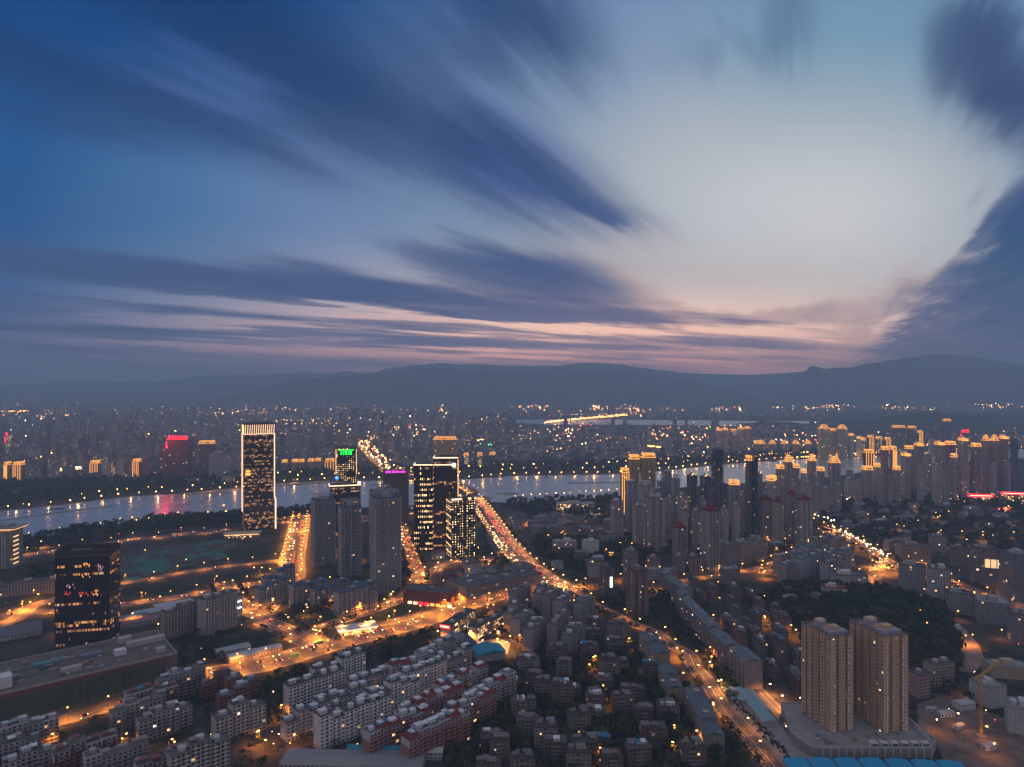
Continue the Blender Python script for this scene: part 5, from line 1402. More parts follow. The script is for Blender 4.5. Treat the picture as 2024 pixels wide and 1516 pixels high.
# institute blocks on the eastern slope
for (xl, xr, yb, yt, d_, yaw, st_, wc, cr, lab) in (
        (1776, 1830, 1180, 1122, 18, -28, 'wall_tower', (0.30, 0.29, 0.30), 'plain', 'grey ribbed institute block stepping down the hill edge'),
        (1832, 1880, 1200, 1128, 20, -24, 'wall_flats', (0.42, 0.42, 0.44), 'plain', 'white-ended institute block with small square windows'),
        (1868, 1926, 1218, 1178, 16, -28, 'wall_tower', (0.26, 0.26, 0.27), 'plain', 'long dark ribbed block linking two institute buildings'),
        (1926, 1996, 1240, 1195, 26, -26, 'wall_tower', (0.24, 0.25, 0.27), 'plain', 'institute hall with broad pale flat roof panels'),
        (1990, 2060, 1280, 1222, 22, -26, 'wall_tower', (0.24, 0.23, 0.24), 'plain', 'dark ribbed block with maroon roof edge beside the frame'),
        (1917, 1972, 1160, 1086, 22, -22, 'wall_grid', (0.36, 0.27, 0.26), 'plain', 'pink gridded high-rise with large glowing screen on its front'),
        (1974, 2050, 1200, 1100, 34, -6, 'wall_grid', (0.28, 0.30, 0.33), 'plain', 'blue-grey glass block with pale upper storeys beside the screen building'),
        (1780, 1840, 1120, 1082, 20, -20, 'wall_flats', (0.30, 0.22, 0.2), 'plain', 'brown apartment slab with bright restaurant lights at its foot'),
        (1870, 1916, 1120, 1086, 16, -14, 'wall_tower_strip', (0.2, 0.16, 0.16), 'plain', 'low brown slab with pale end wall above the eastern road'),
        (1835, 1872, 1100, 1062, 18, -16, 'wall_flats', (0.36, 0.34, 0.35), 'plain', 'grey block with white stair tower below the dark wood'),
        (1640, 1716, 1166, 1140, 26, -6, 'wall_flats', (0.5, 0.48, 0.47), 'plain', 'white low hospital-like block with two rows of square windows'),
        (1622, 1676, 1185, 1165, 18, -12, 'wall_small', (0.42, 0.4, 0.4), 'plain', 'small white house with bright red roof below the white block')):
    o = hero('office_block', lab, 'office block', xl, xr, yb, yt, d_, yaw, st_, wc, (0.3, 0.33, 0.34) if 'panels' in lab else REDT if 'red roof' in lab else DARK, cr, nx=0)
    if 'screen' in lab and 'beside' not in lab:
        X, Y, w_, h = fit(xl, xr, yb, yt, d_, yaw)
        for k in range(3):
            m = MB(); m.box(w_ * .08 + k * 7.4, -d_ / 2 - .4, h - 27, 6.2, .4, 12, 'glow_screen'); part('screen', m, o)
lm('the institute blocks', 1870, 1200); lm('the block with the glowing screen', 1945, 1160)
# houses between the towers and the crane, white site-side building
slab('apartment_block', 'beige apartment house with rounded balconies behind the brown towers', 'apartment block', 1833, 1352, 12, 26, 12, 7, 'wall_tower_strip', (0.36, 0.3, 0.26), DARK, nseg=2)
slab('apartment_block', 'pink and white apartment house peeping out beside the broader brown tower', 'apartment block', 1806, 1376, 20, 14, 12, 7, 'wall_tower_strip', (0.40, 0.27, 0.25), DARK, nseg=1)
for (xl, xr, yb, yt, d_, yaw, wc, lab) in ((1915, 1990, 1402, 1362, 20, 16, (0.42, 0.42, 0.44), 'white modern building with slotted windows above the crane site'),
                                           (1985, 2060, 1462, 1412, 24, -30, (0.40, 0.40, 0.41), 'pale grey building with a floodlit corner at the edge of the site'),
                                           (1940, 2040, 1345, 1322, 18, -8, (0.36, 0.3, 0.22), 'low pale building with small lit red panel and roof garden'),
                                           (1880, 1912, 1262, 1248, 14, -10, (0.4, 0.4, 0.42), 'small temple-like white hall with curved roof in the wood')):
    hero('office_block', lab, 'office block', xl, xr, yb, yt, d_, yaw, 'wall_blank', wc, (0.26, 0.27, 0.28), 'plain', nx=0)
flood(1918, 1378, .3); flood(1996, 1424, .7); flood(1900, 1440, .12); flood(1960, 1500, .12, 'sodium'); flood(1942, 1462, .12, 'sodium'); flood(1850, 1452, .15)
# sports building by the river with tennis courts
hero('sports_hall', 'long pale sports hall with a row of glowing windows by the tennis courts', 'hall', 1100, 1176, 1010, 996, 24, 0, 'wall_shop', (0.4, 0.4, 0.38), (0.34, 0.36, 0.36), 'plain', nx=0)
patch('tennis_court', [(1120, 1021), (1178, 1015), (1190, 1024), (1130, 1030)], 0.3, 'tennis_green') if 'tennis_green' in MAT else None
plain('site_mud', (0.13, 0.10, 0.085), var=.9, scale=.05, rough=.95)
plain('tennis_green', (0.20, 0.34, 0.30), var=0.15); patch('tennis_court', [(1118, 1022), (1178, 1012), (1194, 1022), (1132, 1030)], 0.3, 'tennis_green')
for p in ((1115, 1016, 1.2), (1150, 1012, 1.2), (1185, 1016, 1.2)): flood(*p)
hero('school_building', 'white school block with rows of dark windows beside the dark grove', 'school building', 1092, 1141, 1092, 1072, 18, 4, 'wall_flats', (0.46, 0.44, 0.44), (0.3, 0.28, 0.27), 'plain', nx=0)
hero('school_building', 'white slab-ended school block next to the windowed one', 'school building', 1150, 1184, 1102, 1072, 16, -6, 'wall_blank', (0.5, 0.49, 0.5), (0.34, 0.33, 0.33), 'plain', nx=0)
lm('the white school blocks', 1130, 1095); lm('the tennis courts', 1150, 1022)
# gable-ended rows under the slim towers
for i, (px, py, L_, rt_) in enumerate(((506, 1200, 44, 47), (575, 1202, 50, 46), (617, 1202, 52, 46), (664, 1218, 58, 46), (520, 1182, 30, 46), (690, 1198, 40, 46), (545, 1160, 26, 40))):
    slab('apartment_block', None, 'apartment block', px, py, rt_, L_, 13, 9 if i < 4 else 8, 'wall_flats_dense', (0.40, 0.36, 0.35), (0.07, 0.11, 0.17), 'cross', 'gabled apartment rows below the slim towers', adj='beige blue-gabled', bal=True)
lm('the blue-gabled rows', 620, 1200)
slab('apartment_block', 'beige apartment row with pale gable end next to the dark glass tower', 'apartment block', 321, 1262, 48, 52, 13, 10, 'wall_flats', (0.34, 0.29, 0.26), DARK, bal=True)
slab('apartment_block', 'tall pale-ended apartment block with rear row, between two parking roofs', 'apartment block', 398, 1258, 62, 44, 15, 14, 'wall_flats', (0.40, 0.36, 0.34), DARK, bal=True)
o, _, _ = slab('apartment_block', 'curved-corner block with white light bands facing the link road', 'apartment block', 436, 1226, 70, 30, 14, 9, 'wall_flats', (0.30, 0.28, 0.29), DARK, bal=False)
m = MB()
for z in (9, 17): m.bar((-15, -7.6, z), (12, -7.6, z), .45, 'glow_cool')
part('light_line', m, o)
lm('the tall pale-ended block', 398, 1258)
for (px, py, w_, d_, c, ad) in ((345, 1202, 44, 26, (0.4, 0.44, 0.5), 'pale flat-roofed'), (300, 1215, 40, 20, (0.36, 0.4, 0.44), 'low white-roofed'), (270, 1235, 46, 14, (0.3, 0.16, 0.18), 'pink-roofed'), (255, 1226, 40, 12, (0.1, 0.2, 0.3), 'blue-roofed'), (155, 1256, 20, 14, (.35, .36, .38), 'grey-roofed'),
                        (20, 1255, 60, 40, (0.13, 0.13, 0.15), 'dark-roofed'), (65, 1170, 36, 12, (0.35, 0.36, 0.4), 'pale-roofed'), (530, 1290, 26, 12, (0.45, 0.46, 0.5), 'white arched'), (480, 1302, 30, 16, (0.35, 0.42, 0.44), 'pale-roofed'), (460, 1290, 34, 14, (.3, .34, .36), 'grey-roofed')):
    x, y = G(px, py); rt_ = R(36); o = thing('warehouse', x, y, 0, rt_, None, 'shed'); m = MB(); m.box(0, 0, 0, w_, d_, 5.5, 'wall_small'); part('wall', m, o, PALE)
    m = MB(); m.gable(0, 0, 5.5, w_, d_, 1.4, 'paint_fine'); part('roof', m, o, c); GENERIC.append((o, ad, 'shed', x, y)); mark(x, y, w_, d_, rt_, 1)
# white halls in a row in the bottom of the view
for (px, py, w_, d_, c, ad) in ((640, 1512, 60, 22, (0.25, 0.25, 0.25), 'wide grey-roofed'), (760, 1514, 60, 22, (0.22, 0.22, 0.23), 'long grey-roofed'), (745, 1492, 46, 7, (0.03, 0.22, 0.32), 'narrow blue-roofed'), (845, 1496, 24, 9, (0.42, 0.48, 0.44), 'pale green-roofed')):
    x, y = G(px, py); o = thing('warehouse', x, y, 0, R(-3), None, 'shed'); m = MB(); m.box(0, 0, 0, w_, d_, 6, 'wall_small'); part('wall', m, o, PALE)
    m = MB(); m.gable(0, 0, 6, w_, d_, 1.6, 'paint_fine'); part('roof', m, o, c); GENERIC.append((o, ad, 'shed', x, y)); mark(x, y, w_, d_, 0, 1)
# site with green dust netting, lawns, earth
patch('netted_ground', [(240, 1152), (262, 1120), (300, 1094), (335, 1077), (380, 1079), (430, 1066), (470, 1076), (440, 1092), (455, 1102), (370, 1118), (330, 1134), (290, 1140)], 0.22, 'netted_earth')
patch('lawn', [(250, 1186), (400, 1150), (530, 1118), (555, 1120), (545, 1138), (470, 1152), (350, 1172), (250, 1192)], 0.2, 'lawn')
patch('lawn', [(525, 1220), (600, 1212), (680, 1218), (640, 1236), (610, 1250), (560, 1240)], 0.2, 'lawn')
patch('lawn', [(740, 1215), (790, 1200), (835, 1200), (820, 1215), (770, 1228)], 0.2, 'lawn')
patch('lawn', [(430, 1100), (560, 1062), (575, 1068), (560, 1090), (470, 1106)], 0.2, 'lawn')
for pts in ([(240, 1100), (300, 1088), (330, 1080), (300, 1100), (262, 1130), (240, 1140)],): patch('earth_yard', pts, 0.24, 'netted_earth')
# ribbons of other towers are in the table below: xl, xr, base y, top y, depth, turn, facade, colour, crown, words
T = [
 # right-hand riverside group, nearest first
 (1206, 1233, 1062, 992, 18, 10, 'wall_tower_strip', PALE, 'plain', 'pale grey'), (1226, 1243, 1048, 936, 16, 5, 'wall_tower', DARK, 'gold_edge', 'gold-edged dark'),
 (1236, 1262, 1056, 954, 18, 8, 'wall_tower_strip', (0.34, 0.35, 0.38), 'plain', 'blue-grey'), (1262, 1290, 1072, 962, 18, 8, 'wall_tower', (0.34, 0.32, 0.33), 'pergola', 'grey'),
 (1273, 1316, 1092, 985, 22, 8, 'wall_tower', (0.30, 0.25, 0.23), 'twin', 'brown-grey'), (1316, 1332, 1060, 985, 16, 8, 'wall_tower', PALE, 'plain', 'slim pale'),
 (1242, 1264, 1036, 909, 18, 4, 'wall_tower', (0.3, 0.24, 0.2), 'gold', 'gold-crowned'), (1266, 1296, 1036, 906, 18, 4, 'wall_tower', (0.3, 0.24, 0.2), 'gold', 'gold-crowned twin-fronted'),
 (1308, 1328, 1040, 934, 18, 4, 'wall_tower', (0.28, 0.27, 0.3), 'plain', 'smoke-grey'), (1298, 1316, 1048, 955, 16, 4, 'wall_tower', (0.22, 0.22, 0.25), 'plain', 'dusky'),
 (1326, 1344, 1050, 948, 16, 6, 'wall_tower_strip', (0.36, 0.37, 0.4), 'pergola', 'light grey'), (1338, 1360, 1070, 980, 18, 6, 'wall_tower', (0.32, 0.28, 0.25), 'plain', 'beige-sided'),
 (1357, 1379, 1062, 942, 20, 5, 'wall_tower', (0.13, 0.12, 0.13), 'gold_small', 'dark lit-peaked'), (1383, 1406, 1050, 944, 20, 5, 'wall_tower', (0.14, 0.13, 0.14), 'gold_small', 'dark'),
 (1406, 1430, 1032, 890, 22, 3, 'wall_glass_blue', (0.13, 0.12, 0.13), 'plain', 'tallest dark'), (1412, 1438, 1062, 958, 20, 6, 'wall_tower', (0.13, 0.12, 0.14), 'plain', 'dark spotted'),
 (1440, 1462, 1040, 960, 26, -10, 'wall_tower_strip', (0.36, 0.33, 0.33), 'gold', 'curved pale'),
 (1473, 1486, 1070, 912, 18, 4, 'wall_tower', (0.14, 0.13, 0.15), 'gold', 'slender gold-topped'), (1484, 1498, 1072, 900, 18, 4, 'wall_glass_blue', (0.10, 0.10, 0.11), 'plain', 'slender dark'),
 (1498, 1506, 1045, 938, 14, 4, 'wall_tower', (0.2, 0.2, 0.22), 'gold_small', 'narrow'), (1514, 1532, 1050, 952, 16, 4, 'wall_tower', PALE, 'gold', 'pale gold-rimmed'),
 (1499, 1527, 1072, 990, 18, 8, 'wall_tower_strip', (0.34, 0.28, 0.27), 'red', 'maroon-capped'), (1527, 1549, 1078, 994, 18, 8, 'wall_tower_strip', (0.38, 0.33, 0.28), 'red', 'beige maroon-capped'),
 (1553, 1576, 1072, 980, 18, 8, 'wall_tower_strip', (0.32, 0.28, 0.27), 'red', 'pinkish maroon-capped'), (1572, 1606, 1080, 990, 20, 8, 'wall_tower_strip', (0.36, 0.31, 0.28), 'red', 'broad maroon-capped'),
 (1533, 1550, 1010, 928, 16, 3, 'wall_tower', (0.3, 0.27, 0.27), 'gold', 'stepped gold-lit'), (1548, 1567, 1012, 914, 18, 3, 'wall_tower', (0.28, 0.25, 0.25), 'gold_temple', 'temple-crowned'),
 (1565, 1580, 1010, 926, 16, 3, 'wall_tower', (0.3, 0.28, 0.28), 'gold', 'gold-rimmed'), (1582, 1594, 1006, 936, 14, 3, 'wall_tower', PALE, 'gold', 'short gold-rimmed'),
 (1595, 1613, 1004, 912, 18, 3, 'wall_tower', (0.27, 0.25, 0.27), 'gold_temple', 'pagoda-topped'), (1614, 1630, 1000, 932, 15, 3, 'wall_tower', (0.3, 0.28, 0.3), 'gold', 'grey gold-rimmed'),
 (1636, 1662, 1002, 916, 18, 3, 'wall_tower', (0.29, 0.27, 0.28), 'gold_temple', 'broad temple-crowned'), (1668, 1690, 992, 948, 16, 3, 'wall_tower', PALE, 'plain', 'low pale'),
 (1672, 1688, 985, 932, 14, 3, 'wall_tower', GREYC, 'plain', 'dark-domed'), (1702, 1726, 992, 930, 18, 2, 'wall_tower', (0.34, 0.3, 0.28), 'gold', 'beige gold-rimmed'),
 (1706, 1727, 972, 896, 16, 2, 'wall_glass_blue', (0.2, 0.18, 0.17), 'gold_edge', 'gold-outlined T-lit'), (1726, 1740, 990, 924, 14, 2, 'wall_tower', PALE, 'gold', 'slim beige gold-rimmed'),
 (1740, 1756, 975, 890, 16, 2, 'wall_tower', (0.26, 0.22, 0.22), 'gold', 'brown gold-topped'), (1758, 1772, 985, 890, 16, 2, 'wall_tower', (0.26, 0.22, 0.22), 'gold_edge', 'gold-lined'), (1764, 1780, 1000, 930, 16, 2, 'wall_tower', (0.33, 0.28, 0.27), 'gold', 'pinkish gold-rimmed'),
 (1780, 1800, 990, 902, 18, 2, 'wall_tower', (0.34, 0.31, 0.29), 'gold_step', 'step-crowned'), (1806, 1826, 970, 882, 18, 2, 'wall_tower', (0.28, 0.26, 0.27), 'gold_step', 'dusky step-crowned'), (1787, 1806, 960, 888, 16, 2, 'wall_tower', (0.26, 0.24, 0.25), 'gold', 'dim gold-rimmed'),
 (1824, 1843, 985, 900, 18, 2, 'wall_tower', (0.32, 0.3, 0.3), 'plain', 'plain grey'), (1846, 1868, 984, 880, 18, 2, 'wall_tower', (0.34, 0.29, 0.26), 'gold_step', 'beige step-crowned'),
 (1866, 1889, 980, 880, 18, 2, 'wall_tower', (0.24, 0.2, 0.21), 'gold', 'dark gold-lined'), (1893, 1914, 984, 872, 18, 2, 'wall_tower', (0.33, 0.28, 0.26), 'gold_step', 'tall step-crowned'), (1918, 1940, 982, 884, 18, 2, 'wall_tower', (0.26, 0.22, 0.23), 'gold', 'brown gold-lined'),
 (1940, 1956, 976, 872, 18, 2, 'wall_tower', (0.28, 0.22, 0.23), 'gold_temple', 'dome-lit'), (1956, 1974, 976, 872, 18, 2, 'wall_tower', (0.28, 0.22, 0.23), 'gold_temple', 'twin dome-lit'), (1974, 1994, 976, 868, 18, 2, 'wall_tower', (0.28, 0.24, 0.25), 'gold_step', 'eastern step-crowned'), (1996, 2012, 972, 870, 18, 2, 'wall_tower', BLUEGREY, 'plain', 'blue-grey plain'),
 (1842, 1862, 1000, 920, 16, 2, 'wall_tower', PALE, 'plain', 'pale ribbed'), (1878, 1892, 990, 905, 16, 2, 'wall_tower', (0.3, 0.25, 0.25), 'gold', 'slim brown'),
 # shafts standing between the others in the riverside cluster
 (1250, 1268, 1082, 1002, 16, 8, 'wall_tower', (0.34, 0.29, 0.26), 'plain', 'sandy'),
 (1290, 1306, 1060, 968, 16, 5, 'wall_tower_strip', (0.33, 0.33, 0.35), 'plain', 'ash-grey'),
 (1345, 1358, 1082, 1010, 16, 8, 'wall_tower', (0.34, 0.30, 0.28), 'plain', 'sandy'),
 (1366, 1384, 1088, 1012, 16, 6, 'wall_tower_strip', (0.30, 0.26, 0.25), 'twin', 'brown-grey'),
 (1382, 1396, 1066, 986, 16, 5, 'wall_tower', (0.26, 0.24, 0.25), 'plain', 'dusky'),
 (1392, 1408, 1050, 968, 16, 4, 'wall_tower', (0.22, 0.20, 0.21), 'plain', 'dusky'),
 (1424, 1440, 1082, 1006, 16, 8, 'wall_tower_strip', (0.34, 0.30, 0.28), 'plain', 'sandy'),
 (1446, 1462, 1078, 1000, 16, 8, 'wall_tower', (0.36, 0.33, 0.31), 'twin', 'cream'),
 (1460, 1474, 1060, 976, 16, 5, 'wall_tower', (0.28, 0.25, 0.25), 'plain', 'dusky'),
 (1508, 1520, 1056, 968, 16, 5, 'wall_tower', (0.32, 0.30, 0.30), 'plain', 'ash-grey'),
 (1520, 1535, 1036, 950, 16, 4, 'wall_tower', (0.33, 0.29, 0.27), 'gold', 'cream gold-rimmed'),
 (1541, 1556, 1034, 948, 16, 4, 'wall_tower_strip', (0.34, 0.31, 0.30), 'plain', 'cream'),
 (1560, 1576, 1040, 952, 16, 5, 'wall_tower', (0.30, 0.27, 0.27), 'plain', 'ash-grey'),
 (1590, 1604, 1034, 956, 16, 4, 'wall_tower', (0.33, 0.30, 0.30), 'plain', 'cream'),
 (1606, 1621, 1026, 960, 16, 4, 'wall_tower_strip', (0.30, 0.29, 0.30), 'plain', 'ash-grey'),
 (1622, 1640, 1016, 966, 16, 3, 'wall_tower', (0.33, 0.30, 0.28), 'plain', 'sandy'),
 (1648, 1664, 1010, 960, 16, 3, 'wall_tower', (0.30, 0.28, 0.28), 'plain', 'ash-grey'),
 (1690, 1704, 1000, 952, 16, 3, 'wall_tower', (0.34, 0.31, 0.30), 'plain', 'cream'),
 (1736, 1750, 1002, 940, 16, 2, 'wall_tower', (0.32, 0.28, 0.27), 'plain', 'sandy'),
 (1750, 1764, 1004, 946, 16, 2, 'wall_tower_strip', (0.28, 0.26, 0.27), 'plain', 'dusky'),
 (1812, 1826, 1002, 925, 16, 2, 'wall_tower', (0.33, 0.30, 0.29), 'plain', 'cream'),
 (1864, 1877, 1004, 926, 16, 2, 'wall_tower', (0.30, 0.27, 0.27), 'plain', 'ash-grey'),
 (1903, 1917, 980, 920, 16, 2, 'wall_tower', (0.34, 0.29, 0.27), 'plain', 'sandy'),
 (1926, 1940, 980, 925, 16, 2, 'wall_tower_strip', (0.28, 0.24, 0.25), 'plain', 'dusky'),
 (1955, 1969, 980, 920, 16, 2, 'wall_tower', (0.32, 0.28, 0.27), 'plain', 'sandy'),
 (1984, 1998, 980, 915, 16, 2, 'wall_tower', (0.30, 0.27, 0.28), 'plain', 'ash-grey'),
 # beyond the river on the sunset side
 (1616, 1640, 908, 848, 24, 0, 'wall_distant', (0.32, 0.25, 0.2), 'gold_temple', 'far gold-crowned'), (1640, 1652, 906, 852, 20, 0, 'wall_distant', (0.3, 0.25, 0.22), 'gold', 'far gold-rimmed'), (1653, 1675, 906, 848, 24, 0, 'wall_distant', (0.3, 0.25, 0.22), 'gold_temple', 'far broad gold-crowned'), (1676, 1688, 906, 862, 20, 0, 'wall_distant', PALE, 'gold', 'far low gold-rimmed'),
 (1692, 1703, 902, 868, 18, 0, 'wall_distant', PALE, 'gold', 'far amber-topped'), (1703, 1711, 902, 870, 16, 0, 'wall_lamps', DARK, 'gold', 'far lamp-striped'), (1714, 1727, 902, 866, 18, 0, 'wall_distant', DARK, 'gold_edge', 'far outlined'), (1733, 1744, 902, 868, 16, 0, 'wall_lamps', DARK, 'gold', 'far lamp-banded'), (1748, 1760, 902, 870, 16, 0, 'wall_distant', DARK, 'gold_edge', 'far thinly outlined'),
 (1761, 1790, 898, 846, 24, 0, 'wall_distant', (0.2, 0.17, 0.18), 'gold', 'far wide gold-rimmed'), (1793, 1811, 898, 847, 22, 0, 'wall_distant', (0.2, 0.17, 0.18), 'gold', 'far dark gold-rimmed'), (1812, 1824, 898, 856, 18, 0, 'wall_distant', (0.2, 0.17, 0.18), 'gold_edge', 'far edge-lit'),
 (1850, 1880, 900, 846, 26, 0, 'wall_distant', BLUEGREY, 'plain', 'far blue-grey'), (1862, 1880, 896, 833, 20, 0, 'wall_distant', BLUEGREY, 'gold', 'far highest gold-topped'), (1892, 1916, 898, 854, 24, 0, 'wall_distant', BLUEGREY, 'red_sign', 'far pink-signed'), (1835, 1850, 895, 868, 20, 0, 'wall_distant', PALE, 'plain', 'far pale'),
 (1415, 1427, 893, 852, 20, 0, 'wall_distant', (0.32, 0.26, 0.22), 'gold', 'isolated gold-topped'), (1428, 1439, 893, 851, 20, 0, 'wall_distant', (0.32, 0.26, 0.22), 'gold', 'second gold-topped'), (1444, 1456, 893, 853, 20, 0, 'wall_distant', (0.32, 0.26, 0.22), 'gold', 'third gold-topped'), (1458, 1470, 892, 849, 20, 0, 'wall_distant', (0.32, 0.26, 0.22), 'gold', 'fourth gold-topped'), (1471, 1483, 892, 848, 20, 0, 'wall_distant', (0.32, 0.26, 0.22), 'gold', 'fifth gold-topped'),
 # far bank, centre and dark-sky side
 (856, 904, 935, 870, 30, 2, 'wall_distant', (0.3, 0.22, 0.17), 'gold', 'gold-rimmed pair-fronted'), (330, 381, 944, 868, 34, 3, 'wall_flats', (0.18, 0.10, 0.12), 'red_sign', 'red-signed'), (319, 336, 944, 884, 24, 3, 'wall_flats', (0.2, 0.12, 0.13), 'plain', 'dark reddish'), (392, 427, 944, 878, 28, 2, 'wall_flats', (0.17, 0.13, 0.14), 'gold', 'gold-lined brown'),
 (413, 455, 945, 896, 24, 2, 'wall_flats', (0.27, 0.25, 0.27), 'plain', 'pale grey'), (8, 24, 951, 920, 22, 0, 'wall_flats', (0.33, 0.26, 0.2), 'gold_edge', 'gold-outlined'), (26, 50, 951, 920, 22, 0, 'wall_flats', (0.33, 0.26, 0.2), 'gold_edge', 'wide gold-outlined'), (50, 66, 950, 922, 20, 0, 'wall_flats', GREYC, 'plain', 'grey'),
 (178, 200, 945, 917, 20, 0, 'wall_flats', (0.28, 0.23, 0.2), 'gold_edge', 'amber-cornered'), (202, 219, 945, 916, 20, 0, 'wall_flats', PALE, 'plain', 'pale'), (220, 228, 945, 914, 16, 0, 'wall_lamps', DARK, 'plain', 'lamp-striped'), (230, 256, 944, 912, 20, 0, 'wall_flats', PALE, 'plain', 'broad pale'),
 (262, 280, 944, 914, 20, 0, 'wall_flats', (0.3, 0.2, 0.16), 'gold_edge', 'gold-cornered'), (281, 294, 944, 906, 18, 0, 'wall_flats', (0.25, 0.2, 0.2), 'plain', 'dim brown'), (11, 25, 905, 860, 26, 0, 'wall_lamps', (0.3, 0.2, 0.12), 'red_sign', 'amber-striped red-signed'),
 (557, 569, 930, 915, 20, 0, 'wall_flats', (0.3, 0.24, 0.2), 'gold', 'small amber-topped'), (577, 590, 930, 914, 20, 0, 'wall_flats', (0.3, 0.24, 0.2), 'gold', 'low amber-topped'), (591, 602, 930, 914, 20, 0, 'wall_flats', (0.3, 0.24, 0.2), 'gold', 'squat amber-topped'), (609, 621, 930, 913, 20, 0, 'wall_flats', (0.3, 0.24, 0.2), 'gold', 'narrow amber-topped'),
 (623, 635, 930, 912, 20, 0, 'wall_flats', (0.3, 0.24, 0.2), 'gold', 'square amber-topped'), (643, 662, 930, 913, 20, 0, 'wall_flats', (0.3, 0.24, 0.2), 'gold_edge', 'amber-columned'), (917, 926, 926, 902, 18, 0, 'wall_lamps', DARK, 'gold', 'amber-ribbed'), (944, 953, 926, 901, 18, 0, 'wall_lamps', DARK, 'gold', 'second amber-ribbed'), (968, 978, 926, 900, 18, 0, 'wall_flats', DARK, 'gold', 'third amber-topped'),
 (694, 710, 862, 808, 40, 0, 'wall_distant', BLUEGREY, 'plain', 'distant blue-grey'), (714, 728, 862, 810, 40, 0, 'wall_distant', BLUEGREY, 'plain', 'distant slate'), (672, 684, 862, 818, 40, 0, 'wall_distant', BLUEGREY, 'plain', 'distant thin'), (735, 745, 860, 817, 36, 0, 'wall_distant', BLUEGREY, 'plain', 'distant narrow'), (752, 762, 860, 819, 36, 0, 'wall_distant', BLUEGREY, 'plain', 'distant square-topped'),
]
lm('the gold-crowned riverside pair', 1268, 1040); lm('the maroon-capped row', 1555, 1080); lm('the temple-crowned towers', 1600, 1005); lm('the step-crowned towers', 1860, 982); lm('the red-signed twin tower', 355, 944); lm('the gold-crowned towers beyond the river', 1645, 906)
for (xl, xr, yb, yt, d_, yaw, fac, wc, cr, adj) in T:
    X, Y, w_, h = fit(xl, xr, yb, yt, d_, yaw)
    base = cr if cr in ('plain', 'pergola', 'twin', 'red', 'gold', 'gold_temple', 'gold_step') else 'plain'
    edge = None
    if cr == 'gold_edge': edge = [(-1, h * .08, h), (1, h * .08, h), (-.4, h * .3, h), (.35, h * .15, h)]; base = 'gold'
    far = yb < 960
    pr = tower_parts(int(xl * 3 + yt), w_, d_, h, fac, 0 if far else 2, 0 if far else 1, base, edge=edge, st=3.2)
    o = put(pr, 'residential_tower', X, Y, R(yaw), colors(vary(tuple(min(.62, v * (1.5 if v > .2 else 1.1)) for v in wc), .08), (0.14, 0.13, 0.13)), None, 'apartment tower', 'riverside towers' if yb > 962 else 'towers across the river')
    if cr == 'gold_small':
        m = MB(); m.hip(0, 0, 1.5, w_ * .5, d_ * .5, 6, 'paint_fine'); m.bar((-w_ * .2, -d_ * .3, 2), (w_ * .1, -d_ * .3, 6), .7, 'glow_warm'); part('crown_light', m, o, GREYC, (0, 0, h))
    if cr == 'red_sign':
        m = MB(); glyphs(m, 6, w_ * .9, 9, 'glow_red', int(xl)); part('sign', m, o, None, (0, -d_ / 2 - 1, h + 1.5))
        m = MB(); m.bar((-w_ / 2, -d_ / 2 - .8, h), (w_ / 2, -d_ / 2 - .8, h), .7, 'glow_red'); part('light_line', m, o)
        m = MB(); m.bar((-w_ / 2 - 1.2, -d_ / 2 - 1, h - 28), (-w_ / 2 - 1.2, -d_ / 2 - 1, h - 8), 1.1, 'glow_red'); part('light_line', m, o)
    if cr == 'red_sign' and xl == 330: add_light(X - 20, Y - d_ / 2 - 40, h + 6, 90000.0, (1.0, .02, .04), 12.0)
    GENERIC.append((o, adj, 'apartment tower', X, Y)); mark(X, Y, w_, d_, R(yaw), 2)
# gold-lit domed villas towers on the far bank
for i, px in enumerate((1497, 1505, 1526, 1550, 1572, 1596)):
    X, Y, w_, h = fit(px - 7, px + 8, 897, 878, 24, 0)
    pr = tower_parts(900 + i, w_, 24, h, 'wall_distant', 0, 0, 'gold_temple')
    o = put(pr, 'residential_tower', X, Y, 0, colors((0.33, 0.26, 0.24)), None, 'apartment tower', 'domed towers on the far bank'); GENERIC.append((o, 'low golden-domed', 'apartment tower', X, Y)); mark(X, Y, w_, 24)
# red illuminated stores on the eastern side
for (px, py, w_, h_, sh, lab) in ((1930, 990, 70, 12, 7, 'dark store with a long glowing red sign box on its roof'), (1998, 992, 80, 20, 6, 'brightly lit mall with red roof band and glowing floors'), (1965, 1010, 50, 6, 3, 'low shop row with thin pink light strip')):
    x, y = G(px, py); o = thing('department_store', x, y, 0, R(-10), lab, 'store')
    m = MB(); m.box(0, 0, 0, w_, 40, h_, 'wall_shop'); part('wall', m, o, (0.15, 0.1, 0.1)); m = MB(); m.box(0, 0, h_, w_ - 1, 39, .4, 'roof_slab'); part('roof', m, o, DARK)
    m = MB(); m.box(0, -20.5, h_ + 1, w_ * .8, 1.2, sh, 'glow_red'); part('sign', m, o)
    m = MB(); m.box(0, -21.3, h_ + 1 + sh * .35, w_ * .68, .5, sh * .22, 'glow_line'); part('sign_lettering', m, o); mark(x, y, w_, 40)
lm('the red-lit stores', 1950, 995)

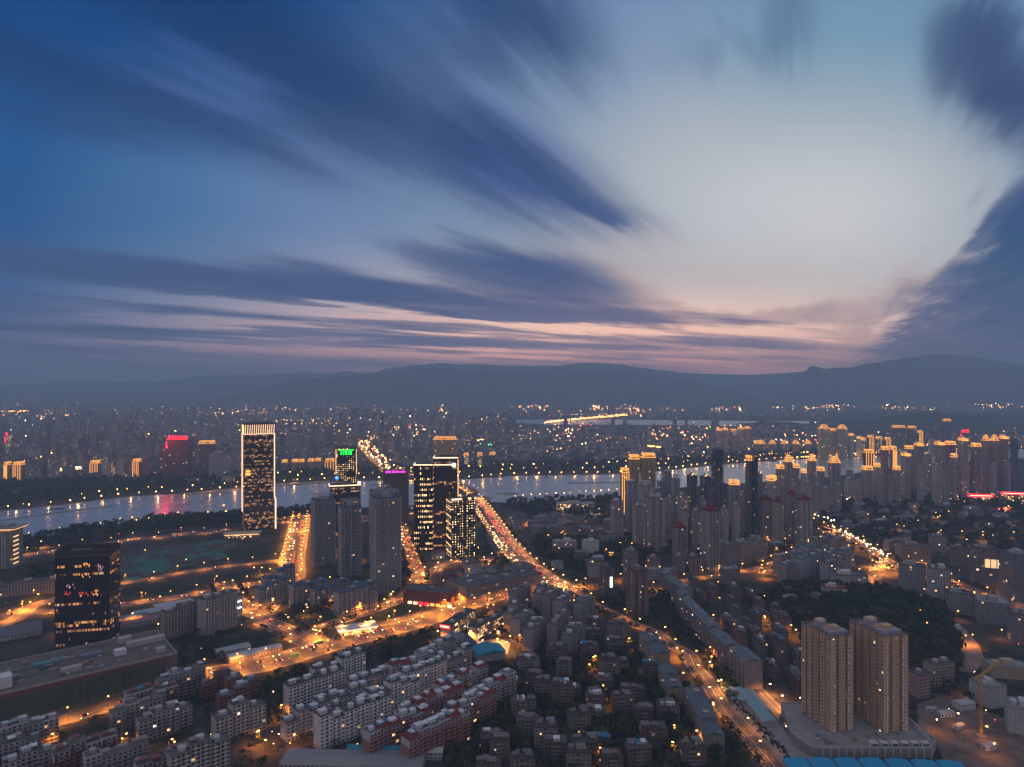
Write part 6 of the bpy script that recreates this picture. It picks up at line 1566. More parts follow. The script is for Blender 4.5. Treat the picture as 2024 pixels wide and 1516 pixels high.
# a moored ferry and the small lit tower on the quay
x, y = G(112, 1006); o = thing('ferry', x, y, .2, R(8), 'small white-decked ferry moored at the far side of the river', 'boat')
m = MB(); m.prism([(-15, -3), (12, -3), (18, 0), (12, 3), (-15, 3)], 0, 2.2, 'paint_fine', 'paint_fine'); part('hull', m, o, (0.1, 0.12, 0.14))
m = MB(); m.box(-2, 0, 2.2, 20, 4.6, 2.6, 'wall_small'); m.box(-1, 0, 4.8, 14, 4, .3, 'paint_fine'); m.box(6, 0, 5.1, 3, 3, 2, 'wall_small'); part('cabin', m, o, WHITE)
x, y = G(442, 1012); o = thing('quay_tower', x, y, 0, 0, 'small white lit round tower at the river quay near the outlined tower', 'tower')
m = MB(); cylinder(m, 0, 0, 0, 3.2, 14, 'paint_fine', 12); part('shaft', m, o, WHITE); m = MB(); cylinder(m, 0, 0, 14, 2.6, 3.4, 'glow_warm', 12); part('lantern', m, o); m = MB(); m.hip(0, 0, 17.4, 6, 6, 3, 'paint_fine'); part('roof', m, o, WHITE)
# ================================================================ city quarters
river_xy = [G(*p) for p in RIVER_POLY]
def in_river(x, y):
    px, py = pix(x, y); return inpoly(px, py, RIVER_POLY) or (1015 < px < 1602 and 828 < py < 842)
def quarter(poly, ang, pw, pd, make, w, d, p=0.9, jit=1.5, jr=2.0, seed=1, grow=0.5, limit=9999):
    """fill the part of the ground inside poly (photograph points) with rows of buildings turned by ang"""
    r = random.Random(seed)
    W_ = [G(*q) for q in poly]
    c, s = math.cos(R(ang)), math.sin(R(ang))
    us = [x * c + y * s for x, y in W_]; vs = [-x * s + y * c for x, y in W_]
    n = 0; v = min(vs) + pd / 2; row = 0
    while v < max(vs):
        u = min(us) + pw / 2 + (row % 2) * pw * .35
        while u < max(us):
            uu = u + r.uniform(-jit, jit); vv = v + r.uniform(-jit, jit)
            x = uu * c - vv * s; y = uu * s + vv * c
            u += pw
            if y < 500: continue
            px, py = pix(x, y)
            if not inpoly(px, py, poly) or r.random() > p or n >= limit: continue
            ww = w(r) if callable(w) else w; dd = d(r) if callable(d) else d
            rot = R(ang + r.uniform(-jr, jr))
            if not free(x, y, ww, dd, rot, grow) or in_river(x, y): continue
            make(r, x, y, rot, ww, dd); n += 1
        v += pd; row += 1
    return n
BUD = {'block': 0, 'house': 0}
def mk_walk(group, pal, storeys=(6, 7), roofs=('flat',), nseg=3, two=False, walls=('wall_flats_dense', 'wall_flats'), words=('grey',), roofcol=((0.13, 0.125, 0.12),), seg=13.6, bal=True):
    def f(r, x, y, rot, w, d):
        i = r.randrange(len(pal)); st_ = r.choice(storeys); rf = r.choice(roofs)
        pr = walkup(r.randrange(5), nseg, st_, rf, r.choice(walls), two, seg, d, bal=bal)
        can = r.choice(([BLUET, WHITE, TEAL], [WHITE, (0.3, 0.3, 0.3), (0.24, 0.2, 0.16)], [TEAL, (0.2, 0.2, 0.2), WHITE], [(0.25, 0.24, 0.22)] * 3))
        generic(pr, 'apartment_block', x, y, rot, colors(vary(pal[i]), r.choice(roofcol), (0.46, 0.46, 0.5) if r.random() < .5 else None, None, can), words[i % len(words)] + (' %d-storey' % st_), 'apartment block', group, w, d)
    return f
def mk_old(group):
    def f(r, x, y, rot, w, d):
        wq = round(w / 3) * 3; st_ = r.choice((3, 4, 5, 5, 6, 7))
        pr = old_house(r.randrange(6), st_, wq, r.choice((10, 12)))
        i = r.randrange(4)
        can = r.choice(([WHITE, (0.16, 0.14, 0.13), BLUET, (0.2, 0.2, 0.2)], [(0.13, 0.12, 0.115)] * 4, [(0.18, 0.15, 0.14)] * 4, [(0.18, 0.17, 0.16), WHITE, (0.12, 0.11, 0.11), (0.16, 0.13, 0.12)], [(0.1, 0.09, 0.09), (0.2, 0.12, 0.1), (0.15, 0.15, 0.15), TEAL]))
        generic(pr, 'old_house', x, y, rot, colors(vary([(0.20, 0.13, 0.11), (0.21, 0.18, 0.16), (0.15, 0.10, 0.10), (0.26, 0.23, 0.21)][i]), vary((0.095, 0.085, 0.08), .3), None, (0.22, 0.2, 0.19), can), ['brown brick', 'dull grey', 'dark red-brown', 'pale grey'][i] + (' %d-storey' % st_), 'old house', group, w, d)
    return f
def mk_low(group, name='low_house', cat='house', walls=('wall_flats', 'wall_small'), st=(3, 4, 5, 6), pal=((0.34, 0.33, 0.34), (0.28, 0.26, 0.25), (0.42, 0.41, 0.42), (0.24, 0.2, 0.19)), roofs=((0.13, 0.13, 0.14), (0.2, 0.2, 0.21), (0.3, 0.3, 0.32), (0.14, 0.05, 0.05))):
    def f(r, x, y, rot, w, d):
        s_ = r.choice(st); i = r.randrange(len(pal))
        pr = lowrise(r.randrange(5), round(w / 4) * 4, round(d / 3) * 3, s_, r.choice(walls))
        generic(pr, name, x, y, rot, colors(vary(pal[i]), vary(r.choice(roofs), .2)), ['grey', 'brown-grey', 'white', 'dark'][i % 4] + (' %d-storey' % s_), cat, group, w, d)
    return f
LIM = dict()
RU = lambda a, b: (lambda r: r.uniform(a, b))
# near quarters
quarter([(-60, 1530), (-60, 1490), (60, 1452), (190, 1418), (330, 1375), (400, 1352), (400, 1420), (330, 1540)], 41, 44, 21, mk_walk('walk-up blocks in the near corner quarter', [(0.27, 0.25, 0.25), (0.17, 0.07, 0.065), (0.22, 0.2, 0.2)], (6, 7, 5), ('flat', 'mix'), 4, True, words=('grey-topped', 'red-brick', 'dull grey'), seg=10.2), 41, 11, .97, 1.0, 1.5, 3)
quarter([(410, 1352), (500, 1338), (512, 1400), (470, 1425), (400, 1420)], 41, 44, 24, mk_walk('red-brick blocks beside the avenue', [(0.24, 0.085, 0.07)], (6, 7), ('flat',), 2, False, words=('red-brick',)), 27, 11, .98, 1.0, 1.5, 5)
quarter([(400, 1430), (500, 1450), (600, 1420), (610, 1540), (330, 1560)], 41, 44, 22, mk_walk('balconied blocks at the bottom edge', [(0.40, 0.36, 0.34), (0.30, 0.28, 0.28)], (7, 8), ('flat',), 3, False, words=('beige balconied', 'grey')), 41, 11, .98, 1.0, 1.5, 7)
quarter([(550, 1448), (640, 1360), (730, 1318), (880, 1312), (900, 1350), (800, 1410), (690, 1475), (610, 1500)], 43, 56, 25, mk_walk('white stepped rows beside the dark meadow', [(0.58, 0.58, 0.62), (0.52, 0.52, 0.56)], (7, 8, 7), ('flat',), 4, False, ('wall_flats', 'wall_flats_dense'), ('white stepped', 'off-white'), ((0.10, 0.09, 0.09),)), 54, 12, 1.0, .6, 1.0, 9)
quarter([(720, 1500), (830, 1420), (900, 1355), (960, 1322), (985, 1340), (960, 1400), (880, 1450), (800, 1510)], 43, 56, 27, mk_walk('red-roofed rows beside the white rows', [(0.30, 0.16, 0.13), (0.40, 0.38, 0.39)], (7, 8), ('cross', 'flat', 'cross'), 4, True, words=('red-roofed brick', 'red-roofed grey'), roofcol=((0.24, 0.035, 0.035), (0.20, 0.04, 0.04))), 54, 12, 1.0, .6, 1.0, 11)
quarter([(745, 1340), (860, 1288), (900, 1292), (900, 1330), (830, 1350)], 43, 50, 24, mk_walk('grey rows by the sports halls', [(0.36, 0.35, 0.37)], (6, 7), ('flat', 'gable'), 3, False, words=('grey',), roofcol=((0.10, 0.06, 0.06),)), 41, 12, .95, 1, 1, 13)
quarter([(885, 1226), (950, 1200), (1020, 1185), (1140, 1182), (1165, 1220), (1150, 1290), (1060, 1290), (1012, 1240), (960, 1220)], 64, 42, 22, mk_walk('grey rows between the school and the junction', [(0.25, 0.25, 0.28), (0.30, 0.27, 0.27), (0.36, 0.34, 0.36)], (8, 9, 8), ('flat', 'flat', 'gable'), 3, False, words=('slate-grey', 'brown-grey', 'pale-gabled')), 41, 12, .96, 1, 2, 15)
quarter([(880, 1540), (960, 1420), (990, 1360), (1060, 1320), (1150, 1290), (1230, 1262), (1290, 1300), (1320, 1360), (1370, 1420), (1450, 1530)], 3, 22, 17.5, mk_old('old brick houses among the trees'), RU(15, 21), 12, .93, 2.6, 6, 17)
quarter([(1420, 1480), (1440, 1480), (1470, 1530), (1400, 1530)], 3, 26, 24, mk_old('old brick houses among the trees'), 24, 12, .8, 3, 8, 18)
quarter([(1150, 1225), (1250, 1255), (1300, 1290), (1290, 1300), (1160, 1290)], 5, 28, 24, mk_old('old brick houses among the trees'), 22, 12, .8, 3, 8, 19)
quarter([(1345, 1160), (1480, 1180), (1560, 1235), (1590, 1330), (1575, 1425), (1530, 1400), (1470, 1330), (1440, 1262), (1380, 1195)], 84, 24, 17, mk_old('packed old houses behind the longest slab'), 20, 12, .97, 1.5, 4, 21)
quarter([(1480, 1330), (1570, 1330), (1580, 1432), (1560, 1430)], 84, 30, 20, mk_walk('packed old houses behind the longest slab', [(0.24, 0.22, 0.22)], (6, 7), ('flat',), 2, False, words=('grey balconied',)), 27, 11, .97, 1, 2, 22)
quarter([(1430, 1100), (1530, 1092), (1660, 1098), (1680, 1130), (1650, 1150), (1440, 1150)], 34, 38, 26, mk_walk('ten-storey rows below the maroon-capped towers', [(0.34, 0.34, 0.37), (0.36, 0.29, 0.26)], (10, 11, 9), ('flat', 'cross'), 2, False, words=('grey', 'pinkish'), roofcol=((0.10, 0.16, 0.2), (0.14, 0.14, 0.14)), bal=True), 27, 14, .9, 2, 5, 23)
quarter([(1000, 1020), (1100, 1030), (1210, 1040), (1215, 1085), (1090, 1062), (1010, 1062)], 12, 32, 26, mk_low('houses between the boulevard and the river towers', st=(5, 6, 7)), RU(16, 24), 12, .8, 3, 10, 25)
quarter([(1080, 1100), (1190, 1110), (1240, 1150), (1180, 1175), (1100, 1140)], 20, 36, 30, mk_low('houses between the boulevard and the river towers', st=(4, 5, 6)), RU(16, 24), 12, .55, 4, 15, 26)
quarter([(1240, 1140), (1330, 1132), (1480, 1142), (1480, 1165), (1350, 1150), (1300, 1160)], 15, 34, 24, mk_low('low offices below the red-capped tower', st=(4, 5, 7)), RU(18, 26), 13, .8, 3, 10, 27)
quarter([(1290, 1060), (1560, 1085), (1560, 1098), (1430, 1100), (1290, 1090)], 10, 36, 24, mk_low('low offices below the red-capped tower', st=(3, 4, 5)), RU(16, 26), 12, .7, 4, 12, 28)
quarter([(1610, 985), (1760, 985), (1990, 1010), (2040, 1060), (1850, 1062), (1700, 1070), (1620, 1040)], 20, 44, 34, mk_low('houses scattered through the eastern grove', st=(3, 4, 5, 6)), RU(18, 34), RU(11, 16), .52, 7, 25, 29)
quarter([(1660, 1080), (1790, 1080), (1850, 1100), (1780, 1120), (1700, 1100)], 30, 36, 28, mk_low('houses scattered through the eastern grove', st=(5, 6, 7)), RU(18, 30), 13, .7, 4, 10, 30)
quarter([(1480, 1165), (1640, 1170), (1640, 1190), (1560, 1200), (1480, 1190)], 10, 36, 30, mk_low('low white houses at the hill foot', st=(3, 4), pal=((0.42, 0.42, 0.44), (0.45, 0.43, 0.42))), RU(16, 26), 12, .6, 4, 15, 31)
quarter([(1900, 1230), (2060, 1290), (2060, 1400), (1960, 1330)], -25, 44, 34, mk_low('pale blocks at the eastern edge', st=(4, 5, 6)), RU(20, 34), 14, .6, 4, 8, 32)
quarter([(0, 1150), (100, 1160), (100, 1190), (-40, 1200)], 24, 46, 30, mk_low('sheds and offices by the slip road', st=(2, 3)), RU(16, 34), 13, .5, 4, 8, 33)
quarter([(-40, 1280), (100, 1265), (105, 1300), (-40, 1320)], 40, 40, 26, mk_low('sheds and offices by the slip road', st=(1, 2)), RU(16, 34), 13, .4, 4, 8, 34)
quarter([(800, 1090), (880, 1090), (1000, 1110), (980, 1150), (860, 1160), (830, 1140)], 38, 34, 26, mk_low('roofs in front of the lamp-covered tower', st=(3, 4, 5)), RU(16, 26), 13, .75, 3, 8, 35)
quarter([(690, 1040), (800, 1035), (800, 1080), (700, 1090)], 10, 40, 34, mk_low('low blocks round the offices', st=(3, 5)), RU(18, 26), 14, .5, 3, 8, 36)
NEAR_N = len(GENERIC)
print('near generics', NEAR_N, 'objects', len(bpy.data.objects))

# ---------------------------------------------------------------- across the river: a countable front, then the mass
BANDS = [((-60, 1000), (500, 935), 885), ]
def far_pal(r): return vary(r.choice(((0.30, 0.29, 0.31), (0.24, 0.2, 0.2), (0.36, 0.34, 0.34), (0.2, 0.17, 0.18), (0.33, 0.28, 0.25))), .15)
n_far_thing = [0]
far_mass = MB(); FARP = {}
def far_box(r, x, y, rot, w, d, h, limit):
    if n_far_thing[0] < limit and y < 3900:
        key = (round(w / 8), round(d / 6), round(h / 9))
        if key not in FARP:
            m = MB(); w0, d0, h0 = key[0] * 8, max(1, key[1]) * 6, max(1, key[2]) * 9
            m.box(0, 0, 0, w0, d0, h0, 'wall_distant'); wl = m.mesh('wall'); m = MB(); m.box(0, 0, h0, w0 - .5, d0 - .5, .2, 'roof_slab'); m.ring(rect(w0, d0), h0, h0 + 1, .4, 'paint_fine'); m.box(w0 * .15, 0, h0, w0 * .3, d0 * .4, 3.5, 'paint_fine')
            FARP[key] = [('wall', wl, None, (0, 0, 0), 'wall'), ('roof', m.mesh('roof'), None, (0, 0, 0), 'roof')]
        tall = h > 34
        generic(FARP[key], 'distant_tower' if tall else 'distant_block', x, y, rot, colors(far_pal(r), vary((.16, .15, .16), .3)), ('hazy tall' if tall else 'hazy low'), 'tower' if tall else 'building', 'city front across the river', w, d)
        n_far_thing[0] += 1
    else:
        far_mass.box(x, y, 0, w, d, h, 'far_wall%d' % r.randrange(4), 'far_roof%d' % r.randrange(2), rot=rot, seed=r.randrange(900))
        mark(x, y, w, d, rot)
for i, c in enumerate(((0.26, 0.24, 0.26), (0.18, 0.16, 0.18), (0.33, 0.31, 0.32), (0.28, 0.22, 0.21))): facade('far_wall%d' % i, win=(0.28, 0.76, 0.3, 0.76), lit=0.022, es=4.5, wall=c, glass=(c[0] * .4, c[1] * .4, c[2] * .45))
plain('far_roof0', (0.16, 0.15, 0.16)); plain('far_roof1', (0.26, 0.26, 0.28))
r = random.Random(77)
def tree_zone(px, py):
    """parks and woods that stay free of buildings"""
    if px < 480 and py > 948 - px * 0.0 and py < 1012: return r.random() < .93
    if 480 <= px < 1250 and 921 < py: return True
    if 900 < px < 1420 and py > 912: return True
    if px > 1420 and py > 896 and px < 1700: return True
    if px > 1640 and 815 < py < 862: return True
    return False
cands = []
yy_ = 1950.0
while yy_ < 9000:
    dy_ = 26 + yy_ * .006
    xx = -yy_ * .80
    while xx < yy_ * .80:
        x = xx + r.uniform(-6, 6); y = yy_ + r.uniform(-6, 6)
        xx += 34 + yy_ * .010
        px, py = pix(x, y)
        if in_river(x, y) or py > 1000 or tree_zone(px, py): continue
        # is it beyond the far bank?
        if y < 4200:
            k = 0
            for i in range(len(river_far) - 1):
                if river_far[i][0] <= px <= river_far[i + 1][0]:
                    t = (px - river_far[i][0]) / (river_far[i + 1][0] - river_far[i][0]); k = river_far[i][1] + (river_far[i + 1][1] - river_far[i][1]) * t
            if py > k - 2: continue
        cl = math.sin(x * .0021 + 1.3) * math.cos(y * .0016 + x * .0006) + .4 * math.sin(x * .006 + y * .004)
        left = px < 950
        p = .80 if left else .62
        if py < 845: p *= .62
        if 1000 < px < 1620 and 826 < py < 846: continue
        if px > 1000 and 846 < py < 900: p = .72
        if r.random() > p or cl < -.95: continue
        tall = (r.random() < (.30 if left else .05) * (1.3 if cl > .2 else .45))
        h = r.uniform(48, 100) if tall else r.choice((12, 15, 18, 18, 21, 24))
        if left and py > 905: h = h if not tall else r.uniform(40, 75)
        w_ = r.uniform(16, 26) if tall else r.uniform(18, 46); d_ = r.uniform(13, 18) if tall else r.uniform(11, 16)
        cands.append((y, x, w_, d_, h, R(r.choice((0, 4, 90, 20, -12, 65)) + r.uniform(-4, 4))))
    yy_ += dy_
cands.sort()
for (y, x, w_, d_, h, rot) in cands:
    if y < 3600 and not free(x, y, w_, d_, rot, 1): continue
    far_box(r, x, y, rot, w_, d_, h, 300)
if far_mass.v:
    tag(link('distant_city', far_mass.mesh('distant_city')), kind='stuff')
print('far candidates', len(cands))

# ================================================================ trees
def tree_proto(seed, h=10, rad=4.5, tall=1.0):
    r = random.Random(seed)
    m = MB()
    def limb(a, b, r0, r1, n=5):
        a = Vector(a); b = Vector(b); d = (b - a).normalized(); u = d.cross(Vector((.3, 1, .2))).normalized(); v = d.cross(u)
        for k in range(n):
            t0 = math.tau * k / n; t1 = math.tau * (k + 1) / n
            e0 = u * math.cos(t0) + v * math.sin(t0); e1 = u * math.cos(t1) + v * math.sin(t1)
            m.face([(a + e0 * r0)[:], (a + e1 * r0)[:], (b + e1 * r1)[:], (b + e0 * r1)[:]], 'bark')
    limb((0, 0, 0), (0, 0, h * .42), .35, .24)
    tips = []
    for k in range(5):
        a = math.tau * k / 5 + r.uniform(-.4, .4); q = (math.cos(a) * rad * .5, math.sin(a) * rad * .5, h * r.uniform(.6, .8)); limb((0, 0, h * .38), q, .2, .08, 4); tips.append(q)
    trunk = m.mesh('trunk')
    m = MB()
    lobes = [(0, 0, h * .68, rad * .8)] + [(math.cos(a) * rad * .55, math.sin(a) * rad * .55, h * r.uniform(.52, .82), rad * r.uniform(.42, .6)) for a in [math.tau * k / 6 + r.uniform(-.3, .3) for k in range(6)]] + [(r.uniform(-1, 1), r.uniform(-1, 1), h * .9, rad * .45)]
    for (cx_, cy_, cz_, cr) in lobes:
        for k in range(int(16 + cr * 9)):
            z = r.uniform(-.6, 1); a = r.uniform(0, math.tau); q = math.sqrt(max(0, 1 - z * z)); rr = cr * r.uniform(.75, 1.08)
            p = Vector((cx_ + math.cos(a) * q * rr, cy_ + math.sin(a) * q * rr, cz_ + z * rr * .8 * tall))
            nn = Vector((math.cos(a) * q, math.sin(a) * q, z + .5)).normalized() + Vector((r.uniform(-.5, .5), r.uniform(-.5, .5), r.uniform(-.3, .5)))
            nn.normalize(); u = nn.cross(Vector((r.uniform(-1, 1), r.uniform(-1, 1), .3))).normalized(); v = nn.cross(u); s = r.uniform(.45, .95)
            m.face([(p + u * s)[:], (p + v * s * .8)[:], (p - u * s * r.uniform(.6, 1))[:], (p - v * s * .8)[:]], 'leaves')
    return [('trunk', trunk, None, (0, 0, 0), 't'), ('crown', m.mesh('crown'), None, (0, 0, 0), 'c')]
TREES = [tree_proto(i, 8 + i * .8, 3.6 + .35 * i) for i in range(5)]
r = random.Random(99)
spots = []
def scatter(poly, step, p=.9, size=1.0, seed=0, hill=0.0):
    rr = random.Random(seed + 1)
    W_ = [G(*q) for q in poly]; xs = [q[0] for q in W_]; ys = [q[1] for q in W_]
    y = max(500, min(ys))
    while y < max(ys):
        x = min(xs)
        while x < max(xs):
            qx, qy = x + rr.uniform(-step, step) * .45, y + rr.uniform(-step, step) * .45
            x += step
            px, py = pix(qx, qy)
            if rr.random() > p or not inpoly(px, py, poly) or (int(qx // CELL), int(qy // CELL)) in occ or in_river(qx, qy): continue
            spots.append((qy, qx, size * rr.uniform(.7, 1.3), 0.0))
        y += step
scatter([(1480, 1200), (1560, 1160), (1640, 1165), (1760, 1170), (1860, 1200), (1900, 1260), (1900, 1330), (1820, 1370), (1700, 1360), (1600, 1300), (1560, 1230)], 6.0, .96, 1.25, 1)     # the wooded knoll
scatter([(1060, 1060), (1200, 1070), (1290, 1090), (1290, 1130), (1200, 1150), (1110, 1120), (1050, 1100)], 8.5, .85, 1.1, 2)
scatter([(1160, 1190), (1310, 1170), (1330, 1200), (1430, 1300), (1500, 1390), (1480, 1400), (1380, 1300), (1320, 1250), (1180, 1220)], 7.5, .8, 1.0, 3)
scatter([(880, 1540), (900, 1370), (990, 1330), (1150, 1270), (1290, 1280), (1340, 1340), (1400, 1420), (1500, 1540)], 6.6, .92, 1.0, 4)
scatter([(500, 1370), (560, 1340), (700, 1290), (850, 1250), (870, 1280), (760, 1310), (640, 1370), (560, 1420), (500, 1430)], 8.0, .72, 1.0, 5)
scatter([(350, 1300), (400, 1240), (440, 1250), (430, 1320), (370, 1340)], 8, .8, 1.0, 6)
scatter([(-40, 1080), (60, 1066), (150, 1050), (300, 1028), (400, 1021), (478, 1016), (620, 1010), (700, 1008), (620, 1022), (470, 1040), (260, 1060), (50, 1094), (-40, 1110)], 13, .85, 1.5, 7)
scatter([(-40, 1010), (0, 1007), (230, 980), (480, 964), (480, 940), (300, 944), (0, 955), (-40, 960)], 17, .8, 1.4, 8)
scatter([(480, 960), (720, 945), (1000, 938), (1240, 932), (1420, 915), (1420, 900), (1240, 912), (960, 920), (700, 930), (480, 938)], 18, .72, 1.5, 9)
scatter([(1420, 915), (1700, 900), (1740, 893), (1700, 888), (1420, 900)], 20, .8, 1.5, 10)
scatter([(1000, 992), (1100, 986), (1226, 980), (1210, 1040), (1100, 1035), (1010, 1010)], 12, .6, 1.2, 11)
scatter([(1600, 985), (1760, 975), (2040, 985), (2060, 1110), (1900, 1110), (1760, 1085), (1620, 1060)], 14, .72, 1.25, 12)
scatter([(1230, 1050), (1600, 1060), (1660, 1090), (1600, 1100), (1250, 1100)], 13, .55, 1.1, 13)
scatter([(560, 1200), (740, 1200), (760, 1180), (800, 1160), (820, 1120), (790, 1090), (760, 1180), (600, 1230)], 8, .6, 1.0, 14)
scatter([(-60, 1470), (200, 1405), (400, 1340), (380, 1332), (200, 1392), (-60, 1440)], 9, .5, .9, 15)
scatter([(60, 1120), (110, 1120), (110, 1170), (60, 1160)], 9, .7, 1.1, 16)
scatter([(900, 1095), (1000, 1100), (1000, 1120), (920, 1125)], 9, .6, 1.1, 17)
scatter([(1830, 1370), (1880, 1350), (1960, 1370), (1900, 1395)], 8, .7, 1.0, 18)
scatter([(-60, 1540), (-60, 1490), (200, 1420), (400, 1345), (640, 1340), (900, 1310), (980, 1330), (900, 1400), (700, 1540)], 9.5, .42, .75, 19)
scatter([(1340, 1160), (1500, 1160), (1600, 1330), (1590, 1440), (1480, 1340)], 11, .35, .7, 20)
scatter([(870, 1230), (1150, 1170), (1160, 1290), (1000, 1290)], 10, .5, .85, 21)
scatter([(1400, 1395), (1480, 1430), (1560, 1530), (1480, 1530)], 8, .35, .8, 22)
scatter([(400, 1300), (600, 1275), (900, 1195), (900, 1215), (620, 1300), (500, 1335), (430, 1345)], 10, .5, .8, 23)
for rn in ('old_street', 'boulevard', 'curve', 'east_road', 'link'):
    rd_ = ROADS[rn]
    for (x, y, nx, ny) in along(rd_['line'], 10.0, 4.0):
        for s in (-1, 1):
            if r.random() < .72 and y > 505:
                o_ = rd_['w'] / 2 + rd_['walk'] + 2.5; qx, qy = x + nx * o_ * s, y + ny * o_ * s
                spots.append((qy, qx, r.uniform(.7, 1.05), 0.0))
def tval(sp): return sp[0] / sp[2]
vis = [s for s in spots if -30 < pix(s[1], s[0])[0] < 2054 and pix(s[1], s[0])[1] < 1545]
vis.sort(key=tval)
TN = 290
for k, (y, x, s, z) in enumerate(vis[:TN]):
    pr = TREES[r.randrange(5)]
    o = put(pr, 'tree', x, y, r.uniform(0, 6.28), {}, None, 'tree', z=z); o.scale = (s, s, s * r.uniform(.85, 1.15))
    GENERIC.append((o, 'TREE', 'tree', x, y))
wm = MB()
for (y, x, s, z) in vis[TN:]:
    k = 26 if y < 900 else 16 if y < 1500 else 9
    R_ = 4.6 * s; H_ = 9.0 * s
    for q in range(k):
        zz = r.uniform(-.35, 1); a = r.uniform(0, math.tau); qq = math.sqrt(max(0, 1 - zz * zz)); rr = R_ * r.uniform(.6, 1.1)
        px_, py_, pz_ = x + math.cos(a) * qq * rr, y + math.sin(a) * qq * rr, H_ * .62 + zz * H_ * .38
        sz_ = (1.3 if k == 26 else 1.9 if k == 16 else 2.9) * s * r.uniform(.7, 1.2)
        ca, sa = math.cos(a), math.sin(a); t1 = r.uniform(-.6, .6)
        wm.face([(px_ - sa * sz_, py_ + ca * sz_, pz_ - t1 * sz_), (px_ - ca * zz * sz_ * .8, py_ - sa * zz * sz_ * .8, pz_ + qq * sz_ * .9), (px_ + sa * sz_, py_ - ca * sz_, pz_ + t1 * sz_), (px_ + ca * zz * sz_ * .8, py_ + sa * zz * sz_ * .8, pz_ - qq * sz_ * .9)], 'woodland_leaves')
tag(link('woodland', wm.mesh('woodland')), kind='stuff')
print('trees', len(vis))

# ================================================================ lights of the far city: too many to count
r = random.Random(31)
lp = MB()
def dot(x, y, z, s, mat):
    lp.face([(x - s, y, z), (x, y, z - s), (x + s, y, z), (x, y, z + s)], mat)
    lp.face([(x, y - s, z), (x, y, z - s), (x, y + s, z), (x, y, z + s)], mat); lp.face([(x - s, y, z), (x, y - s, z), (x + s, y, z), (x, y + s, z)], mat)
def dots(pts, n, mat='far_gold', s=1.0, spread=3.0, zr=(9, 11)):
    L = smooth_line([G(*p) for p in pts], 20.0)
    tot = sum(math.hypot(L[i + 1][0] - L[i][0], L[i + 1][1] - L[i][1]) for i in range(len(L) - 1))
    for (x, y, nx, ny) in along(L, tot / n, tot / n * .5):
        dot(x + r.uniform(-spread, spread), y + r.uniform(-spread, spread), r.uniform(*zr), s * r.uniform(.7, 1.25), mat)
dots(river_far[2:], 120, 'far_gold', 1.15, 4)
dots([(p[0], p[1] - 9) for p in river_far[2:]], 130, 'far_gold', 1.3, 8)
dots([(480, 944), (700, 934), (940, 926), (1240, 917), (1420, 902)], 46, 'far_gold', 1.7, 6)
dots([(1010, 988), (1100, 982), (1226, 974)], 14, 'far_gold', .9, 3)
dots([(60, 1060), (300, 1030), (470, 1018)], 22, 'far_gold', .7, 20)
for row in range(5): dots([(760 + row * 4, 930), (738 + row * 6, 908), (718 + row * 6, 890), (702 + row * 5, 872)], 17, ('far_gold', 'far_white', 'far_red', 'far_gold', 'far_white')[row], 1.5, 12, (4, 12))
dots([(1075, 840), (1150, 832), (1240, 824)], 60, 'far_gold', 2.6, 4, (14, 18)); dots([(1080, 837), (1160, 829), (1236, 822)], 40, 'far_white', 2.2, 4, (14, 18))
for pts, n, m_, s in (([(60, 912), (90, 905), (112, 898)], 16, 'far_gold', 2.0), ([(55, 900), (110, 896)], 12, 'far_white', 1.6), ([(112, 932), (165, 928)], 26, 'far_white', 1.6), ([(110, 936), (165, 932)], 18, 'far_gold', 1.8), ([(1270, 884), (1340, 893)], 30, 'far_gold', 2.0), ([(1310, 890), (1345, 888)], 20, 'far_gold', 1.8),
                      ([(1440, 908), (1520, 902), (1600, 898)], 26, 'far_gold', 1.4), ([(0, 815), (54, 814)], 30, 'far_gold', 3.2), ([(930, 880), (975, 884)], 14, 'far_green', 1.6), ([(920, 878), (960, 872)], 14, 'far_gold', 2.2), ([(1560, 910), (1720, 899)], 34, 'far_gold', 1.3),
                      ([(1640, 925 + 80), (1690, 985)], 10, 'far_white', 1.2), ([(1600, 1020), (1650, 1040)], 12, 'far_white', .9), ([(1655, 1053), (1760, 1112)], 34, 'far_white', .8)):
    dots(pts, n, m_, s, 6)
# streets of the far districts, strung with amber lamps
for k in range(46):
    y0 = r.uniform(2500, 7600); x0 = r.uniform(-.72, .72) * y0; a = r.choice((.12, 1.5, -.25, .6, 1.15)) + r.uniform(-.15, .15); Ls = r.uniform(250, 1100)
    for q in range(int(Ls / r.uniform(38, 60))):
        x, y = x0 + math.cos(a) * q * 48 + r.uniform(-6, 6), y0 + math.sin(a) * q * 48 + r.uniform(-6, 6); px, py = pix(x, y)
        if y < 2300 or y > 9000 or in_river(x, y) or tree_zone(px, py) and r.random() < .6 or (px > 1640 and 812 < py < 862): continue
        dot(x, y, 12, (.55 + y * .00024) * r.uniform(.6, 1.3), r.choice(('far_gold', 'far_gold', 'far_gold', 'far_white')))
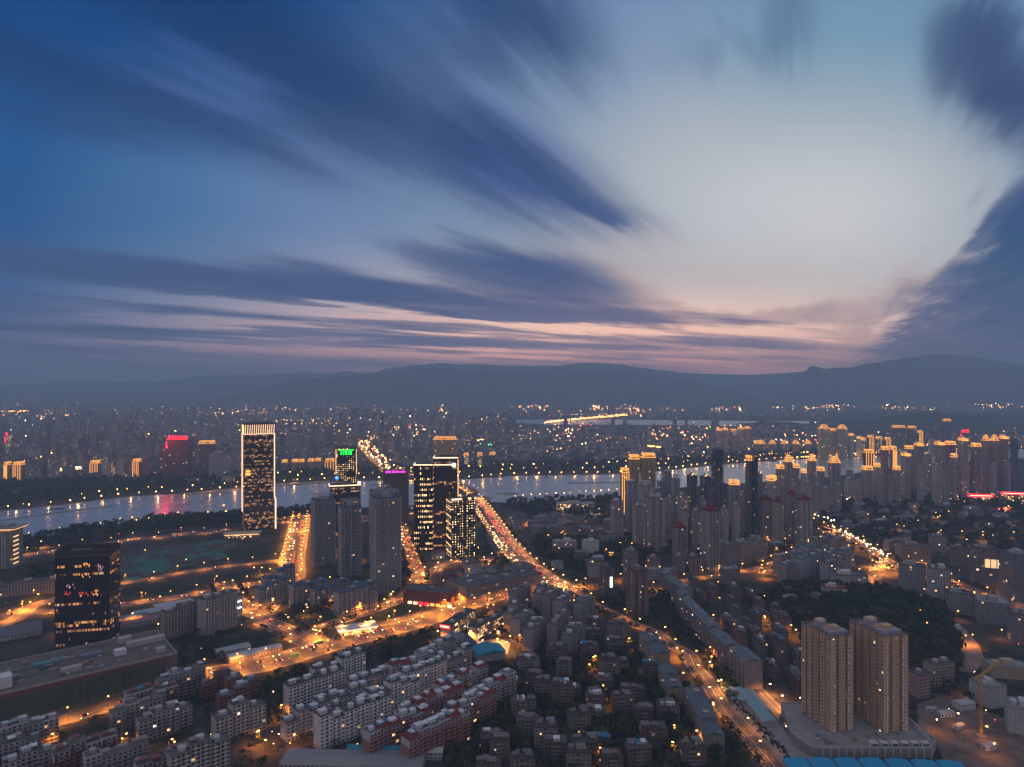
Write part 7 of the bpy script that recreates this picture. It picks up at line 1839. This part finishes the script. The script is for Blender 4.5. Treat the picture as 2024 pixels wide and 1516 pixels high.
# scattered over the whole basin
for k in range(850):
    y = 2200 * (9.5 / 2.2) ** r.random() if False else r.uniform(2300, 9600); x = r.uniform(-.78, .78) * y
    px, py = pix(x, y)
    if in_river(x, y) or tree_zone(px, py) and r.random() < .8 or (px > 1660 and 812 < py < 850 and r.random() < .9): continue
    if math.sin(x * .0013 + 2) * math.cos(y * .0011) < -.35: continue
    s = (.55 + y * .00027) * r.choice((.6, .8, 1.0, 1.4)); dot(x, y, r.choice((8, 10, 14, 22, 30)), s, r.choice(('far_gold', 'far_gold', 'far_gold', 'far_white', 'far_white', 'far_red') if r.random() < .97 else ('far_green',)))
for (px, py, n, sx_, sy_) in ((640, 812, 14, 60, 5), (880, 812, 26, 50, 8), (740, 828, 10, 60, 6), (1060, 806, 40, 40, 6), (1180, 806, 30, 16, 5), (1260, 815, 30, 30, 8), (1640, 806, 40, 50, 6), (1780, 808, 26, 60, 5), (1960, 804, 30, 50, 4), (1420, 812, 18, 40, 5), (100, 830, 26, 40, 8), (430, 822, 20, 50, 6), (1100, 860, 50, 90, 18), (1350, 870, 50, 90, 16), (800, 860, 40, 60, 14), (1600, 880, 30, 90, 8)):
    for k in range(n):
        qx, qy = px + r.gauss(0, sx_ * .5), max(796, py + r.gauss(0, sy_ * .5)); x, y = G(qx, qy)
        if y > 9900 or in_river(x, y): continue
        dot(x, y, r.uniform(8, 30), (.55 + y * .00027) * r.uniform(.7, 1.5), r.choice(('far_gold', 'far_gold', 'far_white', 'far_white', 'far_red')))
# lit places in the near city: shop fronts, courtyards, windows at street level
for k in range(230):
    qx, qy = r.uniform(0, 2024), r.uniform(985, 1500); x, y = G(qx, qy)
    if (int(x // CELL), int(y // CELL)) in occ or in_river(x, y): continue
    dot(x, y, r.uniform(2.5, 6), r.uniform(.18, .4) * (1 + (y - 500) * .0006), r.choice(('far_gold', 'far_gold', 'far_white', 'far_white', 'far_red') if r.random() < .9 else ('far_green', 'far_red')))
tag(link('distant_lights', lp.mesh('distant_lights')), kind='stuff')
for (px, py, z, s, m_) in (): pass
# a few lights that light what is round them, one per bright place the photograph shows
for (px, py, pw, kind) in ((1648, 1050, 3.0, 'white'), (1818, 1122, 4.0, 'white'), (1756, 1122, 3.0, 'sodium'), (1580, 1066, 3.0, 'white'), (1722, 1122, 2.5, 'white'), (45, 1205, 3.0, 'sodium'), (595, 1050, 4.0, 'sodium'), (868, 1218, 1.6, 'sodium'), (1650, 978, 3.0, 'white'), (1590, 985, 1.5, 'white'),
                           (1290, 1168, 1.5, 'sodium'), (1230, 1150, 1.2, 'sodium'), (1340, 1300, 1.6, 'sodium'), (1990, 1010, 5.0, 'white'), (1540, 1400, 1.2, 'white'), (1516, 1376, 1.0, 'white'), (85, 1082, 2.0, 'white'), (560, 1110, 2.0, 'sodium'), (250, 1330, .8, 'sodium'), (1425, 1365, .8, 'white'), (1408, 1330, .8, 'white'), (640, 1470, .5, 'sodium'),
                           (770, 1190, .9, 'white'), (815, 1192, 1.4, 'white'), (1155, 1160, 2.5, 'sodium'), (1100, 1160, 2.0, 'white'), (1505, 1132, 1.0, 'sodium'), (1535, 1128, 1.0, 'sodium')):
    flood(px, py, pw, kind)
rl = random.Random(17); n_lane = 0
for (x0, x1, y0, y1, n) in ((0, 640, 1400, 1510, 12), (640, 960, 1330, 1500, 9), (880, 1420, 1280, 1510, 16), (900, 1160, 1190, 1290, 10), (1000, 1230, 1020, 1120, 12), (1230, 1640, 1040, 1160, 26), (1350, 1580, 1170, 1430, 10), (1620, 2020, 980, 1080, 22), (1640, 1800, 1080, 1150, 10),
                        (1780, 2020, 1120, 1290, 12), (60, 320, 1160, 1260, 10), (500, 760, 1130, 1220, 10), (820, 1040, 1100, 1170, 9), (640, 800, 1040, 1110, 6)):
    k = 0; tries = 0
    while k < n and tries < 400:
        tries += 1; qx, qy = rl.uniform(x0, x1), rl.uniform(y0, y1); x, y = G(qx, qy)
        if (int(x // CELL), int(y // CELL)) in occ or in_river(x, y): continue
        o = put(LAMPS['sodium'], 'lane_lamp', x, y, rl.uniform(0, 6.28), {'p': (.2, .2, .2)}, None, 'lane lamp', z=.1)
        lamp_light('sodium', round(rl.choice((.15, .3, .5)) * (1 + (y - 520) / 700), 1) or .1, o); k += 1; n_lane += 1
        b_ = min(LM, key=lambda l: math.hypot(*(a - b for a, b in zip(pix(l[1], l[2]), (qx, qy)))))
        o['label'] = 'orange lane lamp among the buildings near ' + b_[0]; o['group'] = 'lane lamps near ' + b_[0]
print('lane lamps', n_lane)
# lamps of the avenue across the river stand wide apart here and light the deck
rd_ = ROADS['far_avenue']
for (x, y, nx, ny) in along(rd_['line'], 75.0, 20.0):
    o = put(LAMPS['white'], 'street_lamp', x + nx * 20, y + ny * 20, math.atan2(-ny, -nx), {'p': (.2, .2, .2)}, 'lit street lamp on the crowded avenue beyond the bridge', 'street lamp', 'street lamps beyond the bridge')
    lamp_light('white', 2.4, o)

# ================================================================ the river bridge
br = [G(936, 984), G(918, 972), G(885, 958), (G(850, 950)[0], G(850, 950)[1]), G(812, 944), G(770, 934)]
L = smooth_line(br, 20.0)
o = thing('bridge', 0, 0, 0, 0, 'lit road bridge crossing the river behind the dark office towers', 'bridge')
m = MB(); ribbon(m, L, 34, 12.0, 'asphalt')
nn = normals(L)
for i in range(len(L) - 1):
    for s in (-1, 1):
        a = (L[i][0] + nn[i][0] * 17 * s, L[i][1] + nn[i][1] * 17 * s); b = (L[i + 1][0] + nn[i + 1][0] * 17 * s, L[i + 1][1] + nn[i + 1][1] * 17 * s)
        q = [(a[0], a[1], 9.5), (b[0], b[1], 9.5), (b[0], b[1], 13.0), (a[0], a[1], 13.0)]
        m.face(q if s < 0 else q[::-1], 'concrete')
part('deck', m, o)
for (x, y, nx, ny) in along(L, 60.0, 10.0):
    m = MB(); m.box(x, y, 0, 22, 3.5, 11.8, 'concrete', rot=math.atan2(ny, nx)); part('pier', m, o)
for k, (x, y, nx, ny) in enumerate(along(L, 45.0, 12.0)):
    for s in (-1, 1):
        q = put(LAMPS['white'], 'street_lamp', x + nx * 16.5 * s, y + ny * 16.5 * s, math.atan2(-ny * s, -nx * s), {'p': (.2, .2, .2)}, 'lit street lamp on the parapet of the river bridge', 'street lamp', 'street lamps on the river bridge', z=12)
        if s > 0: lamp_light('white', 5.0, q)
# elevated ramp beside the boulevard
for pts, lab in (([(930, 996), (948, 1012), (962, 1040), (968, 1072), (985, 1098), (1010, 1118)], 'curving elevated ramp joining the boulevard from the bridge'), ([(440, 1055), (500, 1042), (560, 1031), (625, 1022), (700, 1016)], 'elevated carriageway over the broad crossing')):
    L = smooth_line([G(*p) for p in pts], 14.0); n = len(L)
    hz = [1.0 + 6.5 * min(1, i / 5, (n - 1 - i) / 5) for i in range(n)]
    o = thing('elevated_road', 0, 0, 0, 0, lab, 'elevated road')
    m = MB(); ribbon(m, L, 10, 0, 'asphalt', zs=hz); nn = normals(L)
    for i in range(n - 1):
        for s in (-1, 1):
            a = (L[i][0] + nn[i][0] * 5 * s, L[i][1] + nn[i][1] * 5 * s); b = (L[i + 1][0] + nn[i + 1][0] * 5 * s, L[i + 1][1] + nn[i + 1][1] * 5 * s)
            q = [(a[0], a[1], hz[i] - 1.6), (b[0], b[1], hz[i + 1] - 1.6), (b[0], b[1], hz[i + 1] + 1), (a[0], a[1], hz[i] + 1)]
            m.face(q if s < 0 else q[::-1], 'concrete')
    part('deck', m, o)
    for i in range(3, n - 3, 3):
        m = MB(); m.box(L[i][0], L[i][1], 0, 2, 2, hz[i] - .2, 'concrete'); part('pier', m, o)

# ================================================================ labels: which one it is, by what stands near it
ORD = ['first', 'second', 'third', 'fourth', 'fifth', 'sixth', 'seventh', 'eighth', 'ninth', 'tenth', 'eleventh', 'twelfth', 'thirteenth', 'fourteenth', 'fifteenth', 'sixteenth', 'seventeenth', 'eighteenth', 'nineteenth', 'twentieth']
def ordinal(n):
    if n < 20: return ORD[n]
    tens = ['twenty', 'thirty', 'forty', 'fifty', 'sixty', 'seventy', 'eighty', 'ninety']
    a, b = divmod(n + 1, 10)
    return (tens[min(7, a - 2)] + ('-' + ORD[b - 1] if b else 'th').replace('yth', 'ieth')).replace('tyth', 'tieth')
book = {}
for (o, adj, cat, x, y) in GENERIC:
    px, py = pix(x, y)
    best = min(LM, key=lambda l: math.hypot(*(a - b for a, b in zip(pix(l[1], l[2]), (px, py)))))
    lx, ly = pix(best[1], best[2]); dx_, dy_ = px - lx, py - ly
    side = ('right of' if dx_ > 0 else 'left of') if abs(dx_) > abs(dy_) * 1.1 else ('behind' if dy_ < 0 else 'in front of')
    if adj == 'TREE':
        o['label'] = 'dark leafy tree %s %s' % (side, best[0]); o['group'] = 'trees %s %s' % (side, best[0]); continue
    book.setdefault((cat, adj, best[0], side), []).append((math.hypot(dx_, dy_), o, adj))
for (cat, adj, ph, side), L in book.items():
    L.sort(key=lambda t: t[0])
    for i, (_, o, adj) in enumerate(L):
        adj2 = adj
        for k, wd in (('%d-storey' % k, wd) for k, wd in enumerate(['zero', 'one', 'two', 'three', 'four', 'five', 'six', 'seven', 'eight', 'nine', 'ten', 'eleven', 'twelve'])): adj2 = adj2.replace(k, wd + '-storey') if ' ' + k in adj2 else adj2
        if len(L) == 1: o['label'] = '%s %s %s %s' % (adj2, cat, side, ph)
        else: o['label'] = '%s %s, %s %s %s' % (adj2, cat, ordinal(i), side, ph)
print('generics', len(GENERIC), 'objects', len(bpy.data.objects))
